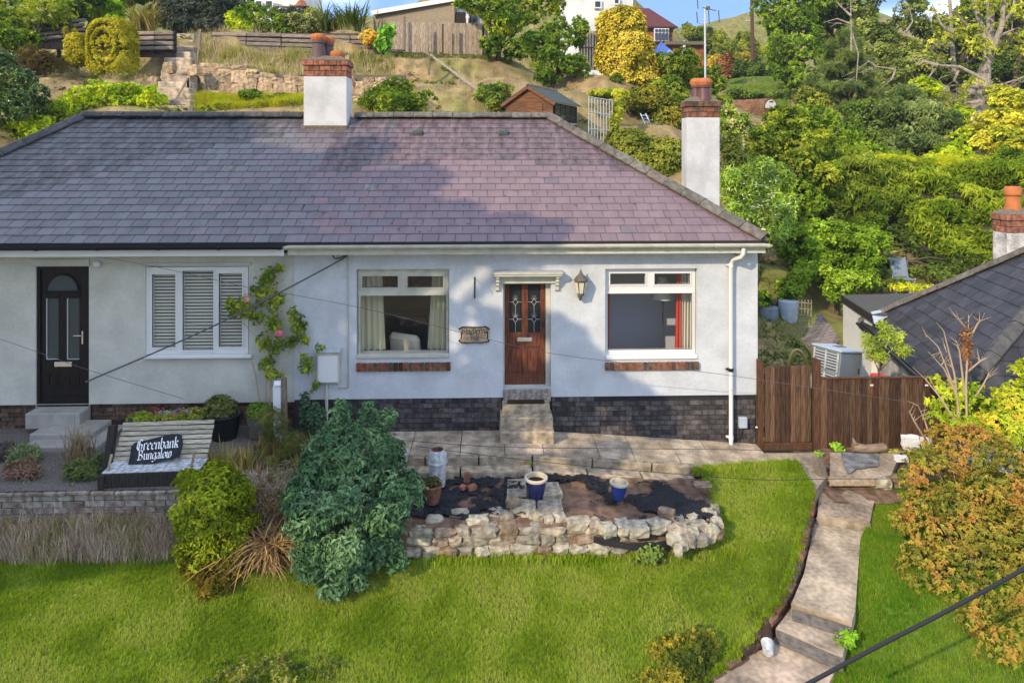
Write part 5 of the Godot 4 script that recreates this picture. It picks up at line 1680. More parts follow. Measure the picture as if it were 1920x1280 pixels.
func front_garden():
	var st := mb(true)
	var bed_at := func(u: float, vv: float) -> Vector3:
		var v := minf(vv / 0.9, 1.0)
		var x := lerpf(-2.9, 3.05 - 0.5 * v * v, u)
		var z := lerpf(1.24, 2.6, v)
		return Vector3(x, bed_y(x, z) - 0.05 * v + n3(Vector3(x, 0, z) * 2.5) * 0.05 - maxf(0.0, vv - 0.9) * 6.0, z + maxf(0.0, vv - 0.9) * 0.5)
	grid(st, 60, 20, bed_at)
	struct("flower_bed", st, M.bed_soil)
	# black weed fabric, torn and rucked, over part of the bed
	var fab := thing("weed_fabric", "torn rucked black weed fabric lying over the left part of the flower bed", "fabric", bed_at.call(0.35, 0.5))
	var patch := func(x0: float, x1: float, z0: float, z1: float, amp: float, hole: float):
		var s2 := mb(true)
		var nx := int((x1 - x0) / 0.022)
		var nzz := int((z1 - z0) / 0.022)
		for i in nx:
			for j in nzz:
				var q := []
				for e in [[0, 0], [1, 0], [1, 1], [0, 1]]:
					var x: float = lerpf(x0, x1, float(i + e[0]) / nx)
					var z: float = lerpf(z0, z1, float(j + e[1]) / nzz) + n3(Vector3(x * 2.5, 9, 1)) * 0.1
					q.append(Vector3(x, bed_y(x, z) + 0.03 - 0.05 * (z - 1.24) / 1.36 + n3(Vector3(x * 2.5, 0, z * 2.5)) * 0.05 + absf(n3(Vector3(x * 5.0, 3, z * 11.0))) * amp, z))
				if n3(q[0] * 1.1 + Vector3(5, 0, 2)) + 0.25 * n3(q[0] * 6.0) > hole: continue
				oquad(s2, q[0], q[1], q[2], q[3], Vector3.UP)
		wp(fab, "fabric_sheet", s2, M.membrane)
	patch.call(-1.75, 0.15, 1.32, 2.4, 0.06, 0.24)
	patch.call(0.15, 1.35, 1.28, 1.5, 0.07, 0.3)
	patch.call(1.1, 2.85, 1.45, 2.5, 0.05, 0.03)
	var strip := mb(true)
	for i in 14:
		var q := []
		for e in [[0, 0], [1, 0], [1, 1], [0, 1]]:
			var u: float = (i + e[0]) / 14.0
			var p := ony(lerpf(1105, 1262, u), lerpf(1003, 1018, sin(u * 2.6)) - (0 if e[1] == 0 else 6), -0.38)
			q.append(p + Vector3(0, 0.03 - 0.09 * e[1] + n3(Vector3(u * 6.0, e[1], 0)) * 0.03, 0.05 + 0.1 * e[1]))
		oquad(strip, q[0], q[1], q[2], q[3], Vector3.UP)
	wp(fab, "fabric_strip", strip, M.membrane)
	# flagstones in the bed
	for s in [[[952, 898], [986, 896], [987, 930], [950, 932]], [[1020, 904], [1046, 903], [1056, 926], [1018, 930]], [[950, 934], [1004, 936], [1004, 958], [958, 956]], [[1008, 938], [1052, 934], [1056, 955], [1009, 956]]]:
		var pts := []
		for c in s: pts.append(ony(c[0], c[1], -0.13))
		st = mb()
		slab(st, pts, 0.07)
		var f := thing("flagstone", ["square pale flagstone left of the large blue pot", "cracked pale flagstone right of the large blue pot", "pale flagstone in front of the large blue pot, left of two", "pale flagstone in front of the large blue pot, right of two"][taken.get(str(get_instance_id()) + "flagstone", -1) + 1], "flagstone", pts[0], 0.0, "flagstones round the blue pot")
		wp(f, "stone", st, pick(M.stone))
	# dry stone edging, stone by stone
	var wall := thing("dry_stone_edging", "low tumbled dry stone edging of pale rounded stones along the flower bed", "stone wall", ony(1000, 1000, -0.5))
	var top := [[815, 974, 30, 17, 0], [861, 962, 36, 18, 0.1], [896, 975, 40, 22, -0.05], [929, 962, 30, 24, 0.1], [951, 966, 24, 22, 0], [985, 962, 20, 30, 0.1], [1006, 965, 28, 28, -0.1], [1028, 972, 17, 22, 0.2], [1049, 970, 24, 27, 0.1], [1084, 979, 44, 24, 0.05], [1115, 981, 20, 24, 0.1], [1138, 988, 28, 26, 0.5], [1167, 984, 24, 34, 0], [1197, 987, 36, 27, 0.05], [1234, 981, 42, 26, 0.35], [1271, 992, 36, 26, -0.15], [1298, 995, 22, 16, 0], [1300, 972, 26, 16, 0.4], [1310, 985, 30, 18, 0.4], [1331, 963, 22, 26, 0.2], [1344, 978, 20, 16, 0], [1336, 992, 20, 16, 0.3], [1273, 975, 16, 10, 0.1]]
	var k := 0
	for s in top:
		var w: float = s[2] * 0.0078
		var p := ony(s[0], s[1], -0.2 if s[0] < 1250 else -0.26)
		stone_at(wall, p + Vector3(0, -0.03, 0), Vector3(w, 0.16, maxf(0.17, s[3] * 0.0088)), s[4] + R(-0.1, 0.1), pick(M.stone), k)
		k += 1
	for row in [[0, -0.29, 770, 1285, 988], [0, -0.4, 765, 1320, 1008], [1, -0.53, 760, 1330, 1030]]:
		var px: float = row[2]
		while px < row[3]:
			var wpx := R(26, 52)
			var p := ony(px + wpx * 0.5, row[4], row[1])
			p.z = 2.5 + (0.05 if row[0] == 0 else 0.1) - 0.25 * smoothstep(1220, 1330, px) + R(-0.02, 0.02)
			stone_at(wall, p, Vector3(wpx * 0.0076, R(0.09, 0.17), R(0.18, 0.26)), R(-0.3, 0.3), pick(M.stone) if rng.randf() < 0.85 else pick(M.brown_stone), k, 0.5)
			px += wpx
			k += 1
	for s in [[1265, 1012, 24, 14], [1290, 1012, 26, 16], [1276, 1020, 24, 14], [1313, 1012, 26, 15], [1272, 1030, 14, 10], [1330, 1008, 18, 24], [1345, 1000, 16, 12], [1326, 946, 20, 28], [1341, 955, 16, 20]]:
		stone_at(wall, ony(s[0], s[1], -0.4 + 0.1 * R(0, 1)), Vector3(s[2] * 0.0078, 0.13, 0.16), R(-0.5, 0.5), pick(M.stone) if rng.randf() < 0.6 else pick(M.brown_stone), k)
		k += 1
	var loose := [["loose_stone", "orange-brown stone lying on the dry stone edging at its right end", 1250, 968, 0.24, 0.11, 0.13, "brown_stone"], ["loose_stone", "ochre crusted stone among the edging in front of the flagstones", 962, 950, 0.2, 0.13, 0.16, "brown_stone"], ["slate_piece", "thin grey-brown slate piece lying at the back right of the bed", 1318, 912, 0.26, 0.03, 0.2, "brown_stone"]]
	for s in loose:
		var t := thing(s[0], s[1], "stone", ony(s[2], s[3], -0.15) + Vector3(0, s[5] * 0.35 + 0.02, 0))
		put(t, "stone_body", rock(Vector3(s[4], s[5], s[6]), 77 + k, 0.6), M[s[7]][1]).rotation.y = R(-0.5, 0.5)
		k += 1
	# loose bricks
	var bl := ["pale orange brick standing upright on the black fabric, rearmost of three", "orange brick lying flat on the black fabric, largest face up", "broken half brick, smallest of the three on the black fabric"]
	var bp := [[875, 905, 0.1, 0.16, 0.07, 0.0], [885, 918, 0.13, 0.07, 0.1, 0.45], [868, 917, 0.09, 0.06, 0.09, -0.6]]
	for i in 3:
		var b: Array = bp[i]
		var t := thing("brick", bl[i], "brick", ony(b[0], b[1], -0.13), b[5], "loose bricks on the black fabric")
		st = mb()
		box(st, Vector3(0, b[3] * 0.5, 0), Vector3(b[2], b[3], b[4]), Basis(Vector3.BACK, R(-0.08, 0.08)), 0.006)
		part(t, "brick_body", st, M.chimney_brick[i + 1])
	# pots
	pot("large dark blue glazed pot with cream rim and dead stems on the flagstones", ony(1005, 932, -0.14), 0.165, 0.31, 0.105, M.blue_glaze, M.cream_glaze, M.compost, "blue glazed pots")
	pot("small bright blue glazed pot, empty and leaning, right of the large blue pot", ony(1159, 938, -0.16) + Vector3(0, 0.0, 0), 0.13, 0.28, 0.055, M.bright_glaze, M.cream_glaze, M.cream_glaze, "blue glazed pots", Basis(Vector3.BACK, -0.06))
	var tp := pot("brown clay pot with a withered plant in front of the white chimney pot", ony(811, 942, -0.15), 0.135, 0.27, 0.09, M.clay_pot, M.clay_pot, M.compost)
	foliage(tp, "withered_plant", [[tp.position + Vector3(0, 0.29, 0), Vector3(0.1, 0.06, 0.1)]], 60, "small", "dull", 0.05, [lin(0.08, 0.05, 0.02), lin(0.09, 0.11, 0.03), lin(0.2, 0.17, 0.08)], {"gap": -2.0})
	var cp := thing("chimney_pot", "old white painted chimney pot standing as a planter beside the big shrub", "planter", ony(820, 909, -0.12))
	st = mb()
	lathe(st, Vector3.ZERO, [Vector2(0.12, 0), Vector2(0.135, 0.25), Vector2(0.138, 0.33), Vector2(0.155, 0.345), Vector2(0.155, 0.375), Vector2(0.142, 0.385), Vector2(0.145, 0.47), Vector2(0.105, 0.545), Vector2(0.09, 0.55), Vector2(0.085, 0.46), Vector2(0, 0.46)], 24)
	part(cp, "pot_body", st, M.white_pot)
	st = mb()
	lathe(st, Vector3.ZERO, [Vector2(0.098, 0.552), Vector2(0.088, 0.556), Vector2(0.084, 0.44)], 20)
	part(cp, "bare_clay_rim", st, M.clay_pot)
	pot("white pot half hidden behind the big blue-green shrub", ony(750, 880, -0.1), 0.13, 0.28, 0.09, M.white_pot, M.white_pot, M.compost)
	bench()
	left_terrace()
	# clay drain pipe poking out of the brick edging
	var a := ony(1436, 1172, -0.78)
	var b2 := ony(1440, 1232, -0.88)
	var pipe := thing("drain_pipe", "stubby old clay drain pipe with a white end sticking out of the brick edging", "pipe", b2)
	st = mb()
	tube(st, [a + Vector3(0, 0.05, 0), a.lerp(b2, 0.75) + Vector3(0, 0.07, 0)], 0.062, 0.07, 12)
	wp(pipe, "pipe_body", st, M.sign_edge)
	st = mb()
	tube(st, [a.lerp(b2, 0.72) + Vector3(0, 0.07, 0), b2 + Vector3(0, 0.06, 0.02)], 0.075, 0.055, 12)
	wp(pipe, "white_end", st, M.white_pot)

func bench():
	var c := ony(285, 905, 0.19)
	var b := thing("garden_bench", "low slatted garden bench with weathered cream slats and dark frame on the gravel terrace", "bench", Vector3(c.x, 0.2, c.z), 0.05)
	var w := 1.37
	var tilt := 0.62
	var foot := Vector3(0, 0.19, -0.27)
	var up := Vector3(0, cos(tilt), -sin(tilt))
	for i in 8:
		var st := mb()
		var q := foot + up * (0.05 + i * 0.071)
		box(st, q + Vector3(R(-0.01, 0.01), 0, 0), Vector3(w, 0.058, 0.02), Basis(Vector3.RIGHT, -tilt) * Basis(Vector3.BACK, R(-0.004, 0.004)), 0.005)
		part(b, "back_slat", st, pick(M.bench_slat))
	for i in 3:
		var st := mb()
		box(st, Vector3(0.02, 0.205 - i * 0.004, -0.21 + i * 0.125), Vector3(w, 0.022, 0.115), Basis.IDENTITY, 0.005)
		part(b, "seat_slat", st, M.white_pot)
	var st := mb()
	box(st, Vector3(0.02, 0.08, 0.09), Vector3(w, 0.2, 0.035), Basis.IDENTITY, 0.006)
	part(b, "front_board", st, M.bench_dark)
	for s in [-1, 1]:
		st = mb()
		box(st, Vector3(s * (w * 0.5 - 0.03), 0.08, 0.115), Vector3(0.09, 0.2, 0.07), Basis.IDENTITY, 0.006)
		part(b, "leg", st, M.bench_dark)
		st = mb()
		beam(st, Vector3(s * (w * 0.5 - 0.08), 0.0, -0.26), foot + up * 0.62 + Vector3(s * (w * 0.5 - 0.08), 0, -0.03), 0.06, 0.045, 0.004)
		part(b, "back_post", st, M.bench_dark)
	st = mb()
	box(st, Vector3(-w * 0.5 - 0.06, 0.34, -0.3), Vector3(0.1, 0.75, 0.12), Basis(Vector3.RIGHT, -0.3), 0.008)
	part(b, "end_post", st, M.bench_dark)
	for s in [[-0.6, 0.1, "rail_wood"], [0.57, 0.2, "log"]]:
		st = mb()
		beam(st, Vector3(s[0] - 0.02, 0.02, 0.1), Vector3(s[0] + 0.02, 0.42, -0.02), 0.035, 0.02, 0.003)
		part(b, "broken_arm", st, M[s[2]])
	# slate name plaque leaning on the seat
	var p := b.transform * Vector3(-0.03, 0.215, -0.13)
	var sg := thing("house_sign", "black slate plaque with white black-letter words leaning on the bench", "sign", p, 0.05)
	var lean := Basis(Vector3.BACK, 0.05) * Basis(Vector3.RIGHT, -0.5)
	var poly := PackedVector2Array()
	for v in ragged(0.74, 0.36, 40, 0.01): poly.append(v + Vector2(0, 0.18 + 0.035 * sin(v.x * 5.0)))
	st = mb()
	prism(st, poly, -0.01, 0.012, Transform3D(lean, Vector3.ZERO))
	part(sg, "slate", st, M.sign_slate)
	st = mb()
	lettering(st, "Greenbank", lean * Vector3(0.02, 0.245, 0.016), 0.098, lean.x, lean.y, 0.2)
	lettering(st, "Bungalow", lean * Vector3(0.0, 0.105, 0.016), 0.086, lean.x, lean.y, 0.2)
	part(sg, "lettering", st, M.letter_white)

func left_terrace():
	# pale painted brick wall under the terrace
	var wl := thing("terrace_wall", "low wall of pale weathered bricks holding up the gravel terrace", "garden wall", Vector3(-6.0, -0.5, 2.2))
	var st := mb()
	span(st, Vector3(-9.6, -0.7, 2.09), Vector3(-3.9, 0.13, 2.18))
	wp(wl, "mortar", st, M.joint)
	brick_band(wl, Rect2(-8.4, -0.52, 4.4, 0.64), 2.21, 0.092, 0.29, M.pale_brick, [], 0.07, "brick", 300, 0.012)
	var cop := -8.4
	while cop < -4.0:
		st = mb()
		var w := R(0.28, 0.42)
		box(st, Vector3(cop + w * 0.5, 0.145 + R(-0.008, 0.008), 2.14), Vector3(w - 0.012, 0.05, 0.2), Basis(Vector3.UP, R(-0.03, 0.03)), 0.01)
		wp(wl, "coping_brick", st, pick(M.pale_brick))
		cop += w
	# a bin-like black pot, a wicker planter, a trough of flowers
	var p := pot("black plastic tub with scruffy herbs on the gravel right of the bench", Vector3(onz(421, 800, 0.45).x, 0.19, 0.45), 0.25, 0.42, 0.19, M.black_plastic, M.black_plastic, M.compost)
	foliage(p, "herbs", [[p.position + Vector3(-0.08, 0.5, 0), Vector3(0.24, 0.2, 0.2)]], 420, "small", "dull", 0.055, [lin(0.10, 0.115, 0.03), lin(0.17, 0.19, 0.05), lin(0.22, 0.17, 0.08)], {"gap": -0.6})
	p = pot("dark pot behind the right end of the bench", Vector3(onz(372, 790, 0.3).x, 0.19, 0.35), 0.17, 0.3, 0.13, M.black_plastic, M.black_plastic, M.compost)
	var wk := thing("wicker_planter", "pale wicker basket planter with a loop handle below the climbing rose", "planter", Vector3(onz(483, 800, 0.4).x, 0.19, 0.4))
	st = mb()
	for i in 9: lathe(st, Vector3.ZERO, [Vector2(0.13 + i * 0.0055, i * 0.042), Vector2(0.145 + i * 0.0055, i * 0.042 + 0.021), Vector2(0.1355 + i * 0.0055, i * 0.042 + 0.042)], 22)
	part(wk, "basket_weave", st, M.wicker)
	st = mb()
	lathe(st, Vector3.ZERO, [Vector2(0.17, 0.32), Vector2(0, 0.34)], 16)
	part(wk, "compost", st, M.compost)
	st = mb()
	var hp := []
	for i in 9: hp.append(Vector3(-0.12 + cos(PI * i / 8.0) * 0.06, 0.36 + sin(PI * i / 8.0) * 0.14, 0.1))
	tube(st, hp, 0.012, 0.012, 6)
	part(wk, "handle", st, M.wicker)
	foliage(wk, "leaves", [[wk.position + Vector3(0.02, 0.42, 0), Vector3(0.17, 0.13, 0.16)]], 240, "small", "leafy", 0.055, [lin(0.06, 0.10, 0.02), lin(0.12, 0.16, 0.04), lin(0.2, 0.14, 0.06)], {"gap": -0.8})
	var tr := thing("flower_trough", "dark trough of small mixed flowers along the plinth behind the bench", "planter", Vector3(onz(310, 780, 0.25).x, 0.2, 0.3))
	st = mb()
	box(st, Vector3(0, 0.1, 0), Vector3(1.25, 0.2, 0.24), Basis.IDENTITY, 0.015)
	part(tr, "trough", st, M.brown_pot)
	foliage(tr, "leaves", [[tr.position + Vector3(-0.4, 0.26, 0), Vector3(0.25, 0.13, 0.14)], [tr.position + Vector3(0.05, 0.28, 0), Vector3(0.28, 0.13, 0.14)], [tr.position + Vector3(0.45, 0.28, 0), Vector3(0.25, 0.15, 0.14)]], 620, "small", "leafy", 0.05, [lin(0.07, 0.10, 0.02), lin(0.14, 0.17, 0.03), lin(0.22, 0.19, 0.05)], {"gap": -0.8})
	for f in [["red_flowers", -0.12, 0.06, 16, lin(0.7, 0.02, 0.05)], ["mauve_flowers", 0.18, 0.35, 60, lin(0.38, 0.32, 0.55)], ["white_flowers", 0.3, 0.4, 50, lin(0.7, 0.66, 0.7)], ["pink_flowers", 0.3, 0.25, 22, lin(0.6, 0.16, 0.24)]]:
		var ft := []
		var fc := []
		for i in f[3]:
			ft.append(Transform3D(Basis(Vector3.UP, R(0, TAU)).scaled(Vector3.ONE * 0.022), Vector3(f[1] + R(-1, 1) * f[2], 0.4 + R(-0.08, 0.05) + (0.08 if f[0] == "red_flowers" else 0.0), R(-0.04, 0.15))))
			fc.append(tint([f[4]], 0.0, 0.2))
		scatter(tr, f[0], G["broad"], M.leafy, ft, fc)
	# post with a white board among the plants at the party line
	var po := onz(528, 770, 0.6)
	var ps := thing("boundary_post", "leaning white board and round wooden post at the line between the two houses", "post", Vector3(po.x, 0.15, 0.6))
	st = mb()
	box(st, Vector3(-0.07, 0.5, 0.02), Vector3(0.13, 0.95, 0.03), Basis(Vector3.BACK, 0.02), 0.01)
	box(st, Vector3(-0.065, 1.0, 0.0), Vector3(0.12, 0.09, 0.1), Basis(Vector3.RIGHT, -0.5), 0.01)
	part(ps, "white_board", st, M.upvc)
	st = mb()
	tube(st, [Vector3(0.05, 0, 0), Vector3(0.04, 1.1, 0.0)], 0.05, 0.045, 10)
	part(ps, "post", st, M.post_wood)

# ---------- gate, fence, rubble and the neighbour on the right
func board_row(parent: Node3D, a: Vector3, b: Vector3, y0: float, y1: float, w: float, t: float, mats: Array, called := "board", uneven := 0.012) -> void:
	var n := int(round(Vector2(b.x - a.x, b.z - a.z).length() / w))
	var dir := (b - a).normalized()
	dir.y = 0
	var bas := Basis(dir, Vector3.UP, dir.cross(Vector3.UP))
	var wid := Vector2(b.x - a.x, b.z - a.z).length() / n
	var shape := [boxm(Vector3(wid * 0.9, y1 - y0, t), 0.004), boxm(Vector3(wid * 0.94, y1 - y0 - 0.01, t), 0.004), boxm(Vector3(wid * 0.9, y1 - y0 + 0.008, t), 0.004)]
	for i in n:
		var p := a.lerp(b, (i + 0.5) / n)
		p.y = (y0 + y1) * 0.5
		var o := put(parent, called, pick(shape), pick(mats), p + bas.z * R(-uneven, uneven) - gpos(parent))
		o.basis = bas * Basis(Vector3.BACK, R(-0.004, 0.004))
func gate_and_right():
	var zf := 0.06
	var g0 := onz(1424, 700, zf)
	var g1 := onz(1531, 700, zf)
	var yt := onz(1480, 686, zf).y
	var gt := thing("garden_gate", "tall brown boarded garden gate between the white house corner and the fence", "gate", Vector3(g0.x, -0.3, zf))
	board_row(gt, Vector3(g0.x + 0.1, 0, zf), Vector3(g1.x - 0.1, 0, zf), -0.17, yt, 0.098, 0.022, M.fence_board, "gate_board", 0.008)
	for r in [[0.0, 0.1], [0.95, 0.1]]:
		var st := mb()
		span(st, Vector3(g0.x + 0.1, r[0], zf - 0.05), Vector3(g1.x - 0.1, r[0] + r[1], zf - 0.02))
		wp(gt, "gate_ledge", st, M.fence_wood)
	for s in [[g0.x - 0.03, g0.x + 0.07, 0.12], [g1.x - 0.06, g1.x + 0.07, 0.14]]:
		var st := mb()
		prism(st, PackedVector2Array([Vector2(s[0], -0.35), Vector2(s[1], -0.35), Vector2(s[1], yt + s[2] * 0.6), Vector2((s[0] + s[1]) * 0.5, yt + s[2]), Vector2(s[0], yt + s[2])]), zf - 0.06, zf + 0.035)
		wp(gt, "gate_post", st, M.fence_wood)
	var st := mb()
	span(st, Vector3(g0.x + 0.08, -0.31, zf - 0.04), Vector3(g1.x - 0.08, -0.185, zf + 0.03), 0.006)
	wp(gt, "threshold", st, M.fence_wood)
	st = mb()
	lathe(st, onz(1419, 801, zf + 0.05), [Vector2(0, -0.025), Vector2(0.025, 0), Vector2(0, 0.025)], 10)
	wp(gt, "white_knob", st, M.white_plastic)
	var f1 := onz(1850, 712, zf + 0.02)
	var fy := onz(1600, 709, zf).y
	var fn := thing("board_fence", "brown close-boarded fence right of the gate with streaky boards", "fence", Vector3(g1.x + 0.1, -0.4, zf))
	board_row(fn, Vector3(g1.x + 0.075, 0, zf + 0.02), Vector3(f1.x, 0, zf + 0.02), -0.42, fy, 0.105, 0.02, M.fence_board, "fence_board", 0.012)
	st = mb()
	span(st, Vector3(g1.x + 0.075, fy + 0.003, zf - 0.02), Vector3(f1.x, fy + 0.028, zf + 0.05), 0.004)
	wp(fn, "capping_rail", st, M.fence_wood)
	for y in [0.05, 0.85]:
		st = mb()
		span(st, Vector3(g1.x + 0.08, y, zf - 0.06), Vector3(f1.x, y + 0.09, zf - 0.015))
		wp(fn, "rail", st, M.fence_wood)
	for px in [1635, 1738]:
		st = mb()
		var q := onz(px, 722, zf + 0.045)
		span(st, q + Vector3(-0.03, -0.015, 0), q + Vector3(0.03, 0.015, 0.008), 0.003)
		wp(fn, "white_clip", st, M.white_plastic)
	# rubble at the foot of the fence
	var sl := thing("slate_sheet", "broken dark grey slate sheet lying on the pale slab by the fence", "slate", ony(1610, 860, -0.3))
	st = mb()
	slab(st, [ony(1577, 848, -0.2), ony(1648, 848, -0.2), ony(1648, 872, -0.2), ony(1606, 878, -0.2), ony(1596, 886, -0.2), ony(1588, 884, -0.2)], 0.015)
	wp(sl, "sheet", st, M.slate_sheet)
	var ps := thing("stone_slab", "large pale concrete slab at the foot of the brown fence", "slab", ony(1600, 880, -0.33))
	st = mb()
	slab(st, [ony(1557, 848, -0.22), ony(1690, 846, -0.22), ony(1672, 890, -0.24), ony(1640, 897, -0.24), ony(1556, 897, -0.24)], 0.12)
	wp(ps, "slab_body", st, M.concrete[1])
	var s2 := thing("paving_offcut", "small upright pale slab standing left of the large concrete slab", "slab", ony(1540, 892, -0.3))
	st = mb()
	box(st, ony(1540, 892, -0.3) + Vector3(0, 0.13, 0), Vector3(0.16, 0.3, 0.05), Basis(Vector3.UP, 0.5) * Basis(Vector3.RIGHT, -0.4), 0.008)
	wp(s2, "slab_body", st, M.flaunch)
	var lg := thing("driftwood_log", "split pale log lying along the foot of the fence", "log", ony(1628, 846, -0.2))
	st = mb(true)
	tube(st, [ony(1600, 838, -0.12), ony(1625, 842, -0.14), ony(1660, 838, -0.12)], 0.09, 0.07, 7)
	tube(st, [ony(1606, 838, -0.1), ony(1600, 822, -0.02)], 0.06, 0.015, 6)
	wp(lg, "wood", st, M.log)
	for b in [[1708, 838, 0.26, 0.24, "crumpled white plastic sack against the fence, larger of two"], [1732, 836, 0.2, 0.18, "crumpled white plastic scrap at the hedge edge, smaller of two"], [1690, 862, 0.2, 0.08, "flattened grey-white plastic sheet below the sacks"]]:
		var t := thing("plastic_sack", b[4], "plastic sack", ony(b[0], b[1], -0.2), 0.0, "white plastic waste by the fence")
		put(t, "sack", rock(Vector3(b[2], b[3], b[2] * 0.5), int(b[0]), 0.95), M.white_plastic, Vector3(0, b[3] * 0.3, 0))
	var rub := [[1690, 905, 0.3], [1655, 908, 0.26], [1560, 902, 0.14], [1715, 895, 0.25], [1548, 880, 0.14]]
	var rl := ["flat brown boulder beside the autumn hedge", "rounded pale boulder below the concrete slab", "small pale stone at the corner of the path", "brown boulder half under the autumn hedge", "pale stone wedged beside the upright offcut"]
	for i in rub.size():
		var t := thing("boulder", rl[i], "stone", ony(rub[i][0], rub[i][1], -0.36), 0.0, "stones at the foot of the fence")
		put(t, "stone_body", rock(Vector3(rub[i][2], rub[i][2] * 0.6, rub[i][2] * 0.8), 50 + i, 0.5), pick(M.stone) if i % 2 else pick(M.brown_stone), Vector3(0, 0.03, 0))
	st = mb(true)
	var bank_at := func(u: float, v: float) -> Vector3:
		var x := lerpf(5.0, 8.5, u)
		var z := lerpf(0.1, 1.7, v)
		return Vector3(x, -0.3 - 0.16 * v + n3(Vector3(x, 0, z) * 1.5) * 0.08, z)
	grid(st, 24, 12, bank_at)
	struct("earth_bank", st, M.bed_soil)
	# beyond the gate: hose, cabinet, pallet, trellis, potted tree
	var hz := -2.6
	var hp := []
	var hc := onz(1495, 684, hz)
	for i in 15:
		var a := -0.5 + (PI + 0.7) * i / 14.0
		hp.append(hc + Vector3(cos(a) * 0.175, sin(a) * 0.3 + 0.02, sin(a * 3.0) * 0.02))
	var ho := thing("hose_loop", "yellow-brown hose loop showing above the gate", "hose", Vector3(hc.x, 0.0, hz))
	st = mb(true)
	tube(st, hp, 0.036, 0.036, 8)
	wp(ho, "hose", st, M.hose)
	st = mb()
	span(st, Vector3(hc.x - 0.1, -0.3, hz - 0.05), Vector3(hc.x + 0.1, hc.y - 0.1, hz + 0.05))
	wp(ho, "hose_post", st, M.fence_wood)
	var cz := -1.0
	var cb := onz(1578, 712, cz)
	var cab := thing("grey_cabinet", "tilted grey painted hutch with slatted side behind the brown fence", "cabinet", cb + Vector3(0, -0.35, -0.3), 0.5)
	cab.rotation.z = -0.16
	st = mb()
	span(st, Vector3(-0.34, 0.0, -0.3), Vector3(0.36, 0.86, 0.3), 0.01)
	part(cab, "cabinet_body", st, M.grey_paint)
	st = mb()
	span(st, Vector3(-0.38, 0.862, -0.33), Vector3(0.39, 0.9, 0.33), 0.006)
	part(cab, "cabinet_top", st, M.light_grey_paint)
	st = mb()
	box(st, Vector3(0.12, 0.902, -0.05), Vector3(0.3, 0.012, 0.12), Basis.IDENTITY)
	part(cab, "rusty_plate", st, M.rust)
	for r in 2:
		st = mb()
		span(st, Vector3(-0.352, 0.06 + r * 0.42, -0.25), Vector3(-0.342, 0.4 + r * 0.42, 0.25))
		part(cab, "opening_shade", st, M.gap_shade)  # dark plate on the solid side, painted shade of an opening
		for i in 6:
			st = mb()
			box(st, Vector3(-0.358, 0.1 + r * 0.42 + i * 0.055, 0), Vector3(0.012, 0.022, 0.52), Basis.IDENTITY)
			part(cab, "slat", st, M.light_grey_paint)
		st = mb()
		for e in [[-0.26], [0.0], [0.26]]: box(st, Vector3(-0.366, 0.23 + r * 0.42, e[0]), Vector3(0.014, 0.38, 0.035))
		part(cab, "slat_frame", st, M.white_pot)
	st = mb()
	box(st, Vector3(0.27, 0.5, 0.305), Vector3(0.03, 0.1, 0.012))
	part(cab, "catch", st, M.iron)
	var pz := -1.9
	var pl := thing("wooden_pallet", "weathered pallet leaning at a slant behind the grey hutch", "pallet", onz(1540, 640, pz))
	var pa := onz(1510, 640, pz + 0.2)
	var pu := (onz(1550, 578, pz - 0.5) - pa)
	var pr := (onz(1550, 672, pz + 0.1) - pa)
	pr = (pr - pu.normalized() * pr.dot(pu.normalized())).normalized()
	for i in 6:
		st = mb()
		var q := pa + pr * (0.0 + i * 0.115)
		beam(st, q, q + pu.normalized() * 0.95, 0.11, 0.02, 0.003, pr.cross(pu).normalized())
		wp(pl, "pallet_board", st, pick(M.sleeper))
	for i in 3:
		st = mb()
		var q := pa + pu.normalized() * (0.05 + i * 0.42) - pr * 0.05 - pr.cross(pu).normalized() * 0.06
		beam(st, q, q + pr * 0.75, 0.07, 0.07, 0.003)
		wp(pl, "pallet_bearer", st, M.post_wood)
	var tz := -4.6
	var tl := thing("trellis", "small square white garden trellis in the shaded side garden", "trellis", onz(1508, 630, tz))
	for i in 5:
		st = mb()
		var px := 1496.0 + i * 6.0
		beam(st, onz(px, 628, tz), onz(px + 2, 562, tz), 0.02, 0.015)
		wp(tl, "lath", st, M.rail_wood)
	for i in 6:
		st = mb()
		var py := 566.0 + i * 11.5
		beam(st, onz(1494, py, tz + 0.018), onz(1522, py + 3, tz + 0.018), 0.02, 0.015)
		wp(tl, "lath", st, M.rail_wood)
	for b in [[1478, 578, "light blue plastic barrel in the shade beside the hedge", "light_grey_paint"], [1442, 590, "dark blue-green bin in the shade at the house corner", "grey_paint"]]:
		var q := onz(b[0], b[1], -7.0)
		var t := thing("barrel", b[2], "barrel", q + Vector3(0, -0.4, 0))
		st = mb()
		lathe(st, Vector3.ZERO, [Vector2(0.24, 0), Vector2(0.27, 0.3), Vector2(0.26, 0.62), Vector2(0.22, 0.64), Vector2(0, 0.64)], 18)
		part(t, "barrel_body", st, M[b[3]])
	var rz := -0.9
	var rp := onz(1647, 706, rz)
	var rt2 := thing("potted_tree", "feathery young tree in a red pot behind the brown fence", "potted tree", Vector3(rp.x, rp.y - 0.35, rz))
	st = mb()
	lathe(st, Vector3.ZERO, [Vector2(0.1, -0.4), Vector2(0.14, 0.38), Vector2(0.12, 0.38), Vector2(0, 0.34)], 16)
	part(rt2, "red_pot", st, M.red_plastic)
	var tb := [[onz(1652, 668, rz), Vector3(0.3, 0.16, 0.25)], [onz(1690, 655, rz), Vector3(0.16, 0.12, 0.2)], [onz(1630, 640, rz), Vector3(0.16, 0.14, 0.2)], [onz(1662, 630, rz), Vector3(0.15, 0.22, 0.15)], [onz(1685, 632, rz), Vector3(0.12, 0.14, 0.12)], [onz(1655, 612, rz), Vector3(0.07, 0.12, 0.08)]]
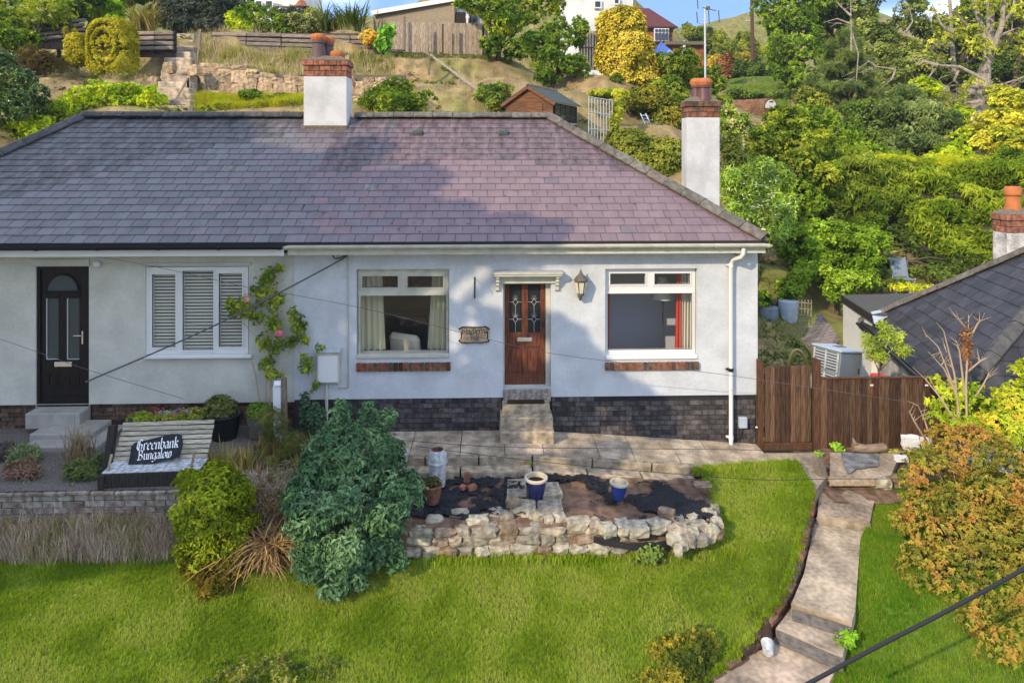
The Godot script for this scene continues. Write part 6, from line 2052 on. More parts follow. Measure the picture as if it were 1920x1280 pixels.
	limbs(rt2, "stem", Vector3(rp.x, rp.y - 0.05, rz), tb, 0.02, M.bark, 0.2)
	foliage(rt2, "foliage", tb, 560, "narrow", "leafy", 0.075, [lin(0.10, 0.125, 0.025), lin(0.17, 0.20, 0.04), lin(0.26, 0.27, 0.08)], {"gap": -0.15, "shell": 0.9, "gf": 2.5})

func neighbour():
	var n := thing("neighbour_bungalow", "low neighbouring bungalow with dark slate roof and rough white chimney at the right", "house", Vector3(10.0, -1.4, -2.0))
	var ye := 0.77
	var far := at(1614, 606, 17.2)
	var near := at(1787, 757, 11.6)
	far.y = ye
	near.y = ye
	var along := (near - far).normalized()
	var inn := Vector3.UP.cross(along).normalized()
	if inn.x < 0: inn = -inn
	var run := 2.75
	var rise := 2.3
	var rf := far + along * run * 0.9 + inn * run + Vector3.UP * rise
	var rn := near - along * run * 0.7 + inn * run + Vector3.UP * rise
	var up := (inn * run + Vector3.UP * rise).normalized()
	var fr := Transform3D(Basis(along, up, along.cross(up)), far)
	var L := far.distance_to(near)
	var sl := Vector2(run, rise).length()
	var poly := PackedVector2Array([Vector2(0, 0), Vector2(L, 0), Vector2(L - run * 0.7, sl), Vector2(run * 0.9, sl)])
	var st := mb()
	prism(st, poly, -0.08, 0.0, fr)
	var other := inn * run * 2.0
	oquad(st, far, rf, far + other, far + other, -along + Vector3.UP)
	oquad(st, near, rn, near + other, near + other, along + Vector3.UP)
	oquad(st, far + other, rf, rn, near + other, inn + Vector3.UP)
	var roof := wp(n, "roof", st, M.roof_bed)
	var one := func(_p): return pick(M.neighbour_slate)
	slates(roof, poly, one, 0.27, 0.36, fr, 300, 0.012)
	var up2 := (Vector3.UP * rise - along * run * 0.7).normalized()
	slates(roof, PackedVector2Array([Vector2(0, 0), Vector2(run * 2.0, 0), Vector2(run, Vector2(rise, run * 0.7).length())]), one, 0.27, 0.36, Transform3D(Basis(inn, up2, inn.cross(up2)), near + Vector3(0, 0.01, 0)), 30, 0.012)
	ridge_run(roof, "hip_tile", far + Vector3(0, 0.05, 0), rf + Vector3(0, 0.05, 0), 0.42, M.ridge_tile, 0.12)
	ridge_run(roof, "hip_tile", near + Vector3(0, 0.05, 0), rn + Vector3(0, 0.05, 0), 0.42, M.dark_ridge, 0.12)
	ridge_run(roof, "ridge_tile", rf + Vector3(0, 0.05, 0), rn + Vector3(0, 0.05, 0), 0.42, M.dark_ridge, 0.12)
	st = mb()
	var w0 := far + inn * 0.3 + along * 0.3
	var w1 := near + inn * 0.3 - along * 0.3
	for q in [[w0, w1], [w0, w0 + inn * 4.6], [w1, w1 + inn * 4.6]]:
		var a: Vector3 = q[0]
		var b: Vector3 = q[1]
		beam_wall(st, a, b, -1.6, ye + 0.05, 0.2)
	wp(n, "wall", st, M.rough_white)
	st = mb()
	beam(st, far - inn * 0.02 + Vector3(0, -0.06, 0), near - inn * 0.02 + Vector3(0, -0.06, 0), 0.03, 0.12)
	beam(st, far - inn * 0.07 + Vector3(0, -0.02, 0), near - inn * 0.07 + Vector3(0, -0.02, 0), 0.09, 0.07, 0.02)
	wp(n, "gutter", st, M.gutter_black)
	var a := at(1889, 540, 14.6)
	var b := at(1960, 540, 14.6)
	var c := stack(n, a.x, b.x, a.z, a.z - 0.42, 1.4, at(1890, 437, 14.6).y, at(1890, 402, 14.6).y, M.rough_white, M.chimney_brick)
	st = mb()
	lathe(st, at(1900, 401, 14.8) + Vector3(0, 0, 0), [Vector2(0.17, 0), Vector2(0.155, 0.08), Vector2(0.13, 0.38), Vector2(0.165, 0.42), Vector2(0.17, 0.52), Vector2(0.15, 0.59), Vector2(0.11, 0.6), Vector2(0.1, 0.3), Vector2(0, 0.3)], 22)
	wp(c, "chimney_pot", st, M.terracotta)
	st = mb()
	span(st, Vector3(a.x - 0.1, 1.5, a.z - 0.5), Vector3(b.x + 0.02, 1.98, a.z + 0.08))
	wp(c, "lead_flashing", st, M.slate_sheet)
	# flat-roofed lean-to behind
	var t := thing("flat_roof_outhouse", "white outhouse with a flat grey felt roof behind the neighbour's slate roof", "outhouse", at(1640, 600, 18.8))
	var y := 1.17
	var pts := [ony(1577, 553, y), ony(1735, 549, y), ony(1760, 585, y + 0.02), ony(1634, 590, y)]
	st = mb()
	slab(st, pts, 0.16)
	wp(t, "flat_roof", st, M.grey_felt)
	st = mb()
	var q0: Vector3 = pts[0].lerp(pts[2], 0.06)
	var q1: Vector3 = pts[3].lerp(pts[1], 0.06)
	beam_wall(st, q0, q1, -1.2, y - 0.16, 0.15)
	beam_wall(st, q0, pts[1].lerp(pts[3], 0.06), -1.2, y - 0.16, 0.15)
	wp(t, "wall", st, M.far_white)
	st = mb()
	beam(st, pts[0] + Vector3(0, -0.08, 0.02), pts[3] + Vector3(0, -0.08, 0.02), 0.04, 0.18)
	wp(t, "fascia_board", st, M.bench_dark)
	st = mb()
	slab(st, [ony(1634, 584, y + 0.03), ony(1690, 574, y + 0.03), ony(1690, 581, y + 0.03), ony(1640, 606, y - 0.1)], 0.02)
	wp(t, "lead_apron", st, M.galvanised)
	# folding chair by the hedge
	var fp := at(1690, 545, 22.0)
	var ch := thing("garden_chair", "dark folding garden chair standing in front of the hedge behind the outhouse", "chair", fp)
	st = mb()
	box(st, Vector3(0, 0.75, -0.1), Vector3(0.5, 0.6, 0.03), Basis(Vector3.RIGHT, -0.25))
	part(ch, "backrest", st, M.grey_paint)
	st = mb()
	box(st, Vector3(0, 0.42, 0.15), Vector3(0.5, 0.03, 0.45))
	part(ch, "seat", st, M.grey_paint)
	for s in [-1, 1]:
		st = mb()
		beam(st, Vector3(0.25 * s, -0.9, -0.15), Vector3(0.25 * s, 0.45, 0.35), 0.03, 0.03)
		beam(st, Vector3(0.25 * s, -0.9, 0.3), Vector3(0.25 * s, 1.05, -0.2), 0.03, 0.03)
		part(ch, "leg_frame", st, M.galvanised)
func beam_wall(st: SurfaceTool, a: Vector3, b: Vector3, y0: float, y1: float, t: float) -> void:
	var d := Vector3(b.x - a.x, 0, b.z - a.z)
	var dir := d.normalized()
	box(st, Vector3((a.x + b.x) * 0.5, (y0 + y1) * 0.5, (a.z + b.z) * 0.5), Vector3(d.length(), y1 - y0, t), Basis(dir, Vector3.UP, dir.cross(Vector3.UP)))

# ---------- the hillside behind, left
func cl(px: float, py: float, d: float, rx: float, ry: float, rz := -1.0) -> Array:   # a clump of leaves: place, and half-sizes in metres
	return [at(px, py, d), Vector3(rx, ry, rz if rz > 0.0 else rx)]
func topiary(label: String, c: Vector3, rad: Vector3, n: int, ring: bool) -> Node3D:
	var t := thing("topiary", label, "topiary", Vector3(c.x, c.y - rad.y, c.z), 0.0)
	var st := mb(true)
	tube(st, [Vector3(0, -0.5, 0), Vector3(0, rad.y * 0.8, 0)], 0.09, 0.05, 8)
	part(t, "trunk", st, M.bark)
	var core := mb(true)
	var sh := func(d: Vector3) -> Vector3:
		# a clipped drum with a spiral groove cut in its face
		var q := Vector3(signf(d.x) * pow(absf(d.x), 0.62), signf(d.y) * pow(absf(d.y), 0.62), signf(d.z) * pow(absf(d.z), 0.75))
		var k := 1.0
		if ring and d.z > 0.15:
			var e := Vector2(q.x / 0.98, (q.y - 0.08) / 0.98)
			var rr := e.length() - 0.055 * (e.angle() + PI) / TAU * 2.0
			k -= 0.3 * (exp(-pow((rr - 0.3) / 0.07, 2.0)) + exp(-pow((rr - 0.62) / 0.07, 2.0)) * (1.0 if e.y > -0.5 else 0.5))
		return Vector3(q.x * (1.0 if k > 0.99 else 1.0), q.y, q.z * k - (1.0 - k) * 0.6) * rad
	for i in 26:
		for j in 18:
			var q := []
			for e in [[0, 0], [1, 0], [1, 1], [0, 1]]:
				var a = TAU * (i + e[0]) / 26.0
				var b = -PI / 2 + PI * (j + e[1]) / 18.0
				q.append(sh.call(Vector3(cos(a) * cos(b), sin(b), sin(a) * cos(b))) * 0.93 + Vector3(0, rad.y, 0))
			oquad(core, q[0], q[1], q[2], q[3], (q[0] + q[2]) * 0.5 - Vector3(0, rad.y, 0))
	if not M.has("yew_core"): mat("yew_core", lin(0.28, 0.235, 0.015), 0.95, "grit", 3.0)
	part(t, "clipped_core", core, M.yew_core)
	var tr := []
	var cc := []
	var cols := [lin(0.34, 0.30, 0.015), lin(0.52, 0.455, 0.025), lin(0.66, 0.57, 0.05)]
	for i in n:
		var d := Vector3(rng.randfn(), rng.randfn(), rng.randfn()).normalized()
		var p: Vector3 = sh.call(d) + Vector3(0, rad.y, 0)
		var y := (d * 0.6 + Vector3(R(-1, 1), R(0, 1.4), R(-1, 1)) * 0.6).normalized()
		var x := y.cross(Vector3(R(-1, 1), R(-1, 1), R(-1, 1))).normalized()
		var s := R(0.05, 0.1)
		tr.append(Transform3D(Basis(x * s, y * s, x.cross(y) * s), p))
		cc.append(tint(cols, 0.5 + 0.9 * n3(p * 1.2) + R(-0.3, 0.3)))
	scatter(t, "foliage", G["small"], M.dull, tr, cc)
	return t
func sleepers(label: String, a: Vector3, b: Vector3, rows: int, h: float, gap: float, ln: float, posts: bool) -> void:
	var t := thing("sleeper_wall", label, "sleeper wall", a)
	var n := maxi(1, int(round(a.distance_to(b) / ln)))
	for r in rows:
		for i in n:
			var p := a.lerp(b, float(i) / n) + Vector3(0, r * (h + gap) + h * 0.5, R(-0.04, 0.04))
			var q := a.lerp(b, (i + 0.985) / n) + Vector3(0, r * (h + gap) + h * 0.5 + R(-0.02, 0.02), R(-0.04, 0.04))
			var st := mb()
			beam(st, p, q, h, 0.16, 0.02, Vector3.BACK)
			wp(t, "sleeper", st, pick(M.sleeper))
	if posts:
		for i in n + 1:
			var p := a.lerp(b, float(i) / n)
			var st := mb()
			box(st, p + Vector3(0, rows * (h + gap) * 0.5 - 0.1, -0.12), Vector3(0.14, rows * (h + gap) + 0.1, 0.1), Basis.IDENTITY, 0.01)
			wp(t, "post", st, M.bench_dark)
	var st2 := mb()
	beam_wall(st2, a + Vector3(0, 0, -0.2), b + Vector3(0, 0, -0.2), a.y - 0.3, a.y + rows * (h + gap) - 0.05, 0.1)
	wp(t, "earth_backing", st2, M.bark)
func back_left():
	topiary("large clipped golden topiary with a round spiral cut into its face", at(211, 94, 30), Vector3(0.93, 1.36, 0.8), 9500, true)
	var t2 := topiary("small clipped yellow-green topiary with two pointed ears beside the large one", at(144, 93, 31), Vector3(0.44, 0.72, 0.42), 2600, false)
	foliage(t2, "ears", [cl(122, 58, 31, 0.09, 0.2), cl(139, 60, 31, 0.09, 0.16)], 260, "small", "dull", 0.07, [lin(0.28, 0.25, 0.02), lin(0.4, 0.34, 0.03)], {"gap": -2.0, "shell": 1.0})
	sleepers("short stack of grey sleepers between the golden topiary and the hillside steps", at(256, 94, 31.5), at(325, 93, 31.5), 4, 0.17, 0.06, 0.86, true)
	sleepers("long wall of weathered grey sleepers across the hillside behind the white chimney", at(398, 92, 34.2), at(722, 100, 34.4), 4, 0.17, 0.055, 1.9, true)
	sleepers("dark sloping sleepers among the trees above the small topiary", at(60, 78, 34), at(160, 66, 35), 4, 0.16, 0.08, 1.6, false)
	# rough growth over the open slopes
	var rough := thing("rough_slope", "rough grass, brambles and low weeds over the open hillside", "ground cover")
	rough.set_meta("kind", "stuff")
	var on_s := func():
		var q := at(R(-40, 1560), 0, R(20.5, 46.0))
		if n3(Vector3(q.x, 5, q.z) * 0.45) < -0.08 or q.z > -9.0: return null
		return Vector3(q.x, ground_y(q.x, q.z) - 0.04, q.z)
	tuft_patch(rough, "dry_tufts", 5200, on_s, "hay", "straw", 0.34, [lin(0.5, 0.38, 0.2), lin(0.40, 0.33, 0.13), lin(0.26, 0.25, 0.06)], 0.8)
	var on_g := func():
		var q := at(R(-40, 1900), 0, R(20.5, 50.0))
		if n3(Vector3(q.x, 9, q.z) * 0.4) < 0.02 or q.z > -9.0 or q.x > -2.0 and q.x < 3.0 and q.z > -24.0: return null
		return Vector3(q.x, ground_y(q.x, q.z) + R(0.0, 0.2), q.z)
	tuft_patch(rough, "weeds", 4200, on_g, "small", "leafy", 0.22, [lin(0.12, 0.15, 0.03), lin(0.22, 0.25, 0.05), lin(0.32, 0.31, 0.08)], 0.9)
	# rubble wall
	var w := thing("rubble_wall", "pale sandstone rubble retaining wall across the hillside left of the white chimney", "stone wall", at(470, 186, 30))
	var k := 200
	var st := mb()
	beam_wall(st, at(366, 186, 30.4), at(760, 215, 30.4), 6.6, 8.55, 0.3)
	wp(w, "wall_core", st, M.flaunch)
	var px := 378.0
	while px < 735.0:
		var wpx := R(17, 34)
		var topy := lerpf(128, 152, smoothstep(370, 560, px)) + R(-3, 3)
		var y := lerpf(188, 204, (px - 366) / 370.0)
		while y > topy:
			var hpx := R(13, 26)
			if y - hpx < topy - 4: hpx = maxf(9.0, y - topy)
			var o := put(w, "stone", rock(Vector3(wpx * 0.0245, hpx * 0.0245, 0.45), k, 0.75), pick(M.hill_stone), at(px + wpx * 0.5 + R(-3, 3), y - hpx * 0.5, 30.0) - gpos(w))
			o.rotation = Vector3(R(-0.1, 0.1), R(-0.15, 0.15), R(-0.1, 0.1))
			y -= hpx * 0.96
			k += 1
		px += wpx * 0.97
	# steps up the hillside with handrails
	var sp := thing("hillside_steps", "worn sandy stone steps climbing the hillside left of the rubble wall", "steps", at(330, 205, 26.2))
	for i in 13:
		var u := i / 12.0
		var c := at(lerpf(322, 343, u), lerpf(214, 76, u), lerpf(26.0, 34.0, u))
		st = mb()
		box(st, c + Vector3(R(-0.05, 0.05), 0.12, -0.2), Vector3(1.4 - 0.25 * u, 0.4, 0.75), Basis(Vector3.UP, R(-0.08, 0.08)), 0.04)
		wp(sp, "step_stone", st, M.paving[i % 5])
	for r in [["lower", [317, 208, 26], [352, 146, 28], [352, 172, 28], "grey handrail on the lower flight of the hillside steps"], ["upper", [366, 145, 30], [375, 55, 33], [370, 140, 30], "thin wooden handrail post and rail on the upper hillside steps"]]:
		var h := thing("handrail", r[4], "handrail", at(r[3][0], r[3][1], r[3][2]))
		st = mb()
		beam(st, at(r[1][0], r[1][1], r[1][2]), at(r[2][0], r[2][1], r[2][2]), 0.07, 0.05, 0.008)
		wp(h, "rail", st, M.post_wood)
		st = mb()
		beam(st, at(r[3][0], r[3][1], r[3][2]), at(r[2][0] if r[0] == "lower" else r[1][0], (r[2][1] if r[0] == "lower" else r[1][1] - 40.0), r[3][2]), 0.07, 0.07, 0.008)
		beam(st, spot(r[2][0], r[2][1], r[2][2]) + Vector3(0, -0.2, 0), at(r[2][0], r[2][1], r[2][2]), 0.07, 0.07, 0.008)
		wp(h, "rail_post", st, M.post_wood)
	for s in [[262, 158, 0.4, "pale boulder at the foot of the large topiary"], [288, 160, 0.5, "pale sandstone boulder left of the hillside steps"], [318, 128, 0.42, "pointed grey boulder beside the middle of the hillside steps"], [304, 166, 0.45, "sandy boulder at the lower left of the hillside steps"], [362, 132, 0.4, "pale boulder at the left end of the rubble wall"]]:
		var t := thing("boulder", s[3], "stone", at(s[0], s[1] + 6, 29.2), 0.0, "boulders by the hillside steps")
		put(t, "stone_body", rock(Vector3(s[2], s[2] * 1.2, s[2]), int(s[0]), 0.6), pick(M.hill_stone), Vector3(0, s[2] * 0.35, 0))
	# shrubs just behind the ridge
	var lime := [lin(0.10, 0.14, 0.015), lin(0.22, 0.26, 0.02), lin(0.36, 0.36, 0.03)]
	var mid := [lin(0.05, 0.085, 0.015), lin(0.10, 0.14, 0.02), lin(0.18, 0.20, 0.03)]
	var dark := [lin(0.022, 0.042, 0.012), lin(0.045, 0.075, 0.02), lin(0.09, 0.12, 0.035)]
	var olive := [lin(0.10, 0.09, 0.035), lin(0.16, 0.14, 0.05), lin(0.24, 0.20, 0.09)]
	var straw := [lin(0.30, 0.23, 0.12), lin(0.42, 0.34, 0.20), lin(0.24, 0.21, 0.10)]
	bush("yellow_shrub", "yellow-green leafy shrub behind the roof ridge, left of the hillside steps", "shrub", spot(210, 216, 26), [cl(150, 195, 26, 0.8, 0.6), cl(195, 182, 26.5, 0.9, 0.6), cl(245, 184, 26.5, 0.9, 0.65), cl(285, 192, 26, 0.55, 0.6), cl(110, 215, 25, 0.8, 0.55), cl(225, 200, 26, 0.9, 0.5)], 3800, "broad", "leafy", 0.13, lime, {"gap": -0.3})
	bush("yellow_shrub", "bright yellow-green shrub spilling over the left roof hip", "shrub", spot(60, 250, 24), [cl(60, 236, 23.5, 0.8, 0.5), cl(20, 256, 23.5, 0.8, 0.5), cl(95, 210, 24.5, 0.5, 0.6), cl(-40, 270, 23, 0.8, 0.5)], 2200, "broad", "leafy", 0.12, lime, {"gap": -0.3})
	bush("laurel", "dark glossy laurel at the left edge above the roof hip", "shrub", spot(20, 240, 23), [cl(10, 150, 23.5, 0.9, 1.0), cl(45, 190, 23, 0.7, 0.8), cl(0, 215, 23, 0.9, 0.7), cl(75, 225, 24, 0.6, 0.4)], 2600, "broad", "glossy", 0.13, dark, {"gap": -0.2})
	bush("bronze_conifer", "bronze brown spreading conifer in the shade left of the topiaries", "conifer", spot(90, 140, 29), [cl(70, 110, 30, 1.1, 0.6), cl(100, 125, 29.5, 0.8, 0.5), cl(55, 140, 29, 0.9, 0.5)], 1500, "needle", "dull", 0.24, [lin(0.05, 0.035, 0.014), lin(0.11, 0.075, 0.02), lin(0.15, 0.13, 0.03)], {"gap": -0.2})
	bush("grey_bush", "grey-green feathery bush below the small topiary", "shrub", spot(120, 170, 28.5), [cl(100, 165, 28, 0.9, 0.6), cl(140, 155, 28.3, 0.9, 0.6), cl(165, 165, 28, 0.7, 0.5), cl(70, 180, 27.5, 0.8, 0.6)], 1900, "needle", "dull", 0.16, [lin(0.09, 0.085, 0.05), lin(0.15, 0.14, 0.07), lin(0.2, 0.18, 0.1)])
	var slope := thing("ground_cover", "low yellow-green heath covering the bank under the rubble wall", "ground cover", spot(450, 205, 27))
	slope.set_meta("kind", "stuff")
	var on_bank := func():
		var q := at(R(352, 575), 0, R(26.2, 29.4))
		return Vector3(q.x, ground_y(q.x, q.z) + R(-0.1, 0.12), q.z)
	tuft_patch(slope, "heath_tufts", 3600, on_bank, "heath", "leafy", 0.3, [lin(0.30, 0.30, 0.012), lin(0.50, 0.46, 0.015), lin(0.40, 0.42, 0.02)], 0.9)
	bush("round_shrub", "rounded green shrub right behind the ridge beside the white chimney", "shrub", spot(745, 215, 26), [cl(745, 165, 26.5, 0.85, 0.55), cl(715, 185, 26, 0.8, 0.6), cl(780, 190, 26, 0.75, 0.6), cl(690, 195, 26.5, 0.5, 0.4), cl(745, 195, 25.6, 0.9, 0.5)], 2400, "broad", "leafy", 0.12, [lin(0.05, 0.085, 0.015), lin(0.11, 0.15, 0.02), lin(0.22, 0.22, 0.035)], {"gap": -0.2})
	for s in [[345, 197, "small round shrub with yellow leaves at the bottom of the handrail", lime], [470, 182, "leafy clump in the heath below the rubble wall", mid], [530, 186, "second leafy clump in the heath beside the white chimney", mid]]:
		bush("small_shrub", s[2], "shrub", spot(s[0], s[1] + 10, 28), [cl(s[0], s[1], 28, 0.5, 0.35), cl(s[0] + 14, s[1] + 4, 28, 0.4, 0.3)], 500, "small", "leafy", 0.11, s[3], {"group": "small shrubs on the bank"})
	# dry grass and flower stalks between the rubble wall and the sleepers
	var hay := thing("dry_grass", "tall dry grass and seed heads between the rubble wall and the sleeper wall", "grass")
	hay.set_meta("kind", "stuff")
	var on_hay := func():
		var q := at(R(368, 735), 0, R(31.0, 33.6))
		return Vector3(q.x, ground_y(q.x, q.z) - 0.05, q.z)
	tuft_patch(hay, "stalks", 2300, on_hay, "hay", "straw", 0.55, [lin(0.52, 0.39, 0.22), lin(0.66, 0.52, 0.32), lin(0.42, 0.36, 0.13), lin(0.30, 0.30, 0.07)], 1.0)
	tuft_patch(hay, "green_tufts", 420, on_hay, "heath", "leafy", 0.5, [lin(0.28, 0.30, 0.04), lin(0.42, 0.38, 0.09)], 0.9)
	var slope2 := func():
		var q := at(R(60, 330), 0, R(28.5, 33.0))
		return Vector3(q.x, ground_y(q.x, q.z) - 0.05, q.z)
	tuft_patch(hay, "scrub", 1100, slope2, "hay", "straw", 0.42, [lin(0.36, 0.27, 0.15), lin(0.25, 0.22, 0.09), lin(0.46, 0.36, 0.23)], 0.8)
	var above := func():
		var q := at(R(330, 720), 0, R(35.2, 39.0))
		return Vector3(q.x, ground_y(q.x, q.z) - 0.05, q.z)
	tuft_patch(hay, "scrub", 1100, above, "hay", "straw", 0.8, [lin(0.38, 0.32, 0.15), lin(0.28, 0.27, 0.09), lin(0.48, 0.38, 0.24)], 0.9)
	for s in [[270, 52, 33.5, 1.4, "tall yellowing strap-leaved clump behind the short sleeper stack", [lin(0.20, 0.20, 0.03), lin(0.38, 0.27, 0.10), lin(0.30, 0.28, 0.05)]], [655, 58, 36.2, 1.75, "large green sword-leaved clump above the sleeper wall", [lin(0.08, 0.12, 0.015), lin(0.18, 0.21, 0.03), lin(0.28, 0.26, 0.05)]], [620, 52, 36.6, 1.4, "smaller sword-leaved clump left of the large one above the sleepers", [lin(0.09, 0.13, 0.02), lin(0.2, 0.22, 0.04)]]]:
		var q := at(s[0], s[1], s[2])
		var t := thing("sword_plant", s[4], "plant", q, 0.0, "sword-leaved plants on the hillside")
		var at_q := func(): return q + Vector3(R(-0.5, 0.5), -0.1, R(-0.3, 0.3))
		tuft_patch(t, "leaf_blades", 14, at_q, "strap", "leafy", s[3], s[5], 1.0)
	bush("rhubarb_plant", "big-leaved plant with orange dying leaves at the right end of the sleeper wall", "plant", spot(715, 110, 33.8), [cl(724, 62, 33.8, 0.35, 0.35), cl(722, 82, 33.6, 0.3, 0.3)], 34, "big", "leafy", 0.34, [lin(0.10, 0.2, 0.04), lin(0.16, 0.26, 0.05)], {"gap": -2.0})
	bush("dying_plant", "orange withered leaves beside the big-leaved plant", "plant", spot(690, 108, 33.8), [cl(692, 68, 33.8, 0.45, 0.3)], 36, "big", "leafy", 0.24, [lin(0.45, 0.19, 0.04), lin(0.5, 0.27, 0.08)], {"gap": -2.0})
	for s in [[480, 32, 37.5, 1.0, 0.9, "dark green shrub above the sleeper wall", [lin(0.04, 0.07, 0.012), lin(0.10, 0.14, 0.02), lin(0.2, 0.23, 0.03)]], [448, 38, 37.0, 0.6, 0.8, "yellow shrub left of the dark shrub above the sleepers", lime], [525, 45, 37.2, 0.5, 0.5, "small dark shrub right of the dark shrub above the sleepers", mid], [560, 42, 37.5, 0.9, 0.6, "grey feathery bush above the sleepers below the clay turret", [lin(0.12, 0.12, 0.06), lin(0.2, 0.19, 0.11)]], [590, 40, 37.8, 0.8, 0.7, "pale dry bush left of the sword-leaved clump", [lin(0.2, 0.19, 0.11), lin(0.28, 0.25, 0.15)]]]:
		bush("hill_shrub", s[5], "shrub", spot(s[0], s[1] + 24, s[2]), [cl(s[0], s[1], s[2], s[3], s[4]), cl(s[0] + 9, s[1] + 10, s[2], s[3] * 0.8, s[4] * 0.8)], 800, "small", "leafy", 0.15, s[6], {"group": "shrubs above the sleeper wall"})
	# trees over the top left
	for s in [[60, 25, 34, 2.2, 1.5, "tall yellow-green tree at the top left corner", [lin(0.08, 0.11, 0.02), lin(0.18, 0.21, 0.035), lin(0.32, 0.31, 0.05)]], [30, 70, 33, 1.8, 1.1, "green tree with drooping branches below the top left corner", mid], [150, 15, 36, 1.6, 1.0, "dark green tree between the corner tree and the bright shrub", dark], [200, 22, 37, 1.3, 0.9, "bright green shrub behind the large topiary", [lin(0.08, 0.13, 0.012), lin(0.16, 0.24, 0.02), lin(0.25, 0.3, 0.03)]], [225, 5, 40, 1.6, 0.9, "dark tree at the top edge behind the bright green shrub", dark], [110, 62, 35, 1.2, 0.7, "scrubby dark bush around the sloping sleepers", dark], [-60, 60, 33, 2.2, 1.8, "tree beyond the left edge of the view", mid]]:
		var b := []
		for i in 5: b.append([at(s[0] + R(-1, 1) * s[3] * 22, s[1] + R(-1, 0.8) * s[4] * 22, s[2] + R(-0.8, 0.8)), Vector3(s[3] * R(0.45, 0.65), s[4] * R(0.45, 0.65), s[3] * 0.5)])
		bush("hill_tree", s[5], "tree", spot(s[0], 100, s[2]), b, 2600, "broad", "leafy", 0.17, s[6], {"group": "trees at the top left", "wood": "trunk", "leaves": "crown", "r": 0.12, "gap": -0.18, "gf": 0.7})
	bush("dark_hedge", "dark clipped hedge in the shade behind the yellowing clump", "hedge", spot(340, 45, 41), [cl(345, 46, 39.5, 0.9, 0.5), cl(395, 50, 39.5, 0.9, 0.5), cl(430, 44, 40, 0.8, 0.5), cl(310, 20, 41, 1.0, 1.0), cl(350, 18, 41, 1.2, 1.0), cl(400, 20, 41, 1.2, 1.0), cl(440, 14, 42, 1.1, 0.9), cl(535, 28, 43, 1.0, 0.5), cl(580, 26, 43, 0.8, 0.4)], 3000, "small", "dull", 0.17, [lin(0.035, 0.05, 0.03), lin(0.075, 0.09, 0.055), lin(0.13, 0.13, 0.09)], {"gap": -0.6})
	# white house at the top and its clay-capped turret
	var hs := thing("white_house", "white house with two windows at the top edge left of the clay turret", "house", spot(520, 35, 50))
	var a := at(425, 30, 50)
	var b2 := at(575, 30, 50)
	st = mb()
	span(st, Vector3(a.x, 9.0, a.z - 6.0), Vector3(b2.x - 0.4, at(500, -60, 50).y, a.z))
	span(st, Vector3(at(520, 30, 49).x, 9.0, a.z), Vector3(b2.x - 0.2, at(500, 1, 50).y, a.z + 0.5))
	wp(hs, "wall", st, M.far_white)
	for c in [[478, 492], [497, 512]]:
		st = mb()
		var q := at(c[0], 14, 49.9)
		var r := at(c[1], 1, 49.9)
		span(st, q, r + Vector3(0, 0, 0.06))
		var wn := wp(hs, "window", st, M.upvc)
		st = mb()
		span(st, Vector3(q.x + 0.08, q.y + 0.06, q.z + 0.05), Vector3(r.x - 0.08, r.y - 0.06, q.z + 0.09))
		wp(wn, "pane", st, M.dark_glass)
	var tu := thing("clay_turret", "small round structure with a rusty conical clay cap in front of the white house", "turret", at(565, 30, 44))
	st = mb()
	lathe(st, at(565, 34, 44), [Vector2(0.5, -0.6), Vector2(0.5, 0.72)], 14)
	wp(tu, "drum", st, M.far_white)
	st = mb()
	lathe(st, at(565, 16, 44), [Vector2(0.66, 0.0), Vector2(0.68, 0.06), Vector2(0.38, 0.22), Vector2(0.22, 0.46), Vector2(0.08, 0.56), Vector2(0, 0.57)], 18)
	wp(tu, "cap", st, M.far_brick)

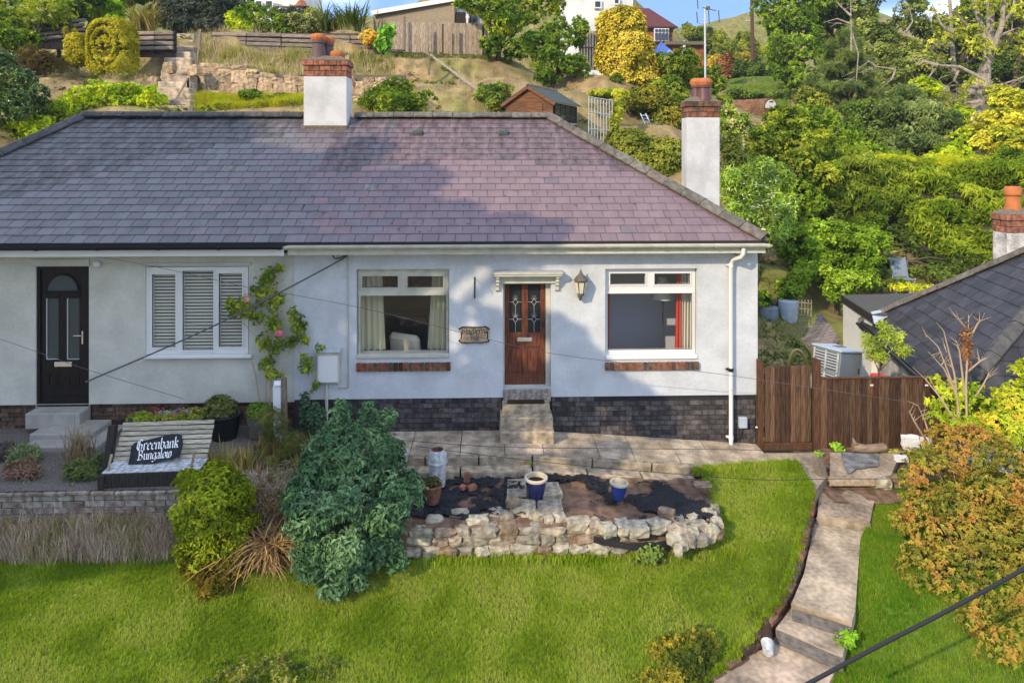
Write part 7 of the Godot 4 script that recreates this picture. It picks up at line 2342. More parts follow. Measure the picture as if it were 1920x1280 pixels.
# ---------- the hillside behind, middle
func back_middle():
	# bank with a rail fence
	var a := at(806, 102, 32.0)
	var b := at(911, 180, 27.0)
	var t := thing("rail_fence", "single sloping timber rail on short posts across the bare bank", "fence", at(845, 145, 30))
	var st := mb()
	beam(st, a, b, 0.11, 0.07, 0.01)
	wp(t, "rail", st, M.rail_wood)
	for p in [[804, 103, 130, 31.5, "post_wood"], [861, 136, 165, 29.5, "rail_wood"], [910, 178, 214, 27, "rail_wood"]]:
		st = mb()
		beam(st, at(p[0], p[2] + 10, p[3]), at(p[0], p[1] - 4, p[3]), 0.1, 0.1, 0.01)
		wp(t, "post", st, M[p[4]])
	for p in [[761, 110, 70, 34], [761, 90, 35, 34.2]]: pass
	var scrub := thing("bank_grass", "thin dry and green grass on the bare sandy bank", "grass")
	scrub.set_meta("kind", "stuff")
	var on_b := func():
		var q := at(R(735, 1090), 0, R(26, 35.4))
		if n3(Vector3(q.x, 0, q.z) * 0.5) < 0.0: return null
		return Vector3(q.x, ground_y(q.x, q.z) - 0.04, q.z)
	tuft_patch(scrub, "tufts", 1700, on_b, "hay", "straw", 0.3, [lin(0.36, 0.27, 0.14), lin(0.30, 0.26, 0.10), lin(0.16, 0.18, 0.04)], 0.7)
	var on_t := func():
		var q := at(R(735, 960), 0, R(33.8, 35.4))
		return Vector3(q.x, ground_y(q.x, q.z) - 0.04, q.z)
	tuft_patch(scrub, "green_tufts", 900, on_t, "grass", "leafy", 0.24, [lin(0.16, 0.18, 0.03), lin(0.26, 0.24, 0.06), lin(0.10, 0.14, 0.02)], 0.8)
	# close-board fence with posts
	var f0 := at(728, 92, 35.5)
	var f1 := at(915, 106, 36.0)
	var fn := thing("close_board_fence", "pale grey-brown close-boarded fence below the brown-roofed building", "fence", f0)
	board_row(fn, f0, f1, f0.y - 0.2, f0.y + 1.42, 0.15, 0.025, M.pale_board, "fence_board", 0.012)
	for p in [[758, 30, 96, "sleeper"], [801, 47, 99, "rail"], [830, 45, 103, "brown"], [846, 45, 101, "rail"], [893, 41, 106, "rail"], [906, 48, 110, "dark"]]:
		st = mb()
		beam(st, at(p[0], p[2] + 4, 35.3), at(p[0], p[1], 35.3), 0.12, 0.1, 0.01)
		wp(fn, "fence_post", st, M.sleeper[1] if p[3] == "sleeper" else M.rail_wood if p[3] == "rail" else M.fence_board[4] if p[3] == "brown" else M.bench_dark)
	st = mb()
	beam(st, at(730, 97, 35.3), at(915, 108, 35.6), 0.12, 0.08)
	wp(fn, "gravel_board", st, M.sleeper[0])
	var f2 := at(1085, 120, 34)
	var f3 := at(1128, 122, 34)
	var fp := thing("close_board_fence", "tall pale fence panel beside the golden ivy tree", "fence", f2)
	board_row(fp, f2, f3, f2.y - 0.3, f2.y + 1.65, 0.14, 0.025, M.pale_board, "fence_board", 0.01)
	st = mb()
	beam(st, f2 + Vector3(0, 0.85, 0.04), f3 + Vector3(0, 0.85, 0.04), 0.09, 0.05)
	wp(fp, "rail", st, M.sleeper[2])
	# pebbledashed garage with brown roof and white verge
	var g := thing("garage", "pebbledashed building with brown roof and white verge board above the pale fence", "garage", spot(780, 105, 38))
	var ga := at(700, 90, 37.5)
	var gb := at(852, 90, 36.6)
	var ya := at(706, 24, 37.5).y
	var yb := at(850, -4, 36.6).y
	st = mb()
	var dv := Vector3(1.5, 0, -9.0)
	var q := [Vector3(ga.x, 9.0, ga.z), Vector3(gb.x, 9.0, gb.z), Vector3(gb.x, yb, gb.z), Vector3(ga.x, ya, ga.z)]
	oquad(st, q[0], q[1], q[2], q[3], Vector3.BACK)
	oquad(st, q[1], q[1] + dv, q[2] + dv, q[2], Vector3.RIGHT)
	oquad(st, q[0], q[0] + dv, q[3] + dv, q[3], Vector3.LEFT)
	oquad(st, q[0] + dv, q[1] + dv, q[2] + dv, q[3] + dv, Vector3.FORWARD)
	wp(g, "wall", st, M.pebbledash)
	st = mb()
	var e := Vector3(0, 0.04, 0.25)
	oquad(st, q[3] + e + Vector3(-0.1, 0, 0), q[2] + e + Vector3(0.3, 0, 0), q[2] + dv + Vector3(0.3, 0.6, 0), q[3] + dv + Vector3(-0.1, 0.6, 0), Vector3.UP)
	wp(g, "roof", st, M.brown_roof)
	st = mb()
	beam(st, q[3] + e + Vector3(-0.1, -0.1, 0.02), q[2] + e + Vector3(0.3, -0.1, 0.02), 0.24, 0.04, 0.0, Vector3.BACK)
	wp(g, "verge_board", st, M.upvc)
	st = mb()
	span(st, at(855, 46, 36.9), at(873, 24, 36.9) + Vector3(0, 0, 0.2))
	wp(g, "garage_door", st, M.bench_dark)
	st = mb()
	beam(st, at(876, 48, 36.6), at(876, 0, 36.6), 0.1, 0.1)
	wp(g, "downpipe", st, M.upvc)
	st = mb()
	span(st, at(850, 60, 37.2), at(900, -40, 37.2) + Vector3(0, 0, -6.0))
	wp(g, "side_wing", st, M.far_white)
	st = mb()
	span(st, at(880, 42, 37.1), at(896, 22, 37.1) + Vector3(0, 0, 0.05))
	wp(g, "window", st, M.dark_glass)
	# shed, turned so that its window side shows
	var sc := at(1003, 247, 25.0)
	var sh := thing("garden_shed", "brown boarded garden shed with green felt roof on the bank behind the ridge", "shed", Vector3(sc.x + 0.35, spot(1010, 250, 25).y - 0.2, sc.z - 0.9), -0.5)
	var hw := 0.95
	var hl := 1.2
	var ye := at(1000, 192, 25.0).y - sh.position.y
	var yp := at(1003, 164, 25.0).y - sh.position.y
	st = mb()
	span(st, Vector3(-hw + 0.02, -0.3, -hl), Vector3(hw - 0.02, ye - 0.05, hl - 0.03))
	part(sh, "body", st, M.shed_dark)
	for i in 15:
		var yy := 0.1 + (yp - 0.15) * i / 15.0
		var w2 := hw
		if yy > ye - 0.1: w2 *= clampf((yp - yy - 0.04) / (yp - ye + 0.1), 0.03, 1.0)
		st = mb()
		box(st, Vector3(0, yy + 0.065, hl), Vector3(w2 * 2.0, 0.135, 0.03), Basis(Vector3.RIGHT, -0.06), 0.004)
		part(sh, "weatherboard", st, pick(M.shed_board))
	st = mb()
	span(st, Vector3(-0.05, 0.0, hl + 0.02), Vector3(0.55, ye - 0.05, hl + 0.045), 0.005)
	part(sh, "shed_door", st, M.shed_board[2])
	for s in [-1.0, 1.0]:
		var p0 := Vector3(0, yp + 0.05, 0)
		var p1 := Vector3(s * (hw + 0.13), ye - 0.06, 0)
		var f := Vector3(0, 0, hl + 0.12)
		var r := Vector3(0, 0, -hl - 0.1)
		var th := Vector3(0, 0.03, 0)
		st = mb()
		oquad(st, p0 + f, p1 + f, p1 + r, p0 + r, Vector3(-s, -1, 0))
		oquad(st, p0 + f + th, p1 + f + th, p1 + r + th, p0 + r + th, Vector3(s, 1, 0))
		oquad(st, p0 + f, p1 + f, p1 + f + th, p0 + f + th, Vector3.BACK)
		oquad(st, p1 + f, p1 + r, p1 + r + th, p1 + f + th, Vector3(s, 0, 0))
		part(sh, "felt_roof", st, M.felt)
		st = mb()
		beam(st, p0 + f + Vector3(0, -0.06, 0.01), p1 + f + Vector3(0, -0.06, 0.01), 0.11, 0.03, 0.0, Vector3.BACK)
		part(sh, "barge_board", st, M.shed_board[1 if s < 0 else 3])
	st = mb()
	for i in 11: box(st, Vector3(R(-0.01, 0.01), yp + 0.09, lerpf(hl + 0.1, -hl, i / 10.0)), Vector3(0.14, 0.03, 0.1), Basis(Vector3.UP, R(-0.2, 0.2)))
	part(sh, "ridge_flap", st, M.flaunch)
	st = mb()
	span(st, Vector3(hw - 0.01, ye - 0.72, -hl + 0.25), Vector3(hw + 0.02, ye - 0.05, hl - 0.12))
	var wn := part(sh, "window", st, M.shed_dark)
	for i in 4:
		st = mb()
		span(st, Vector3(hw + 0.015, ye - 0.7, lerpf(hl - 0.14, -hl + 0.27, (i + 0.88) / 4.0)), Vector3(hw + 0.03, ye - 0.08, lerpf(hl - 0.14, -hl + 0.27, i / 4.0)))
		part(wn, "pane", st, M.dark_glass)
	st = mb()
	span(st, Vector3(hw, ye - 0.76, -hl + 0.22), Vector3(hw + 0.06, ye - 0.725, hl - 0.1))
	part(wn, "sill", st, M.upvc)
	# wire panel beside the shed
	var wp0 := at(1104, 272, 24.6)
	var wp1 := at(1148, 276, 25.4)
	var hgt := 1.75
	var pn := thing("metal_gate_panel", "galvanised metal bar panel standing right of the garden shed", "panel", wp0)
	for i in 9:
		var p := wp0.lerp(wp1, i / 8.0)
		st = mb()
		tube(st, [p, p + Vector3.UP * hgt], 0.016, 0.016, 5)
		wp(pn, "bar", st, M.galvanised)
	for y in [0.05, 0.6, 1.2, 1.74]:
		st = mb()
		tube(st, [wp0 + Vector3.UP * y, wp1 + Vector3.UP * y], 0.018, 0.018, 5)
		wp(pn, "cross_bar", st, M.galvanised)
	var lb := at(1222, 250, 27.0)
	var lt := at(1206, 213, 28.2)
	var ld := thing("ladder", "small metal ladder leaning on the bank in front of the hedge", "ladder", lb)
	for s in [-0.11, 0.11]:
		st = mb()
		beam(st, lb + Vector3(s, 0, 0), lt + Vector3(s, 0, 0), 0.04, 0.03)
		wp(ld, "stile", st, M.galvanised)
	for i in 6:
		st = mb()
		var p := lb.lerp(lt, (i + 0.5) / 6.0)
		beam(st, p + Vector3(-0.11, 0, 0), p + Vector3(0.11, 0, 0), 0.03, 0.03)
		wp(ld, "rung", st, M.galvanised)
	# trees and hedges in the middle
	var ivy := [lin(0.035, 0.065, 0.012), lin(0.085, 0.13, 0.02), lin(0.17, 0.2, 0.03), lin(0.36, 0.32, 0.03)]
	bush("ivy_tree", "tall tree thick with green and yellow ivy in front of the white side wing", "tree", spot(935, 115, 34), [cl(900, 10, 34, 1.2, 0.7), cl(940, 45, 34, 1.1, 1.1), cl(985, 20, 34.5, 1.3, 1.0), cl(925, 90, 33.7, 0.7, 0.8), cl(975, 90, 34, 0.9, 0.7), cl(870, 5, 34.5, 0.6, 0.45), cl(1030, 5, 35, 1.2, 0.9)], 5200, "broad", "leafy", 0.16, ivy, {"wood": "trunk", "leaves": "crown", "r": 0.16, "gap": -0.22})
	bush("ivy_tree", "rounded green tree right of the ivy tree, above the shed", "tree", spot(1040, 150, 31.5), [cl(1010, 90, 31.5, 0.9, 0.9), cl(1050, 70, 32, 0.9, 1.0), cl(1060, 120, 31.5, 0.9, 0.7), cl(1025, 135, 31.2, 0.8, 0.6), cl(1085, 60, 33, 0.6, 0.8), cl(1095, 130, 32, 0.5, 0.4)], 4200, "broad", "leafy", 0.14, [lin(0.04, 0.075, 0.015), lin(0.10, 0.145, 0.025), lin(0.17, 0.2, 0.05)], {"wood": "trunk", "leaves": "crown", "r": 0.14, "gap": -0.22})
	bush("shed_shrub", "low dark green shrub left of the shed", "shrub", spot(925, 205, 26), [cl(915, 175, 26.5, 0.5, 0.45), cl(935, 195, 26, 0.6, 0.45), cl(945, 170, 27, 0.4, 0.35)], 1100, "small", "leafy", 0.12, [lin(0.04, 0.065, 0.02), lin(0.09, 0.12, 0.03), lin(0.17, 0.16, 0.05)])
	var gold := [lin(0.30, 0.25, 0.02), lin(0.62, 0.49, 0.045), lin(0.72, 0.58, 0.10)]
	bush("golden_tree", "big golden-yellow ivy-clad tree trunk rising in front of the red-roofed house", "tree", spot(1180, 175, 33), [cl(1165, 60, 33, 1.1, 1.1), cl(1150, 105, 33, 0.85, 1.0), cl(1185, 100, 32.6, 1.0, 1.1), cl(1205, 135, 32.8, 0.85, 0.8), cl(1165, 145, 32.8, 0.8, 0.6), cl(1180, 35, 33.2, 0.7, 0.5), cl(1135, 45, 33.2, 0.4, 0.6)], 8500, "small", "dull", 0.15, gold, {"wood": "trunk", "leaves": "crown", "r": 0.2, "gap": -0.6, "shell": 0.3})
	bush("ivy_thicket", "dark green growth round the foot of the golden tree", "shrub", spot(1150, 170, 32), [cl(1145, 155, 32, 0.6, 0.6), cl(1232, 130, 33, 0.6, 0.9), cl(1225, 165, 32.5, 0.7, 0.6)], 1300, "broad", "leafy", 0.14, [lin(0.03, 0.05, 0.01), lin(0.07, 0.10, 0.02), lin(0.2, 0.2, 0.02)])
	var hedge := [lin(0.065, 0.075, 0.02), lin(0.12, 0.125, 0.03), lin(0.2, 0.19, 0.05)]
	bush("garden_hedge", "clipped olive-green hedge behind the right roof hip", "hedge", spot(1215, 340, 23.5), [cl(1165, 265, 25, 0.55, 0.45), cl(1200, 290, 24.4, 0.8, 0.75), cl(1245, 300, 24, 0.9, 0.85), cl(1290, 305, 24, 0.8, 0.85), cl(1180, 255, 26, 0.5, 0.3)], 4200, "small", "leafy", 0.10, hedge, {"gap": -0.7, "shell": 0.35, "up": 0.7})
	bush("ivy_post", "narrow column of ivy right of the metal panel", "ivy", spot(1158, 240, 25.5), [cl(1158, 200, 25.6, 0.22, 0.6), cl(1150, 240, 25.4, 0.2, 0.5), cl(1140, 176, 26.5, 0.8, 0.2)], 1000, "small", "leafy", 0.10, [lin(0.08, 0.10, 0.02), lin(0.2, 0.2, 0.03), lin(0.35, 0.31, 0.05)])
	bush("dark_bushes", "brown-green bush in shade between the ladder and the golden tree", "shrub", spot(1215, 225, 30), [cl(1195, 190, 30, 0.9, 0.6), cl(1235, 195, 30, 0.9, 0.7), cl(1250, 225, 29, 0.7, 0.8), cl(1215, 175, 31, 0.9, 0.4)], 2400, "broad", "leafy", 0.15, [lin(0.05, 0.06, 0.015), lin(0.11, 0.11, 0.025), lin(0.22, 0.17, 0.04)])
	bush("apple_tree", "spreading green tree left of the tall white gable chimney", "tree", spot(1265, 250, 30), [cl(1275, 120, 32, 1.0, 0.8), cl(1255, 165, 31, 0.9, 0.9), cl(1300, 150, 33, 1.0, 0.9), cl(1275, 200, 30, 0.8, 0.8), cl(1340, 150, 33, 0.7, 0.8), cl(1350, 195, 31, 0.7, 0.8)], 4200, "broad", "leafy", 0.15, [lin(0.055, 0.08, 0.018), lin(0.12, 0.15, 0.03), lin(0.23, 0.22, 0.05)], {"wood": "trunk", "leaves": "crown", "r": 0.1, "gap": -0.2})

# ---------- the far hillside and the trees on the right
func back_right():
	var st := mb()
	# white house behind the ivy tree
	var wh := thing("white_house", "tall white house partly hidden behind the golden tree", "house", spot(1130, 60, 48))
	var a := at(1065, 60, 48)
	var b := at(1188, 60, 48)
	span(st, Vector3(a.x, 10.0, a.z - 6), Vector3(b.x, at(1100, -40, 48).y, a.z))
	wp(wh, "wall", st, M.far_white)
	for c in [[1113, 1128, 0, 16], [1150, 1162, -4, 9]]:
		st = mb()
		var p := at(c[0], c[3], 47.95)
		var q := at(c[1], c[2], 47.95)
		span(st, p, q + Vector3(0, 0, 0.08))
		var wn := wp(wh, "window", st, M.upvc)
		st = mb()
		span(st, p + Vector3(0.1, 0.1, 0.06), q + Vector3(-0.1, -0.12, 0.1))
		wp(wn, "pane", st, M.dark_glass)
	# red-roofed brick house
	var rh := thing("red_roof_house", "brick house with hipped dark red tiled roof in front of the sky", "house", spot(1225, 105, 66))
	var h0 := at(1199, 104, 66)
	var h1 := at(1266, 104, 66)
	var ye := at(1230, 50, 66).y
	var yr := at(1215, 15, 70).y
	st = mb()
	span(st, Vector3(h0.x - 3.5, 12.0, h0.z - 8.0), Vector3(h1.x - 0.15, ye, h0.z))
	wp(rh, "wall", st, M.far_brick)
	st = mb()
	var e := [Vector3(h0.x - 4.0, ye - 0.05, h0.z + 0.4), Vector3(h1.x + 0.2, ye - 0.05, h0.z + 0.4), Vector3(h1.x + 0.2, ye - 0.05, h0.z - 8.4), Vector3(h0.x - 4.0, ye - 0.05, h0.z - 8.4)]
	var rx := at(1217, 16, 70).x
	var top := Vector3(rx, yr, h0.z - 4.0)
	var top2 := Vector3(h0.x - 4.0, yr, h0.z - 4.0)
	oquad(st, e[0], e[1], top, top2, Vector3(0, 1, 1))
	oquad(st, e[1], e[2], top, top, Vector3(1, 1, 0))
	oquad(st, e[2], e[3], top2, top, Vector3(0, 1, -1))
	wp(rh, "roof", st, M.far_roof)
	st = mb()
	span(st, Vector3(e[0].x, ye - 0.22, e[0].z - 0.03), Vector3(e[1].x, ye - 0.06, e[1].z))
	wp(rh, "eaves_board", st, M.bench_dark)
	st = mb()
	span(st, at(1227, 77, 65.6), at(1255, 53, 65.6) + Vector3(0, 0, -0.3))
	var bw := wp(rh, "bay_window", st, M.upvc)
	for i in 4:
		for r in [[54.5, 59], [61.5, 75]]:
			st = mb()
			var x0 := 1228.5 + i * 6.6
			span(st, at(x0, r[1], 65.55), at(x0 + 5.0, r[0], 65.55) + Vector3(0, 0, 0.05))
			wp(bw, "pane", st, M.dark_glass)
	st = mb()
	span(st, at(1192, 26, 68), at(1199, 12, 68) + Vector3(0, 0, -0.5))
	span(st, at(1194, 12, 68), at(1197, 6, 68) + Vector3(0, 0, -0.25))
	wp(rh, "chimney", st, M.far_brick)
	# flat-roofed brick extension
	var ex := thing("brick_extension", "flat-roofed orange brick extension below the red-roofed house", "building", spot(1290, 120, 60))
	st = mb()
	span(st, at(1262, 128, 60), at(1322, 82, 60) + Vector3(0, 0, -5.0))
	wp(ex, "wall", st, M.far_brick)
	st = mb()
	span(st, at(1250, 83, 59.5), at(1322, 77, 59.5) + Vector3(0, 0, -6.0))
	wp(ex, "flat_roof", st, M.flaunch)
	st = mb()
	lathe(st, at(1283, 104, 59.8), [Vector2(0.02, 0), Vector2(0.17, 0.1), Vector2(0.17, 0.9), Vector2(0.05, 1.3)], 8)
	wp(ex, "folded_parasol", st, M.upvc)
	# blue gazebo
	var gz := thing("blue_gazebo", "faded blue fabric gazebo beside the golden tree", "gazebo", spot(1245, 128, 52))
	st = mb()
	var g0 := at(1228, 97, 52)
	var g1 := at(1262, 97, 52)
	var gt := at(1240, 78, 53.2)
	var back := Vector3(0, 0, -2.6)
	oquad(st, g0, g1, gt, gt, Vector3(0, 1, 1))
	oquad(st, g1, g1 + back, gt, gt, Vector3(1, 1, 0))
	oquad(st, g0, g0 + back, gt, gt, Vector3(-1, 1, 0))
	oquad(st, g0 + back, g1 + back, gt, gt, Vector3(0, 1, -1))
	oquad(st, g1, g1 + Vector3(0, -0.35, 0), g0 + Vector3(0, -0.35, 0), g0, Vector3.BACK)
	wp(gz, "canopy", st, M.blue_cloth)
	for p in [g0, g1, g1 + back]:
		st = mb()
		beam(st, p, p + Vector3(0, -1.6, 0), 0.07, 0.07)
		wp(gz, "leg", st, M.upvc)
	st = mb()
	oquad(st, g1 + Vector3(0.02, 0, 0), g1 + Vector3(0.1, -1.2, 0), g1 + Vector3(0.1, -1.2, -0.7), g1 + Vector3(0.02, 0, -0.7), Vector3.RIGHT)
	wp(gz, "side_curtain", st, M.blue_cloth)
	var ob := thing("timber_outbuilding", "weathered dark outbuilding in shadow below the blue gazebo", "outbuilding", spot(1243, 150, 42))
	st = mb()
	span(st, at(1232, 152, 42), at(1250, 112, 42) + Vector3(0, 0, -2.0))
	wp(ob, "wall", st, M.sleeper[3])
	st = mb()
	span(st, at(1230, 112, 41.8), at(1252, 108, 41.8) + Vector3(0, 0, -2.3))
	wp(ob, "roof", st, M.far_white)
	# telegraph pole and its yellow stay guard
	var tp := thing("telegraph_pole", "tall dark telegraph pole against the sky above the far lawn", "pole", spot(1411, 130, 75))
	st = mb()
	tube(st, [at(1412, 130, 75), at(1409, -60, 75)], 0.2, 0.16, 10)
	wp(tp, "pole", st, M.pole_wood)
	st = mb()
	box(st, at(1402, 39, 75), Vector3(0.5, 0.12, 0.3))
	box(st, at(1404, 39, 75), Vector3(0.2, 0.06, 0.06))
	wp(tp, "lamp_bracket", st, M.galvanised)
	var ys := thing("stay_guard", "bright yellow stay-wire guard leaning beside the telegraph pole", "stay guard", spot(1448, 128, 72))
	st = mb()
	beam(st, at(1448, 130, 72), at(1442, 103, 72), 0.32, 0.12)
	wp(ys, "guard", st, M.yellow)
	# aerial on the gable chimney
	var cz := -2.35
	var ap := onz(1323, 190, cz - 0.45)
	var ae := thing("tv_aerial", "aerial on a tall steel mast fixed to the tall white gable chimney", "aerial", ap)
	st = mb()
	tube(st, [ap, onz(1322, 12, cz - 0.45)], 0.022, 0.022, 8)
	wp(ae, "mast", st, M.galvanised)
	st = mb()
	var z := cz - 0.45
	tube(st, [onz(1318, 14, z), onz(1343, 20, z + 0.1)], 0.012, 0.012, 5)
	box(st, onz(1327, 15, z), Vector3(0.09, 0.07, 0.06))
	wp(ae, "boom", st, M.wire_grey)
	for p in [[1329, 13, 45], [1348, 19, 42], [1307, 22, 43], [1308, -4, 16]]:
		st = mb()
		tube(st, [onz(p[0] - 0.5, p[1], z + 0.05), onz(p[0] + 1.0, p[2], z + 0.05)], 0.013, 0.013, 5)
		wp(ae, "element", st, M.wire_grey)
	for y in [37, 44]:
		st = mb()
		tube(st, [onz(1310, y, z), onz(1322, y, z)], 0.012, 0.012, 5)
		wp(ae, "bracket", st, M.galvanised)
	# brick garden wall and the round-roofed hut
	var bw2 := thing("garden_wall", "long reddish brick garden wall below the far green lawn", "garden wall", spot(1400, 222, 48))
	st = mb()
	beam_wall(st, at(1372, 222, 49), at(1436, 222, 47.5), at(1400, 226, 48).y - 0.4, at(1400, 186, 48).y, 0.25)
	wp(bw2, "wall_body", st, M.red_earth_brick)
	var nh := thing("round_roof_hut", "rusty hut with a rounded tin roof at the end of the brick garden wall", "hut", spot(1450, 215, 47))
	var c0 := at(1446, 214, 47)
	st = mb()
	var prof := PackedVector2Array([Vector2(-0.62, -0.6), Vector2(0.62, -0.6)])
	for i in 11: prof.append(Vector2(cos(PI * i / 10.0) * 0.62, 0.45 + sin(PI * i / 10.0) * 0.68))
	prism(st, prof, -3.0, 0.0, Transform3D(Basis(Vector3.UP, 0.35), c0))
	wp(nh, "hut_body", st, M.rust)
	st = mb()
	var pr2 := PackedVector2Array()
	for i in 11: pr2.append(Vector2(cos(PI * i / 10.0) * 0.5, 0.42 + sin(PI * i / 10.0) * 0.58))
	prism(st, pr2, 0.002, 0.03, Transform3D(Basis(Vector3.UP, 0.35), c0))
	wp(nh, "hut_front", st, M.far_white)
	st = mb()
	box(st, c0 + Basis(Vector3.UP, 0.35) * Vector3(0, 0.86, 0.035), Vector3(0.34, 0.09, 0.02), Basis(Vector3.UP, 0.35))
	wp(nh, "hut_vent", st, M.bench_dark)
	# far lawn
	st = mb(true)
	var on_l := func(u: float, v: float) -> Vector3:
		var q := at(lerpf(1368, 1482, u), 0, lerpf(52, 68, v))
		return Vector3(q.x, ground_y(q.x, q.z) + 0.12, q.z)
	grid(st, 20, 12, on_l)
	var fl := struct("far_lawn", st, M.lawn_soil)
	var lg := thing("far_lawn_grass", "bright sunlit grass of the far lawn on the hillside", "grass")
	lg.set_meta("kind", "stuff")
	var any_l := func(): return on_l.call(rng.randf(), rng.randf())
	tuft_patch(lg, "grass_tufts", 6000, any_l, "grass", "lawn_blade", 0.22, [lin(0.24, 0.40, 0.03), lin(0.32, 0.46, 0.05), lin(0.42, 0.44, 0.1)], 0.35)
	# far trees and hedges on the skyline
	var far := [lin(0.07, 0.085, 0.022), lin(0.13, 0.145, 0.03), lin(0.22, 0.20, 0.045)]
	var k := 0
	var fl2 := ["rounded olive tree on the skyline left of the telegraph pole", "broad green tree on the skyline behind the brick extension", "pale olive tree on the skyline between the mast and the pole", "tall green tree on the skyline just left of the telegraph pole", "yellowish tree on the skyline right of the telegraph pole", "orange-tinged bush below the skyline left of the pole", "tawny bush under the skyline left of the telegraph pole foot"]
	for s in [[1372, 85, 88, 3.4, 3.0], [1300, 70, 84, 3.6, 2.6], [1345, 95, 84, 3.2, 2.4], [1395, 90, 86, 2.6, 3.2], [1435, 90, 92, 3.4, 2.6], [1340, 118, 72, 1.6, 1.4], [1385, 112, 78, 1.8, 1.2]]:
		var bl := []
		for i in 5: bl.append([at(s[0] + R(-1, 1) * s[3] * 9, s[1] + R(-1, 1) * s[4] * 6, s[2] + R(-1.5, 1.5)), Vector3(s[3] * 0.5, s[4] * 0.5, s[3] * 0.5)])
		bush("skyline_tree", fl2[k], "tree", spot(s[0], 125, s[2]), bl, 2200, "broad", "leafy", 0.34, far if k < 4 else [lin(0.13, 0.12, 0.03), lin(0.24, 0.19, 0.05), lin(0.36, 0.24, 0.06)], {"group": "trees on the skyline", "wood": "trunk", "leaves": "crown", "r": 0.18, "gap": -0.3, "gf": 0.35})
		k += 1
	bush("field_hedge", "dark clipped hedge along the top of the far lawn", "hedge", spot(1410, 145, 69), [cl(1380, 130, 69, 1.2, 1.0), cl(1410, 132, 69, 1.2, 0.8), cl(1440, 134, 69, 1.2, 0.8), cl(1465, 138, 69, 1.0, 0.7), cl(1360, 125, 69, 0.8, 1.2)], 2600, "small", "leafy", 0.26, [lin(0.035, 0.055, 0.018), lin(0.07, 0.10, 0.03)], {"gap": -0.8, "gf": 0.5})
	bush("rust_shrub", "tall rust-red columnar shrub left of the far lawn", "shrub", spot(1360, 150, 62), [cl(1358, 128, 62, 0.5, 1.1), cl(1365, 118, 62, 0.35, 0.8)], 700, "small", "dull", 0.24, [lin(0.26, 0.12, 0.05), lin(0.42, 0.2, 0.08)], {"gap": -0.7})
	bush("wall_shrub", "dark green bush in front of the far lawn above the brick wall", "shrub", spot(1390, 185, 52), [cl(1385, 176, 52, 0.9, 0.4), cl(1400, 180, 52, 0.9, 0.3), cl(1440, 180, 52, 1.4, 0.25), cl(1360, 205, 48, 0.5, 0.9)], 1200, "small", "leafy", 0.2, [lin(0.05, 0.08, 0.02), lin(0.12, 0.14, 0.04)])
	right_trees()

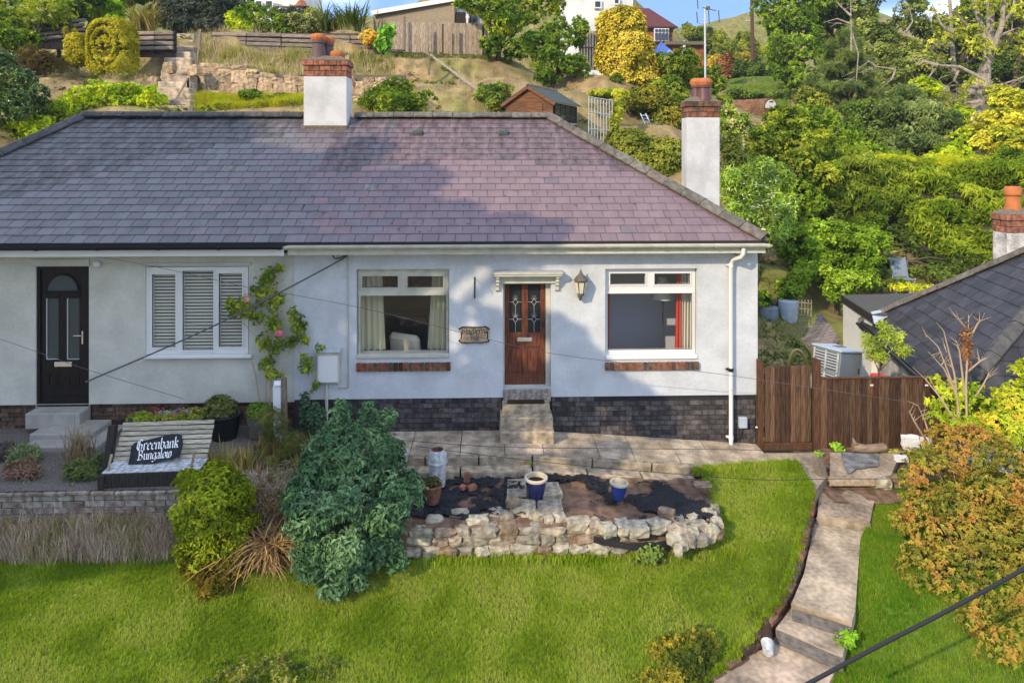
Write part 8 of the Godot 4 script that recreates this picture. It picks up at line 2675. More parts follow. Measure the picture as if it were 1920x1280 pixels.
func right_trees():
	var green := [lin(0.045, 0.075, 0.012), lin(0.095, 0.14, 0.02), lin(0.18, 0.22, 0.035)]
	var olive := [lin(0.06, 0.075, 0.025), lin(0.115, 0.13, 0.045), lin(0.2, 0.2, 0.08)]
	var lime := [lin(0.10, 0.14, 0.012), lin(0.2, 0.24, 0.02), lin(0.32, 0.33, 0.03)]
	var dark := [lin(0.022, 0.035, 0.012), lin(0.05, 0.07, 0.022), lin(0.09, 0.11, 0.035)]
	# big broadleaf left of the conifer
	bush("broadleaf_tree", "tall fresh green broadleaf tree standing against the sky right of the telegraph pole", "tree", spot(1490, 190, 56), [cl(1470, 20, 56, 2.4, 2.4), cl(1500, 60, 55, 2.4, 2.2), cl(1465, 95, 55, 1.8, 2.0), cl(1515, 110, 54, 2.0, 1.8), cl(1455, 55, 56, 1.2, 1.5), cl(1490, -30, 57, 2.6, 2.2), cl(1530, 20, 57, 2.2, 2.2), cl(1490, 145, 53, 1.6, 1.2)], 7500, "broad", "leafy", 0.27, green, {"wood": "trunk", "leaves": "crown", "r": 0.3, "gap": -0.2, "gf": 0.5})
	# feathery conifer with hanging fronds
	var con := []
	for i in 20:
		var u := i / 19.0
		var ang := i * 2.4
		var wid := lerpf(0.6, 3.4, u)
		con.append([at(1585, lerpf(60, 205, u), 43) + Vector3(cos(ang) * wid * 0.62, 0, sin(ang) * wid * 0.6), Vector3(wid * 0.42, 0.42, wid * 0.42)])
	bush("conifer", "feathery blue-green conifer with layered hanging branches in the middle of the right-hand trees", "conifer", spot(1585, 250, 43), con, 7000, "needle", "leafy", 0.42, [lin(0.055, 0.075, 0.03), lin(0.09, 0.115, 0.05), lin(0.15, 0.165, 0.07)], {"wood": "trunk", "leaves": "branches", "r": 0.22, "gap": -0.3, "up": 0.1, "gf": 0.9, "shell": 0.9})
	# backdrop of taller trees
	var lab := ["olive-leaved tall tree behind the conifer's tip", "grey-olive tree filling the top edge left of the bare-limbed tree", "shaded dark tree behind the bare-limbed tree", "yellow-green tree at the top right corner", "dark tree behind the right-hand edge of the bare-limbed tree", "olive tree crown above the dead branch", "tall tree at the top edge over the conifer", "dark tree against the sky directly behind the pale fork"]
	var k := 0
	for s in [[1560, 20, 58, 3.0, olive], [1660, 50, 55, 3.2, olive], [1790, 90, 56, 3.0, dark], [1905, 40, 50, 2.4, olive], [1880, 120, 52, 2.6, dark], [1690, 130, 50, 2.4, olive], [1620, 0, 60, 3.2, green], [1830, 20, 62, 3.6, dark]]:
		var b := []
		for i in 7: b.append([at(s[0] + R(-1, 1) * s[3] * 16, s[1] + R(-1.2, 1) * s[3] * 15, s[2] + R(-1.5, 1.5)), Vector3.ONE * s[3] * R(0.42, 0.6)])
		bush("woodland_tree", lab[k], "tree", spot(s[0], 250, s[2]), b, 4200, "small", "leafy", 0.27, s[4], {"group": "tall trees at the right", "wood": "trunk", "leaves": "crown", "r": 0.28, "gap": -0.2, "gf": 0.5, "fork": 0.45})
		k += 1
	# pale-barked tree, half bare
	var t := thing("pale_barked_tree", "pale-barked half-bare tree with thick forking trunk at the upper right", "tree", spot(1830, 240, 38))
	var st := mb(true)
	var foot := at(1828, 240, 38)
	var fork := at(1850, 125, 38)
	tube(st, [foot + Vector3(0, -0.6, 0), at(1832, 200, 38), at(1848, 160, 38), fork], 0.33, 0.24, 12)
	tube(st, [fork, at(1845, 60, 38.2), at(1825, 0, 38.5), at(1815, -50, 38.6)], 0.17, 0.09, 9)
	tube(st, [fork, at(1865, 85, 37.8), at(1880, 45, 37.6), at(1885, -40, 37.4)], 0.2, 0.1, 9)
	tube(st, [at(1820, 180, 38.4), at(1855, 110, 38.8), at(1858, 30, 39), at(1850, -50, 39)], 0.26, 0.15, 9)
	tube(st, [at(1790, 135, 38.6), at(1785, 60, 39), at(1780, -30, 39)], 0.14, 0.08, 8)
	wp(t, "trunk", st, M.pale_bark)
	st = mb(true)
	for l in [[[1848, 150], [1800, 125], [1760, 122], [1742, 145], [1728, 170]], [[1850, 165], [1880, 158], [1920, 145]], [[1838, 190], [1800, 195], [1770, 215]], [[1845, 70], [1815, 50], [1790, 20]], [[1870, 70], [1890, 60], [1915, 50]], [[1785, 60], [1765, 45], [1750, 10]], [[1800, 125], [1790, 150], [1805, 165]], [[1760, 122], [1735, 115], [1720, 122]], [[1785, 80], [1755, 85], [1735, 75]], [[1880, 45], [1900, 20], [1905, -20]]]:
		var pts := []
		for p in l: pts.append(at(p[0], p[1], 37.6 + R(-0.5, 0.5)))
		tube(st, pts, 0.11, 0.025, 6)
		for i in 5:
			var q: Vector3 = pts[1].lerp(pts[-1], rng.randf())
			tube(st, [q, q + Vector3(R(-0.7, 0.7), R(-0.5, 0.5), R(-0.5, 0.5)), q + Vector3(R(-1.2, 1.2), R(-0.9, 0.9), R(-0.6, 0.6))], 0.03, 0.008, 5)
	wp(t, "branch", st, M.pale_bark)
	foliage(t, "sparse_leaves", [cl(1790, 40, 38, 1.6, 1.6), cl(1750, 80, 38, 1.2, 0.9), cl(1870, 20, 38, 1.6, 1.2), cl(1760, 110, 37.5, 0.8, 0.5), cl(1815, 160, 37.4, 0.8, 0.6), cl(1900, 80, 38, 1.0, 1.0), cl(1840, 90, 37.2, 0.9, 1.0), cl(1790, 190, 37, 0.8, 0.6), cl(1860, 180, 37.2, 0.6, 0.8)], 3000, "broad", "leafy", 0.17, [lin(0.10, 0.12, 0.03), lin(0.22, 0.22, 0.05), lin(0.36, 0.32, 0.08)], {"shell": 1.0, "gap": 0.02, "gf": 0.9})
	# dead branches showing among the leaves
	var db := thing("dead_tree", "bare grey branches sticking out of the trees right of the conifer", "tree", spot(1600, 230, 41))
	st = mb(true)
	for l in [[[1597, 95], [1597, 45], [1595, -10]], [[1597, 45], [1570, 35], [1545, 42]], [[1597, 30], [1575, 10], [1560, -10]], [[1680, 130], [1645, 125], [1615, 135]], [[1645, 125], [1630, 115], [1622, 108]], [[1700, 60], [1712, 40], [1705, 10]], [[1680, 130], [1672, 150], [1660, 158]], [[1597, 60], [1610, 100], [1605, 170]]]:
		var pts := []
		for p in l: pts.append(at(p[0], p[1], 40.5 + R(-0.3, 0.3)))
		tube(st, pts, 0.07, 0.02, 6)
		for i in 4:
			var q: Vector3 = pts[0].lerp(pts[-1], R(0.3, 1.0))
			tube(st, [q, q + Vector3(R(-0.8, 0.8), R(-0.6, 0.4), R(-0.4, 0.4))], 0.022, 0.006, 5)
	wp(db, "branch", st, M.pale_bark)
	# middle-distance shrubs
	var sets := [
		["bright_laurel", "bright glossy green laurel with white glints right of the tall gable chimney", "shrub", 1415, 460, 20.5, [[1390, 350, 20.5, 0.8, 0.7], [1430, 340, 21, 0.9, 0.8], [1410, 400, 20.2, 1.1, 0.7], [1450, 395, 20.5, 0.7, 0.7], [1380, 420, 20, 0.6, 0.5], [1440, 440, 20, 0.8, 0.5]], 4200, "narrow", "glossy", 0.14, [lin(0.06, 0.095, 0.012), lin(0.12, 0.175, 0.018), lin(0.22, 0.27, 0.045)]],
		["hazel", "tall dark and yellow-green hazel behind the bright laurel", "shrub", 1480, 420, 25, [[1480, 235, 26, 1.1, 0.9], [1450, 270, 25.5, 1.1, 0.9], [1515, 275, 25.5, 1.1, 0.9], [1480, 320, 25, 1.2, 0.9], [1530, 330, 24.5, 1.1, 0.9]], 4200, "broad", "leafy", 0.16, [lin(0.04, 0.06, 0.012), lin(0.10, 0.125, 0.02), lin(0.22, 0.22, 0.035)]],
		["cream_flower_shrub", "pale cream-flowered climber beside the tall gable chimney", "shrub", 1365, 280, 27, [[1368, 225, 27, 0.5, 0.6], [1390, 250, 27, 0.5, 0.7], [1375, 285, 26, 0.5, 0.7]], 1100, "small", "leafy", 0.14, [lin(0.10, 0.14, 0.03), lin(0.2, 0.22, 0.06), lin(0.5, 0.46, 0.3)]],
		["chimney_hedge", "olive hedge close against the right side of the gable chimney", "hedge", 1370, 340, 24, [[1370, 310, 24, 0.5, 0.8], [1400, 320, 24, 0.6, 0.7], [1370, 270, 25, 0.4, 0.5]], 1300, "small", "leafy", 0.12, [lin(0.06, 0.07, 0.02), lin(0.12, 0.13, 0.04)]],
		["grey_shrub", "large grey-green shrub with pale leaf undersides in the middle of the right slope", "shrub", 1720, 330, 33, [[1700, 220, 34, 1.6, 1.1], [1740, 240, 33.5, 1.6, 1.1], [1690, 260, 33, 1.5, 0.9], [1760, 275, 33, 1.4, 0.7], [1660, 285, 32.5, 0.8, 0.5], [1700, 180, 34.5, 0.9, 0.7]], 4400, "hanging", "leafy", 0.2, [lin(0.05, 0.07, 0.035), lin(0.10, 0.125, 0.065), lin(0.22, 0.23, 0.15)]],
		["white_flower_shrub", "dark shrub dotted with white flowers left of the large grey-green shrub", "shrub", 1625, 320, 34, [[1620, 210, 34, 0.9, 0.9], [1600, 250, 33.5, 0.9, 0.8], [1640, 250, 33.5, 0.7, 0.9]], 1600, "broad", "leafy", 0.17, [lin(0.04, 0.07, 0.015), lin(0.09, 0.12, 0.03), lin(0.11, 0.15, 0.04)]],
		["yellow_thicket", "yellow and orange autumn thicket at the right edge under the pale-barked tree", "shrub", 1890, 330, 31, [[1900, 190, 32, 1.2, 0.8], [1880, 230, 31, 1.1, 0.8], [1915, 265, 30, 1.1, 0.9], [1860, 270, 31, 1.0, 0.7], [1835, 250, 32, 0.8, 0.5]], 3600, "small", "leafy", 0.17, [lin(0.14, 0.15, 0.02), lin(0.32, 0.28, 0.04), lin(0.5, 0.32, 0.06)]],
		["green_thicket", "leafy green thicket at the foot of the pale-barked tree", "shrub", 1780, 330, 33, [[1790, 215, 34, 0.9, 0.6], [1815, 260, 32, 1.2, 0.8], [1780, 290, 31, 1.1, 0.5], [1740, 165, 36, 0.9, 0.8]], 2600, "broad", "leafy", 0.16, lime],
		["lime_strip", "low bright yellow-green conifer tops in a row across the right slope", "conifer", 1740, 330, 28, [[1680, 298, 28, 1.1, 0.28], [1740, 300, 28, 1.2, 0.3], [1800, 302, 28, 1.1, 0.32], [1835, 312, 28, 0.6, 0.3]], 1900, "needle", "leafy", 0.17, [lin(0.12, 0.14, 0.01), lin(0.25, 0.25, 0.015), lin(0.36, 0.33, 0.03)]],
		["cherry_laurel", "broad hanging-leaved tree in the middle of the right slope, left half", "tree", 1620, 520, 25, [[1600, 300, 26, 1.2, 0.6], [1640, 320, 26, 1.2, 0.7], [1590, 350, 25.5, 1.2, 0.8], [1650, 380, 25, 1.2, 0.8], [1600, 410, 25, 1.2, 0.7], [1570, 310, 26, 0.8, 0.6], [1545, 380, 25, 0.9, 0.9]], 5200, "hanging", "leafy", 0.18, [lin(0.055, 0.08, 0.015), lin(0.115, 0.14, 0.025), lin(0.2, 0.21, 0.05)]],
		["cherry_laurel", "broad hanging-leaved tree above the slate roof, nearest the rough chimney", "tree", 1780, 520, 24, [[1720, 340, 25.5, 1.2, 0.6], [1790, 340, 25.5, 1.3, 0.6], [1860, 330, 25, 1.2, 0.7], [1740, 400, 24.5, 1.3, 0.8], [1810, 400, 24.5, 1.3, 0.8], [1870, 390, 24, 1.1, 0.9], [1780, 450, 24, 1.2, 0.7], [1840, 460, 23.5, 0.9, 0.6], [1905, 330, 25, 0.9, 0.8]], 7000, "hanging", "leafy", 0.18, [lin(0.07, 0.10, 0.012), lin(0.14, 0.17, 0.022), lin(0.25, 0.26, 0.04)]],
		["wall_thicket", "green thicket filling the slope right of the bright laurel", "shrub", 1530, 420, 27, [[1520, 230, 29, 1.2, 0.8], [1560, 260, 28, 1.2, 0.8], [1540, 300, 27, 1.0, 0.7], [1500, 380, 24, 0.9, 0.9], [1470, 300, 27, 1.0, 0.8]], 3200, "broad", "leafy", 0.16, green],
		["bramble_bank", "dark brambles along the brick garden wall and round the tin hut", "shrub", 1450, 260, 38, [[1400, 262, 38, 1.0, 0.5], [1440, 258, 38, 1.1, 0.5], [1490, 225, 40, 1.0, 0.7], [1520, 190, 42, 1.2, 1.0], [1350, 235, 38, 0.8, 0.8]], 2600, "small", "leafy", 0.17, [lin(0.05, 0.07, 0.02), lin(0.11, 0.13, 0.03), lin(0.22, 0.2, 0.05)]],
		["deep_shrubs", "shaded mixed shrubs between the grey-green shrub and the hanging-leaved trees", "shrub", 1700, 380, 30, [[1640, 285, 30, 1.0, 0.6], [1700, 310, 29, 1.2, 0.6], [1780, 320, 29, 1.2, 0.6], [1850, 320, 29, 1.0, 0.6], [1560, 300, 29, 0.9, 0.6], [1900, 300, 29, 1.0, 0.7]], 3200, "broad", "leafy", 0.17, green],
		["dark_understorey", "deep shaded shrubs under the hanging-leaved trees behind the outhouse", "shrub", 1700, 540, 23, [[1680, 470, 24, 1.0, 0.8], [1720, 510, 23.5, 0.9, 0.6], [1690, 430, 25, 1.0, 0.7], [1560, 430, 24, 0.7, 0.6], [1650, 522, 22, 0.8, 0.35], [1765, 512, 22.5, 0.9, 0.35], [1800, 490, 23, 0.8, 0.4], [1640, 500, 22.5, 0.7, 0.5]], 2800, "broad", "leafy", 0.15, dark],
		["ivy_bank", "thick ivy and creeper bank between the laurel and the flat-roofed outhouse", "ivy", 1570, 540, 20.5, [[1500, 460, 21, 0.7, 0.7], [1545, 440, 21.5, 0.8, 0.6], [1590, 450, 21.5, 0.9, 0.7], [1630, 470, 21.5, 0.7, 0.7], [1560, 500, 20.5, 0.9, 0.6], [1610, 520, 20.5, 0.8, 0.5], [1570, 550, 19.8, 0.5, 0.5], [1480, 440, 21.5, 0.5, 0.7]], 5200, "small", "leafy", 0.12, [lin(0.06, 0.095, 0.012), lin(0.12, 0.175, 0.02), lin(0.22, 0.27, 0.045)]],
		["path_shrub", "small dark shrub at the dirt path beside the house corner", "shrub", 1450, 580, 19.5, [[1430, 560, 19.5, 0.25, 0.3], [1475, 545, 19.8, 0.5, 0.5], [1500, 520, 20, 0.3, 0.5]], 700, "small", "leafy", 0.1, green],
		["yellow_edging", "low yellow leafy plants beside the folding chair", "plant", 1730, 555, 21, [[1690, 538, 21.3, 0.5, 0.15], [1730, 540, 21, 0.5, 0.12]], 300, "broad", "leafy", 0.13, [lin(0.25, 0.26, 0.02), lin(0.45, 0.42, 0.04)]],
	]
	for s in sets:
		var bl := []
		for c in s[6]: bl.append(cl(c[0], c[1], c[2], c[3], c[4]))
		var tree: bool = s[2] == "tree"
		bush(s[0], s[1], s[2], spot(s[3], s[4], s[5]), bl, s[7], s[8], s[9], s[10], s[11], {"r": 0.1, "gap": -0.22, "gf": 0.8, "wood": "trunk" if tree else "stem", "leaves": "crown" if tree else "foliage", "shell": 0.6})
	var wf := thing("white_flowers", "scattered white blossoms on the dark shrub and white flecks on the bright laurel", "flowers")
	wf.set_meta("kind", "stuff")
	var tr := []
	var cc := []
	for s in [[1415, 380, 19.4, 45, 45, 46], [1620, 225, 33.0, 25, 30, 46]]:  # white flecks over the laurel, blossoms over the dark shrub
		for i in s[5]:
			tr.append(Transform3D(Basis(Vector3.UP, R(0, 6)).scaled(Vector3.ONE * R(0.03, 0.06)), at(s[0] + R(-1, 1) * s[3], s[1] + R(-1, 1) * s[4], s[2] + R(-0.4, 0.2))))
			cc.append(lin(0.75, 0.75, 0.7))
	scatter(wf, "blossoms", G["broad"], M.leafy, tr, cc)

# ---------- planting in front, shade trees behind the viewer, overhead lines
func front_plants():
	# big blue-green shrub
	var c := ony(655, 1085, -0.7)
	var base := Vector3(c.x, -0.7, c.z)
	var bl := []
	for s in [[660, 830, 9.6, 0.5, 0.42], [600, 890, 9.5, 0.45, 0.42], [720, 880, 9.5, 0.42, 0.42], [650, 930, 9.2, 0.6, 0.5], [590, 970, 9.2, 0.45, 0.42], [720, 960, 9.2, 0.45, 0.42], [655, 1020, 9.0, 0.5, 0.4], [600, 1040, 9.0, 0.35, 0.3], [710, 1030, 9.1, 0.35, 0.3], [640, 1080, 8.9, 0.35, 0.2], [640, 775, 9.7, 0.14, 0.2], [690, 770, 9.8, 0.12, 0.16], [725, 785, 9.8, 0.15, 0.14], [560, 930, 9.4, 0.25, 0.25], [765, 915, 9.5, 0.2, 0.25]]:
		bl.append(cl(s[0], s[1], s[2], s[3], s[4]))
	bush("blue_green_shrub", "big dense blue-green leafy shrub in front of the house between the two gardens", "shrub", base, bl, 6000, "ovate", "dull", 0.078, [lin(0.07, 0.145, 0.06), lin(0.125, 0.225, 0.10), lin(0.22, 0.34, 0.15)], {"r": 0.03, "gap": -0.45, "gf": 1.4, "shell": 0.65, "up": 0.7, "lump": 0.55, "floor": -0.72})
	# yellow-green shrub with browning foot
	c = ony(395, 1080, -0.72)
	bush("yellow_green_shrub", "upright yellow-green leafy shrub left of the big blue-green one", "shrub", Vector3(c.x, -0.72, c.z), [cl(390, 905, 9.4, 0.4, 0.27), cl(370, 950, 9.3, 0.4, 0.36), cl(425, 935, 9.3, 0.38, 0.36), cl(385, 1000, 9.2, 0.44, 0.36), cl(425, 1000, 9.2, 0.4, 0.34), cl(400, 965, 9.35, 0.45, 0.5)], 3600, "ovate", "leafy", 0.062, [lin(0.075, 0.09, 0.01), lin(0.13, 0.145, 0.012), lin(0.19, 0.2, 0.025)], {"r": 0.025, "gap": -0.4, "gf": 2.0})
	bush("brown_foot_shrub", "browning olive leaves at the foot of the yellow-green shrub", "shrub", Vector3(c.x + 0.1, -0.72, c.z + 0.05), [cl(370, 1040, 9.1, 0.3, 0.2), cl(420, 1040, 9.1, 0.33, 0.25), cl(400, 1085, 9.0, 0.35, 0.16)], 1300, "hanging", "leafy", 0.06, [lin(0.07, 0.065, 0.015), lin(0.13, 0.095, 0.02), lin(0.19, 0.12, 0.035)], {"r": 0.02, "gap": -0.4, "gf": 2.0, "floor": -0.75})
	# arching brown plant
	c = ony(500, 1075, -0.7)
	var dr := thing("withered_strap_plant", "withered brown strap-leaved plant arching onto the lawn beside the blue-green shrub", "plant", Vector3(c.x - 0.02, -0.6, c.z - 0.08))
	var at_dr := func(): return dr.position + Vector3(R(-0.2, 0.2), R(-0.05, 0.1), R(-0.12, 0.12))
	tuft_patch(dr, "leaf_blades", 26, at_dr, "droop", "straw", 0.68, [lin(0.32, 0.2, 0.09), lin(0.5, 0.32, 0.14), lin(0.4, 0.28, 0.09)], 1.0)
	# golden upright grasses along the terrace edge
	var tg := thing("dead_tangle", "tangle of brown and grey dead stalks between the two front shrubs", "plant", ony(500, 960, -0.3))
	var at_tg := func(): return at(R(445, 560), 0, R(9.55, 10.2)) * Vector3(1, 0, 1) + Vector3(0, R(-0.55, 0.0), 0)
	tuft_patch(tg, "stalks", 260, at_tg, "hay", "straw", 0.42, [lin(0.3, 0.2, 0.12), lin(0.42, 0.32, 0.22), lin(0.3, 0.16, 0.09)], 0.8)
	var gg := thing("golden_grass", "clumps of golden upright grass at the right end of the bench", "grass", ony(400, 890, 0.1))
	var at_gg := func(): return ony(R(345, 470), R(885, 905), 0.08)
	tuft_patch(gg, "blades", 60, at_gg, "sword", "straw", 0.42, [lin(0.38, 0.24, 0.04), lin(0.30, 0.26, 0.06), lin(0.42, 0.33, 0.10)], 1.0)
	var g3 := thing("golden_grass", "thin golden-brown grass between the wicker planter and the blue-green shrub", "grass", ony(510, 880, 0.1))
	var at_g3 := func(): return ony(R(480, 590), R(850, 915), 0.05)
	tuft_patch(g3, "blades", 70, at_g3, "sword", "straw", 0.36, [lin(0.32, 0.2, 0.07), lin(0.24, 0.22, 0.06), lin(0.36, 0.22, 0.1)], 1.0)
	bush("mixed_herbs", "tangled olive-green herbs below the white post", "plant", ony(515, 850, 0.1), [cl(510, 800, 11.0, 0.28, 0.3), cl(545, 830, 10.8, 0.25, 0.25), cl(520, 850, 10.6, 0.3, 0.2)], 700, "needle", "dull", 0.09, [lin(0.10, 0.11, 0.025), lin(0.17, 0.18, 0.04), lin(0.24, 0.16, 0.07)], {"r": 0.02, "gap": -0.5})
	bush("trailing_weeds", "trailing green and straw weeds spilling over the bank beside the blue-green shrub", "plant", ony(505, 930, -0.1), [cl(500, 905, 10.0, 0.3, 0.12), cl(530, 890, 10.1, 0.25, 0.12), cl(520, 940, 9.7, 0.2, 0.2), cl(495, 960, 9.7, 0.2, 0.2)], 800, "narrow", "straw", 0.06, [lin(0.14, 0.16, 0.05), lin(0.26, 0.24, 0.11), lin(0.22, 0.13, 0.06)], {"r": 0.02, "gap": -0.3})
	bush("strawberry_weed", "blue-green round-leaved weed climbing the plinth below the meter box", "plant", ony(600, 830, 0.1), [cl(590, 790, 11.6, 0.2, 0.28), cl(615, 820, 11.3, 0.2, 0.2), cl(570, 760, 11.8, 0.07, 0.2)], 150, "big", "dull", 0.085, [lin(0.06, 0.11, 0.06), lin(0.11, 0.18, 0.085)], {"r": 0.015, "gap": -1.0})
	# dry grass bank under the terrace wall
	var dg := thing("dry_grass_bank", "bank of dead brown grass below the pale brick terrace wall", "grass")
	dg.set_meta("kind", "stuff")
	var st := mb(true)
	var bank := func(u: float, v: float) -> Vector3:
		var x := lerpf(-12.0, -3.0, u)
		var z := lerpf(2.24, 2.62, v)
		return Vector3(x, lerpf(-0.26, -0.66, v) + n3(Vector3(x, 0, z) * 1.4) * 0.08, z)
	grid(st, 60, 5, bank)
	struct("earth_bank", st, M.bed_soil)
	var on_k := func(): return bank.call(rng.randf(), rng.randf())
	tuft_patch(dg, "dead_stalks", 3800, on_k, "hay", "straw", 0.32, [lin(0.40, 0.30, 0.2), lin(0.55, 0.43, 0.3), lin(0.3, 0.25, 0.1)], 0.8)
	var on_top := func(): return Vector3(R(-4.6, -3.2), R(0.05, 0.16), R(1.95, 2.3))
	tuft_patch(dg, "dead_mat", 1000, on_top, "hay", "straw", 0.3, [lin(0.44, 0.34, 0.25), lin(0.56, 0.46, 0.35)], 0.7)
	var on_green := func(): return bank.call(rng.randf(), R(0.7, 1.1))
	tuft_patch(dg, "green_edge", 700, on_green, "grass", "lawn_blade", 0.13, [lin(0.06, 0.09, 0.02), lin(0.10, 0.14, 0.03)], 0.9)
	# weeds on the gravel terrace
	var wl := [["pale green low weed on the gravel left of the bench", 45, 860, 0.24, [lin(0.12, 0.16, 0.06), lin(0.24, 0.29, 0.12)]], ["reddish dead heap of stalks on the terrace edge at the left", 40, 890, 0.28, [lin(0.2, 0.11, 0.07), lin(0.3, 0.19, 0.13)]], ["purple-leaved weed at the left edge of the terrace", 5, 855, 0.2, [lin(0.07, 0.05, 0.06), lin(0.13, 0.11, 0.1)]], ["green grassy weed on the terrace edge left of the bench", 150, 890, 0.26, [lin(0.09, 0.12, 0.03), lin(0.17, 0.21, 0.06)]], ["grey-green weed against the dark bench post", 178, 865, 0.14, [lin(0.12, 0.14, 0.06), lin(0.2, 0.22, 0.1)]], ["dull plant against the brick plinth left of the black door", 20, 790, 0.3, [lin(0.05, 0.065, 0.03), lin(0.12, 0.11, 0.05)]]]
	for s in wl:
		var q := ony(s[1], s[2], 0.22)
		bush("terrace_weed", s[0], "plant", q, [[q + Vector3(0, s[3] * 0.35, 0), Vector3(s[3], s[3] * 0.55, s[3] * 0.7)], [q + Vector3(s[3] * 0.6, s[3] * 0.2, 0.05), Vector3(s[3] * 0.6, s[3] * 0.35, s[3] * 0.5)]], 420, "narrow", "dull", 0.055, s[4], {"group": "weeds on the gravel terrace", "r": 0.012, "gap": -0.5, "shell": 0.9})
	var rs := thing("dry_stalks", "upright brown dead stalks between the concrete steps and the bench", "plant", ony(150, 870, 0.2))
	var at_rs := func(): return ony(R(139, 160), R(850, 872), 0.2)
	tuft_patch(rs, "stalks", 26, at_rs, "hay", "straw", 0.52, [lin(0.22, 0.15, 0.08), lin(0.28, 0.2, 0.11)], 1.1)
	for s in [[55, 912, "pale hanging weed on the terrace wall, leftmost of three"], [140, 915, "pale hanging weed on the terrace wall, middle of three"], [195, 912, "large pale hanging weed on the terrace wall below the bench post"]]:
		var q := ony(s[0], s[1], 0.1)
		bush("hanging_weed", s[2], "plant", q, [[q + Vector3(0, 0.02, 0.08), Vector3(0.1, 0.07, 0.05)], [q + Vector3(0.02, -0.12, 0.12), Vector3(0.07, 0.12, 0.04)]], 60, "broad", "dull", 0.06, [lin(0.2, 0.23, 0.13), lin(0.34, 0.36, 0.24)], {"group": "pale weeds on the terrace wall", "r": 0.008, "gap": -2.0})
	# climbing rose
	var rb := onz(500, 775, 0.25)
	var ro := thing("climbing_rose", "tall climbing rose with pink blooms on the party line of the two houses", "rose", Vector3(rb.x, 0.18, 0.3))
	st = mb(true)
	for l in [[[500, 790], [498, 720], [508, 640], [510, 560], [520, 510]], [[507, 790], [506, 700], [500, 640], [490, 590]], [[503, 770], [512, 680], [500, 650], [455, 605]], [[575, 770], [590, 700], [560, 660], [555, 610]], [[505, 730], [530, 690], [545, 650]], [[488, 760], [478, 700], [470, 672]]]:
		var pts := []
		for p in l: pts.append(onz(p[0], p[1], 0.12 + R(0, 0.1)))
		tube(st, pts, 0.014, 0.006, 6)
	wp(ro, "stem", st, M.twig)
	var roseb := []
	for s in [[505, 520, 26, 22], [520, 505, 12, 14], [490, 550, 30, 22], [515, 565, 24, 26], [480, 590, 26, 22], [455, 575, 20, 20], [510, 610, 24, 26], [500, 640, 24, 24], [520, 650, 20, 20], [560, 610, 16, 26], [550, 590, 12, 18], [570, 640, 12, 12], [575, 680, 16, 24], [600, 655, 12, 14], [590, 720, 10, 14], [500, 680, 18, 14], [430, 570, 14, 14], [545, 640, 14, 12], [512, 700, 20, 10], [440, 590, 12, 10]]:
		roseb.append([onz(s[0], s[1], 0.2), Vector3(s[2] * 0.0088, s[3] * 0.0088, 0.11)])
	foliage(ro, "leaves", roseb, 2300, "broad", "leafy", 0.048, [lin(0.06, 0.085, 0.025), lin(0.12, 0.15, 0.035), lin(0.26, 0.25, 0.05)], {"gap": -0.25, "shell": 1.0, "gf": 3.0})
	for s in [[523, 625, 0.055, lin(0.75, 0.16, 0.24)], [462, 562, 0.045, lin(0.7, 0.3, 0.3)], [460, 552, 0.03, lin(0.65, 0.3, 0.32)]]:
		st = mb()
		var q := onz(s[0], s[1], 0.34)
		for i in 3: lathe(st, q, [Vector2(s[2] * (1.0 - i * 0.28), -s[2] * 0.2), Vector2(s[2] * (1.08 - i * 0.28), s[2] * 0.2 + i * 0.008), Vector2(s[2] * (0.8 - i * 0.28), s[2] * 0.45 + i * 0.008)], 9, Basis(Vector3.RIGHT, 1.1 + i * 0.1))
		var key := "petal%d" % int(s[0])
		mat(key, s[3], 0.7, "", 1.0, 0.0, {"back": Color(0.6, 0.3, 0.3)})
		wp(ro, "bloom", st, M[key])
	# autumn hedge at the lower right
	var ab := []
	for s in [[1760, 880, 10.2, 0.6, 0.45], [1830, 850, 10.4, 0.6, 0.45], [1730, 930, 9.9, 0.4, 0.4], [1800, 940, 9.8, 0.7, 0.5], [1880, 900, 10, 0.7, 0.5], [1740, 1000, 9.4, 0.42, 0.4], [1810, 1020, 9.3, 0.65, 0.5], [1890, 1000, 9.4, 0.7, 0.5], [1770, 1080, 8.9, 0.5, 0.4], [1840, 1110, 8.8, 0.6, 0.45], [1910, 1090, 8.9, 0.6, 0.5], [1810, 1170, 8.5, 0.45, 0.4], [1880, 1190, 8.4, 0.6, 0.45], [1850, 1250, 8.2, 0.5, 0.4], [1930, 1260, 8.2, 0.5, 0.45], [1960, 1000, 9.4, 0.6, 0.6], [1780, 845, 10.5, 0.5, 0.3]]:
		ab.append(cl(s[0], s[1], s[2], s[3], s[4]))
	bush("autumn_hedge", "large spreading hedge turning orange and yellow at the lower right", "hedge", ony(1830, 1100, -0.75), ab, 25000, "broad", "leafy", 0.046, [lin(0.06, 0.066, 0.02), lin(0.135, 0.125, 0.032), lin(0.22, 0.155, 0.045), lin(0.25, 0.12, 0.055)], {"r": 0.02, "gap": -0.28, "lump": 0.6, "gf": 1.6, "shell": 0.5, "bark": "twig", "fork": 0.1})
	var tw := thing("bare_twigs", "bare tan twiggy stems rising above the hedge in front of the slate roof", "shrub", ony(1800, 860, -0.2))
	st = mb(true)
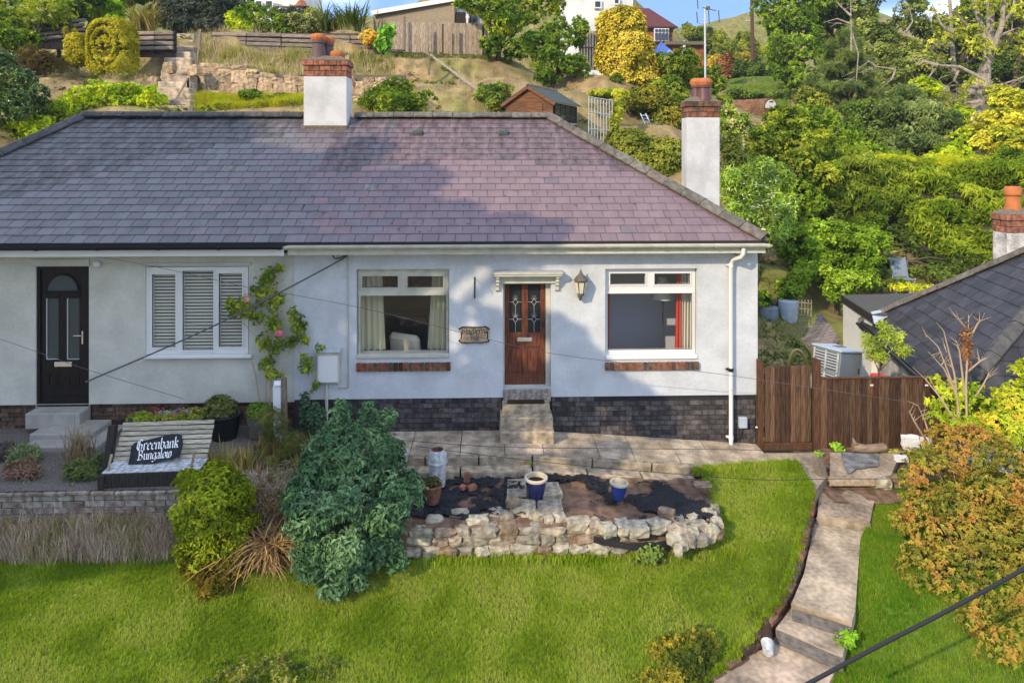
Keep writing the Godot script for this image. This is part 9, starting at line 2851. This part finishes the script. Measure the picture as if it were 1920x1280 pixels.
	for l in [[[1800, 830], [1795, 740], [1760, 650], [1735, 625]], [[1805, 830], [1790, 700], [1770, 620], [1757, 605]], [[1815, 830], [1812, 720], [1816, 640], [1817, 590]], [[1812, 700], [1835, 680], [1850, 670]], [[1816, 640], [1835, 605], [1842, 600]], [[1816, 620], [1800, 600], [1796, 598]], [[1795, 740], [1770, 690], [1742, 660]], [[1820, 760], [1845, 720], [1855, 700]], [[1800, 800], [1760, 740], [1735, 710]], [[1810, 740], [1800, 660], [1795, 640]], [[1740, 830], [1715, 790], [1705, 770]], [[1750, 835], [1735, 790], [1722, 760]]]:
		var pts := []
		for p in l: pts.append(at(p[0], p[1], 11.0 + R(-0.15, 0.15)))
		tube(st, pts, 0.02, 0.005, 5)
		for i in 5:
			var q: Vector3 = pts[1].lerp(pts[-1], rng.randf())
			tube(st, [q, q + Vector3(R(-0.16, 0.16), R(0.02, 0.2), R(-0.1, 0.1))], 0.006, 0.002, 4)
	wp(tw, "twigs", st, M.twig)
	foliage(tw, "brown_leaves", [cl(1814, 650, 11.0, 0.08, 0.35)], 90, "small", "dull", 0.05, [lin(0.25, 0.12, 0.06), lin(0.3, 0.15, 0.07)], {"gap": -2.0, "shell": 1.0})
	bush("green_shrub", "leafy bright green shrub among the bare twigs at the end of the brown fence", "shrub", ony(1790, 850, -0.4), [cl(1775, 755, 11.2, 0.3, 0.35), cl(1820, 750, 11.2, 0.3, 0.3), cl(1850, 770, 11.2, 0.35, 0.25), cl(1800, 800, 11.0, 0.45, 0.25), cl(1900, 770, 11.0, 0.4, 0.4), cl(1870, 810, 10.8, 0.4, 0.3), cl(1755, 720, 11.3, 0.12, 0.2)], 2200, "broad", "leafy", 0.06, [lin(0.10, 0.14, 0.015), lin(0.19, 0.23, 0.025), lin(0.32, 0.31, 0.05)], {"r": 0.03, "gap": -0.15, "gf": 1.8})
	bush("yellow_shrub", "yellow-green bush at the right edge in front of the slate roof", "shrub", ony(1920, 900, -0.5), [cl(1900, 750, 11.0, 0.3, 0.4), cl(1925, 700, 11.2, 0.3, 0.3), cl(1930, 790, 10.8, 0.45, 0.5), cl(1870, 800, 10.8, 0.3, 0.3)], 1800, "broad", "leafy", 0.065, [lin(0.16, 0.18, 0.02), lin(0.32, 0.30, 0.04), lin(0.4, 0.25, 0.06)], {"r": 0.03, "gap": -0.2})
	# low bushes at the bottom edge
	for s in [["low_bush", "low ivy-leaved bush at the bottom edge of the lawn, left of centre", [[430, 1275, 7.75, 0.45, 0.22], [520, 1262, 7.8, 0.5, 0.24], [590, 1275, 7.75, 0.4, 0.2], [370, 1290, 7.7, 0.3, 0.16], [500, 1300, 7.6, 0.8, 0.3]], [lin(0.035, 0.05, 0.02), lin(0.07, 0.085, 0.03), lin(0.16, 0.14, 0.05)], 500, -1.0], ["low_bush", "low yellowing bush at the bottom edge of the lawn beside the brick edging", [[1270, 1250, 7.9, 0.4, 0.28], [1310, 1210, 8.05, 0.25, 0.2], [1230, 1285, 7.8, 0.35, 0.22], [1300, 1290, 7.7, 0.4, 0.25], [1190, 1290, 7.75, 0.25, 0.15]], [lin(0.035, 0.045, 0.015), lin(0.075, 0.08, 0.022), lin(0.22, 0.16, 0.03)], 1280, -1.0]]:
		var b2 := []
		for q in s[2]: b2.append(cl(q[0], q[1], q[2], q[3], q[4]))
		bush(s[0], s[1], "bush", Vector3(b2[0][0].x, s[5], b2[0][0].z), b2, 4600, "broad", "leafy", 0.042, s[3], {"r": 0.02, "gap": -0.3, "gf": 2.5, "shell": 0.8, "up": 0.9})
	# small weeds along walls, steps and the stone edging
	var spots := [[905, 1015, "big reddish dead fern lying over the stone edging", 0.2, 26, "droop", [lin(0.2, 0.09, 0.05), lin(0.3, 0.16, 0.09)], 5], [822, 1000, "yellow-leaved weed beside the brown clay pot", 0.14, 60, "small", [lin(0.1, 0.13, 0.03), lin(0.34, 0.32, 0.06)], 0], [905, 866, "sprig of green weed on the kerb left of the large blue pot", 0.07, 16, "narrow", [lin(0.09, 0.12, 0.03), lin(0.18, 0.2, 0.06)], 0], [990, 868, "sprig of green weed on the kerb above the large blue pot", 0.07, 16, "narrow", [lin(0.1, 0.12, 0.03), lin(0.2, 0.2, 0.06)], 0], [940, 812, "tuft of grass at the left foot of the door steps", 0.08, 20, "narrow", [lin(0.1, 0.16, 0.02), lin(0.2, 0.26, 0.04)], 0], [1048, 822, "tuft of grass at the right foot of the door steps", 0.08, 20, "narrow", [lin(0.12, 0.17, 0.02), lin(0.24, 0.28, 0.06)], 0], [1255, 880, "brownish seedling weed on the kerb at the right end of the bed", 0.1, 22, "broad", [lin(0.16, 0.15, 0.05), lin(0.26, 0.22, 0.08)], 0], [1183, 896, "dark green weed behind the small bright blue pot", 0.08, 20, "small", [lin(0.05, 0.08, 0.03), lin(0.1, 0.14, 0.06)], 0], [1300, 895, "yellowing weeds along the right end of the kerb", 0.16, 50, "small", [lin(0.12, 0.16, 0.03), lin(0.32, 0.28, 0.06)], 0], [1570, 845, "bright green ivy at the foot of the fence left of the log", 0.16, 60, "broad", [lin(0.09, 0.17, 0.02), lin(0.2, 0.3, 0.05)], 0], [1680, 855, "yellow-green creeper among the white plastic", 0.14, 30, "broad", [lin(0.2, 0.24, 0.02), lin(0.4, 0.38, 0.04)], 0], [1535, 855, "low ivy at the right end of the gate threshold", 0.1, 34, "small", [lin(0.08, 0.15, 0.02), lin(0.18, 0.28, 0.05)], 0], [1320, 1028, "pale rosette weed in the soil at the end of the stone edging", 0.12, 34, "big", [lin(0.12, 0.16, 0.07), lin(0.22, 0.26, 0.13)], 0], [1590, 1210, "green weeds on the edge of the lower path steps", 0.16, 70, "broad", [lin(0.07, 0.14, 0.015), lin(0.15, 0.24, 0.03)], 0], [1218, 1050, "leafy dark weeds on the lawn edge below the fabric strip", 0.22, 90, "small", [lin(0.05, 0.08, 0.03), lin(0.13, 0.15, 0.05)], 0]]
	for s in spots:
		var yb := -0.05 if s[1] < 880 else -0.35 if s[1] < 1000 else -0.6
		if s[0] > 1500: yb = -0.3 if s[1] < 1000 else -0.75
		var q := ony(s[0], s[1], yb)
		var w := thing("weed", s[2], "weed", q, 0.0, "weeds growing in cracks and edges")
		if s[7] > 0:
			var at_q := func(): return q + Vector3(R(-0.05, 0.05), 0, R(-0.05, 0.05))
			tuft_patch(w, "dead_fronds", s[7], at_q, "droop", "straw", 0.42, s[6], 0.7)
		else:
			foliage(w, "leaves", [[q + Vector3(0, s[3] * 0.4, 0), Vector3(s[3], s[3] * 0.6, s[3] * 0.7)]], s[4], s[5], "leafy", maxf(0.03, s[3] * 0.3), s[6], {"gap": -2.0, "shell": 1.0})

func shade_trees():
	# two tall trees standing behind the viewer to the left; their crowns lie between the sun and the house
	var dense := [lin(0.05, 0.08, 0.015), lin(0.10, 0.13, 0.025)]
	var S := sun_dir
	var spec := [
		["tall broadleaf tree behind the viewer shading the left roof", [[[60, 330], 1.5], [[200, 300], 1.5], [[330, 270], 1.2], [[120, 400], 1.6], [[280, 380], 1.6], [[420, 340], 1.2], [[400, 430], 1.5], [[560, 330], 0.75], [[540, 420], 1.3], [[-60, 300], 1.6], [[-50, 420], 1.8], [[250, 240], 0.7], [[90, 250], 0.9], [[380, 230], 0.45], [[650, 300], 0.42], [[700, 275], 0.3], [[690, 350], 0.55], [[660, 420], 1.0]], 24.0, 30000],
		["second tall broadleaf tree behind the viewer shading the lower walls and garden", [[[790, 335], 0.42], [[760, 405], 0.6], [[700, 430], 0.55], [[850, 415], 0.5], [[900, 435], 0.4], [[965, 432], 0.4], [[1030, 436], 0.26], [[800, 440], 0.4], [[600, 440], 0.5]], 16.0, 16000]]
	for s in spec:
		var bl := []
		for e in s[1]:
			var rp := on_roof(e[0][0], e[0][1])
			bl.append([roof_p(rp.x, rp.y) + S * (s[2] + R(-3, 3)), Vector3(e[1], e[1], e[1] * 1.3)])
		if s[2] < 20.0:
			for e in [[690, 730, 0.3], [850, 735, 0.4], [930, 700, 0.35], [905, 650, 0.16], [770, 475, 0.18], [665, 500, 0.2], [575, 500, 0.16], [565, 655, 0.3], [645, 660, 0.22], [1010, 600, 0.14], [1065, 640, 0.28], [1105, 690, 0.34], [1050, 740, 0.42], [1165, 740, 0.24], [1215, 770, 0.34], [965, 480, 0.16], [850, 590, 0.13], [745, 575, 0.22], [800, 650, 0.26], [760, 720, 0.25], [920, 600, 0.14]]:
				bl.append([onz(e[0], e[1]) + S * (s[2] + R(-1.5, 1.5)), Vector3.ONE * e[2]])
			for e in [[900, 850, 0.6], [700, 850, 1.0], [800, 900, 0.6], [960, 900, 0.3], [1130, 850, 0.3], [1280, 900, 0.25], [1210, 930, 0.35]]:
				bl.append([ony(e[0], e[1], 0.0) + S * (s[2] + R(-1.5, 1.5)), Vector3.ONE * e[2]])
		else:
			for e in [[60, 560, 1.6], [250, 600, 1.5], [400, 570, 0.9], [120, 700, 1.6], [350, 720, 1.5], [500, 690, 0.9], [530, 540, 0.25], [-80, 640, 1.8]]:
				bl.append([onz(e[0], e[1]) + S * (s[2] + R(-1.5, 1.5)), Vector3.ONE * e[2]])
			for e in [[100, 850, 1.1], [300, 870, 1.0], [500, 870, 0.9]]:
				bl.append([ony(e[0], e[1], -0.3) + S * (s[2] + R(-1.5, 1.5)), Vector3.ONE * e[2]])
		var foot := Vector3(-33.0 if s[2] > 20.0 else -17.0, -1.5, 9.0)
		bush("shade_tree", s[0], "tree", foot, bl, s[3], "broad", "leafy", 0.3 if s[2] > 20.0 else 0.2, dense, {"wood": "trunk", "leaves": "crown", "r": 0.4, "gap": -0.42 if s[2] > 20.0 else -0.9, "gf": 0.9, "shell": 0.9, "fork": 0.5, "lump": 0.2, "whole": true})

func wires():
	var spec := [
		["service_cable", "thick grey service cable slanting across the white blind window to the black door", "cable", [onz(645, 478, 0.05), onz(632, 470, 0.06), onz(622, 475, 0.08), onz(628, 485, 0.1), onz(637, 488, 0.12), onz(400, 611, 0.42), onz(160, 716, 0.05)], 0.014, "wire_grey"],
		["eaves_cable", "black cable looped along under the white gutter", "cable", [onz(640, 470, 0.06), onz(800, 466, 0.33), onz(1060, 462, 0.33), onz(1330, 463, 0.33), onz(1385, 480, 0.06)], 0.009, "cable_black"],
		["thin_wire", "thin dark wire crossing the front of both houses from the rose to the brown fence", "wire", [at(525, 548, 11.4), at(700, 582, 11.3), at(900, 632, 11.2), at(1050, 665, 11.2), at(1300, 695, 11.4), at(1420, 711, 11.6), at(1760, 762, 11.9)], 0.004, "wire_grey"],
		["thin_wire", "thin dark wire dropping across the black door to the flower trough", "wire", [at(-40, 622, 11.2), at(70, 660, 11.3), at(170, 695, 11.4), at(345, 748, 11.6)], 0.004, "wire_grey"],
		["thin_wire", "thin wire from the left eaves across the top of the blind window", "wire", [onz(40, 470, 0.3), onz(170, 480, 0.3), onz(290, 500, 0.2), onz(470, 540, 0.15), onz(530, 556, 0.12)], 0.004, "wire_grey"],
		["thin_wire", "fine dark wire low over the paved path and the gate slab", "wire", [at(640, 815, 10.9), at(900, 836, 10.9), at(1100, 840, 10.9), at(1400, 843, 10.9), at(1640, 848, 10.9), at(1960, 850, 10.8)], 0.004, "cable_black"],
		["thin_wire", "fine dark wire along the front edge of the paved path", "wire", [at(780, 836, 10.6), at(900, 852, 10.6), at(1080, 872, 10.6), at(1400, 898, 10.5), at(1540, 898, 10.4), at(1720, 897, 10.4)], 0.004, "cable_black"],
		["overhead_cable", "thick black overhead cable crossing the lower right corner in front of the hedge", "cable", [at(1500, 1290, 5.4), at(1640, 1215, 5.5), at(1790, 1138, 5.6), at(1960, 1042, 5.7), at(2200, 880, 5.9)], 0.0165, "cable_black"],
	]
	for s in spec:
		var pts: Array = s[3]
		var fine := []
		for i in pts.size() - 1:
			for k in 5: fine.append(pts[i].cubic_interpolate(pts[i + 1], pts[maxi(i - 1, 0)], pts[mini(i + 2, pts.size() - 1)], k / 5.0))
		fine.append(pts[-1])
		var t := thing(s[0], s[1], s[2], pts[0])
		var st := mb(true)
		tube(st, fine, s[4], s[4], 6)
		wp(t, "strand", st, M[s[5]])
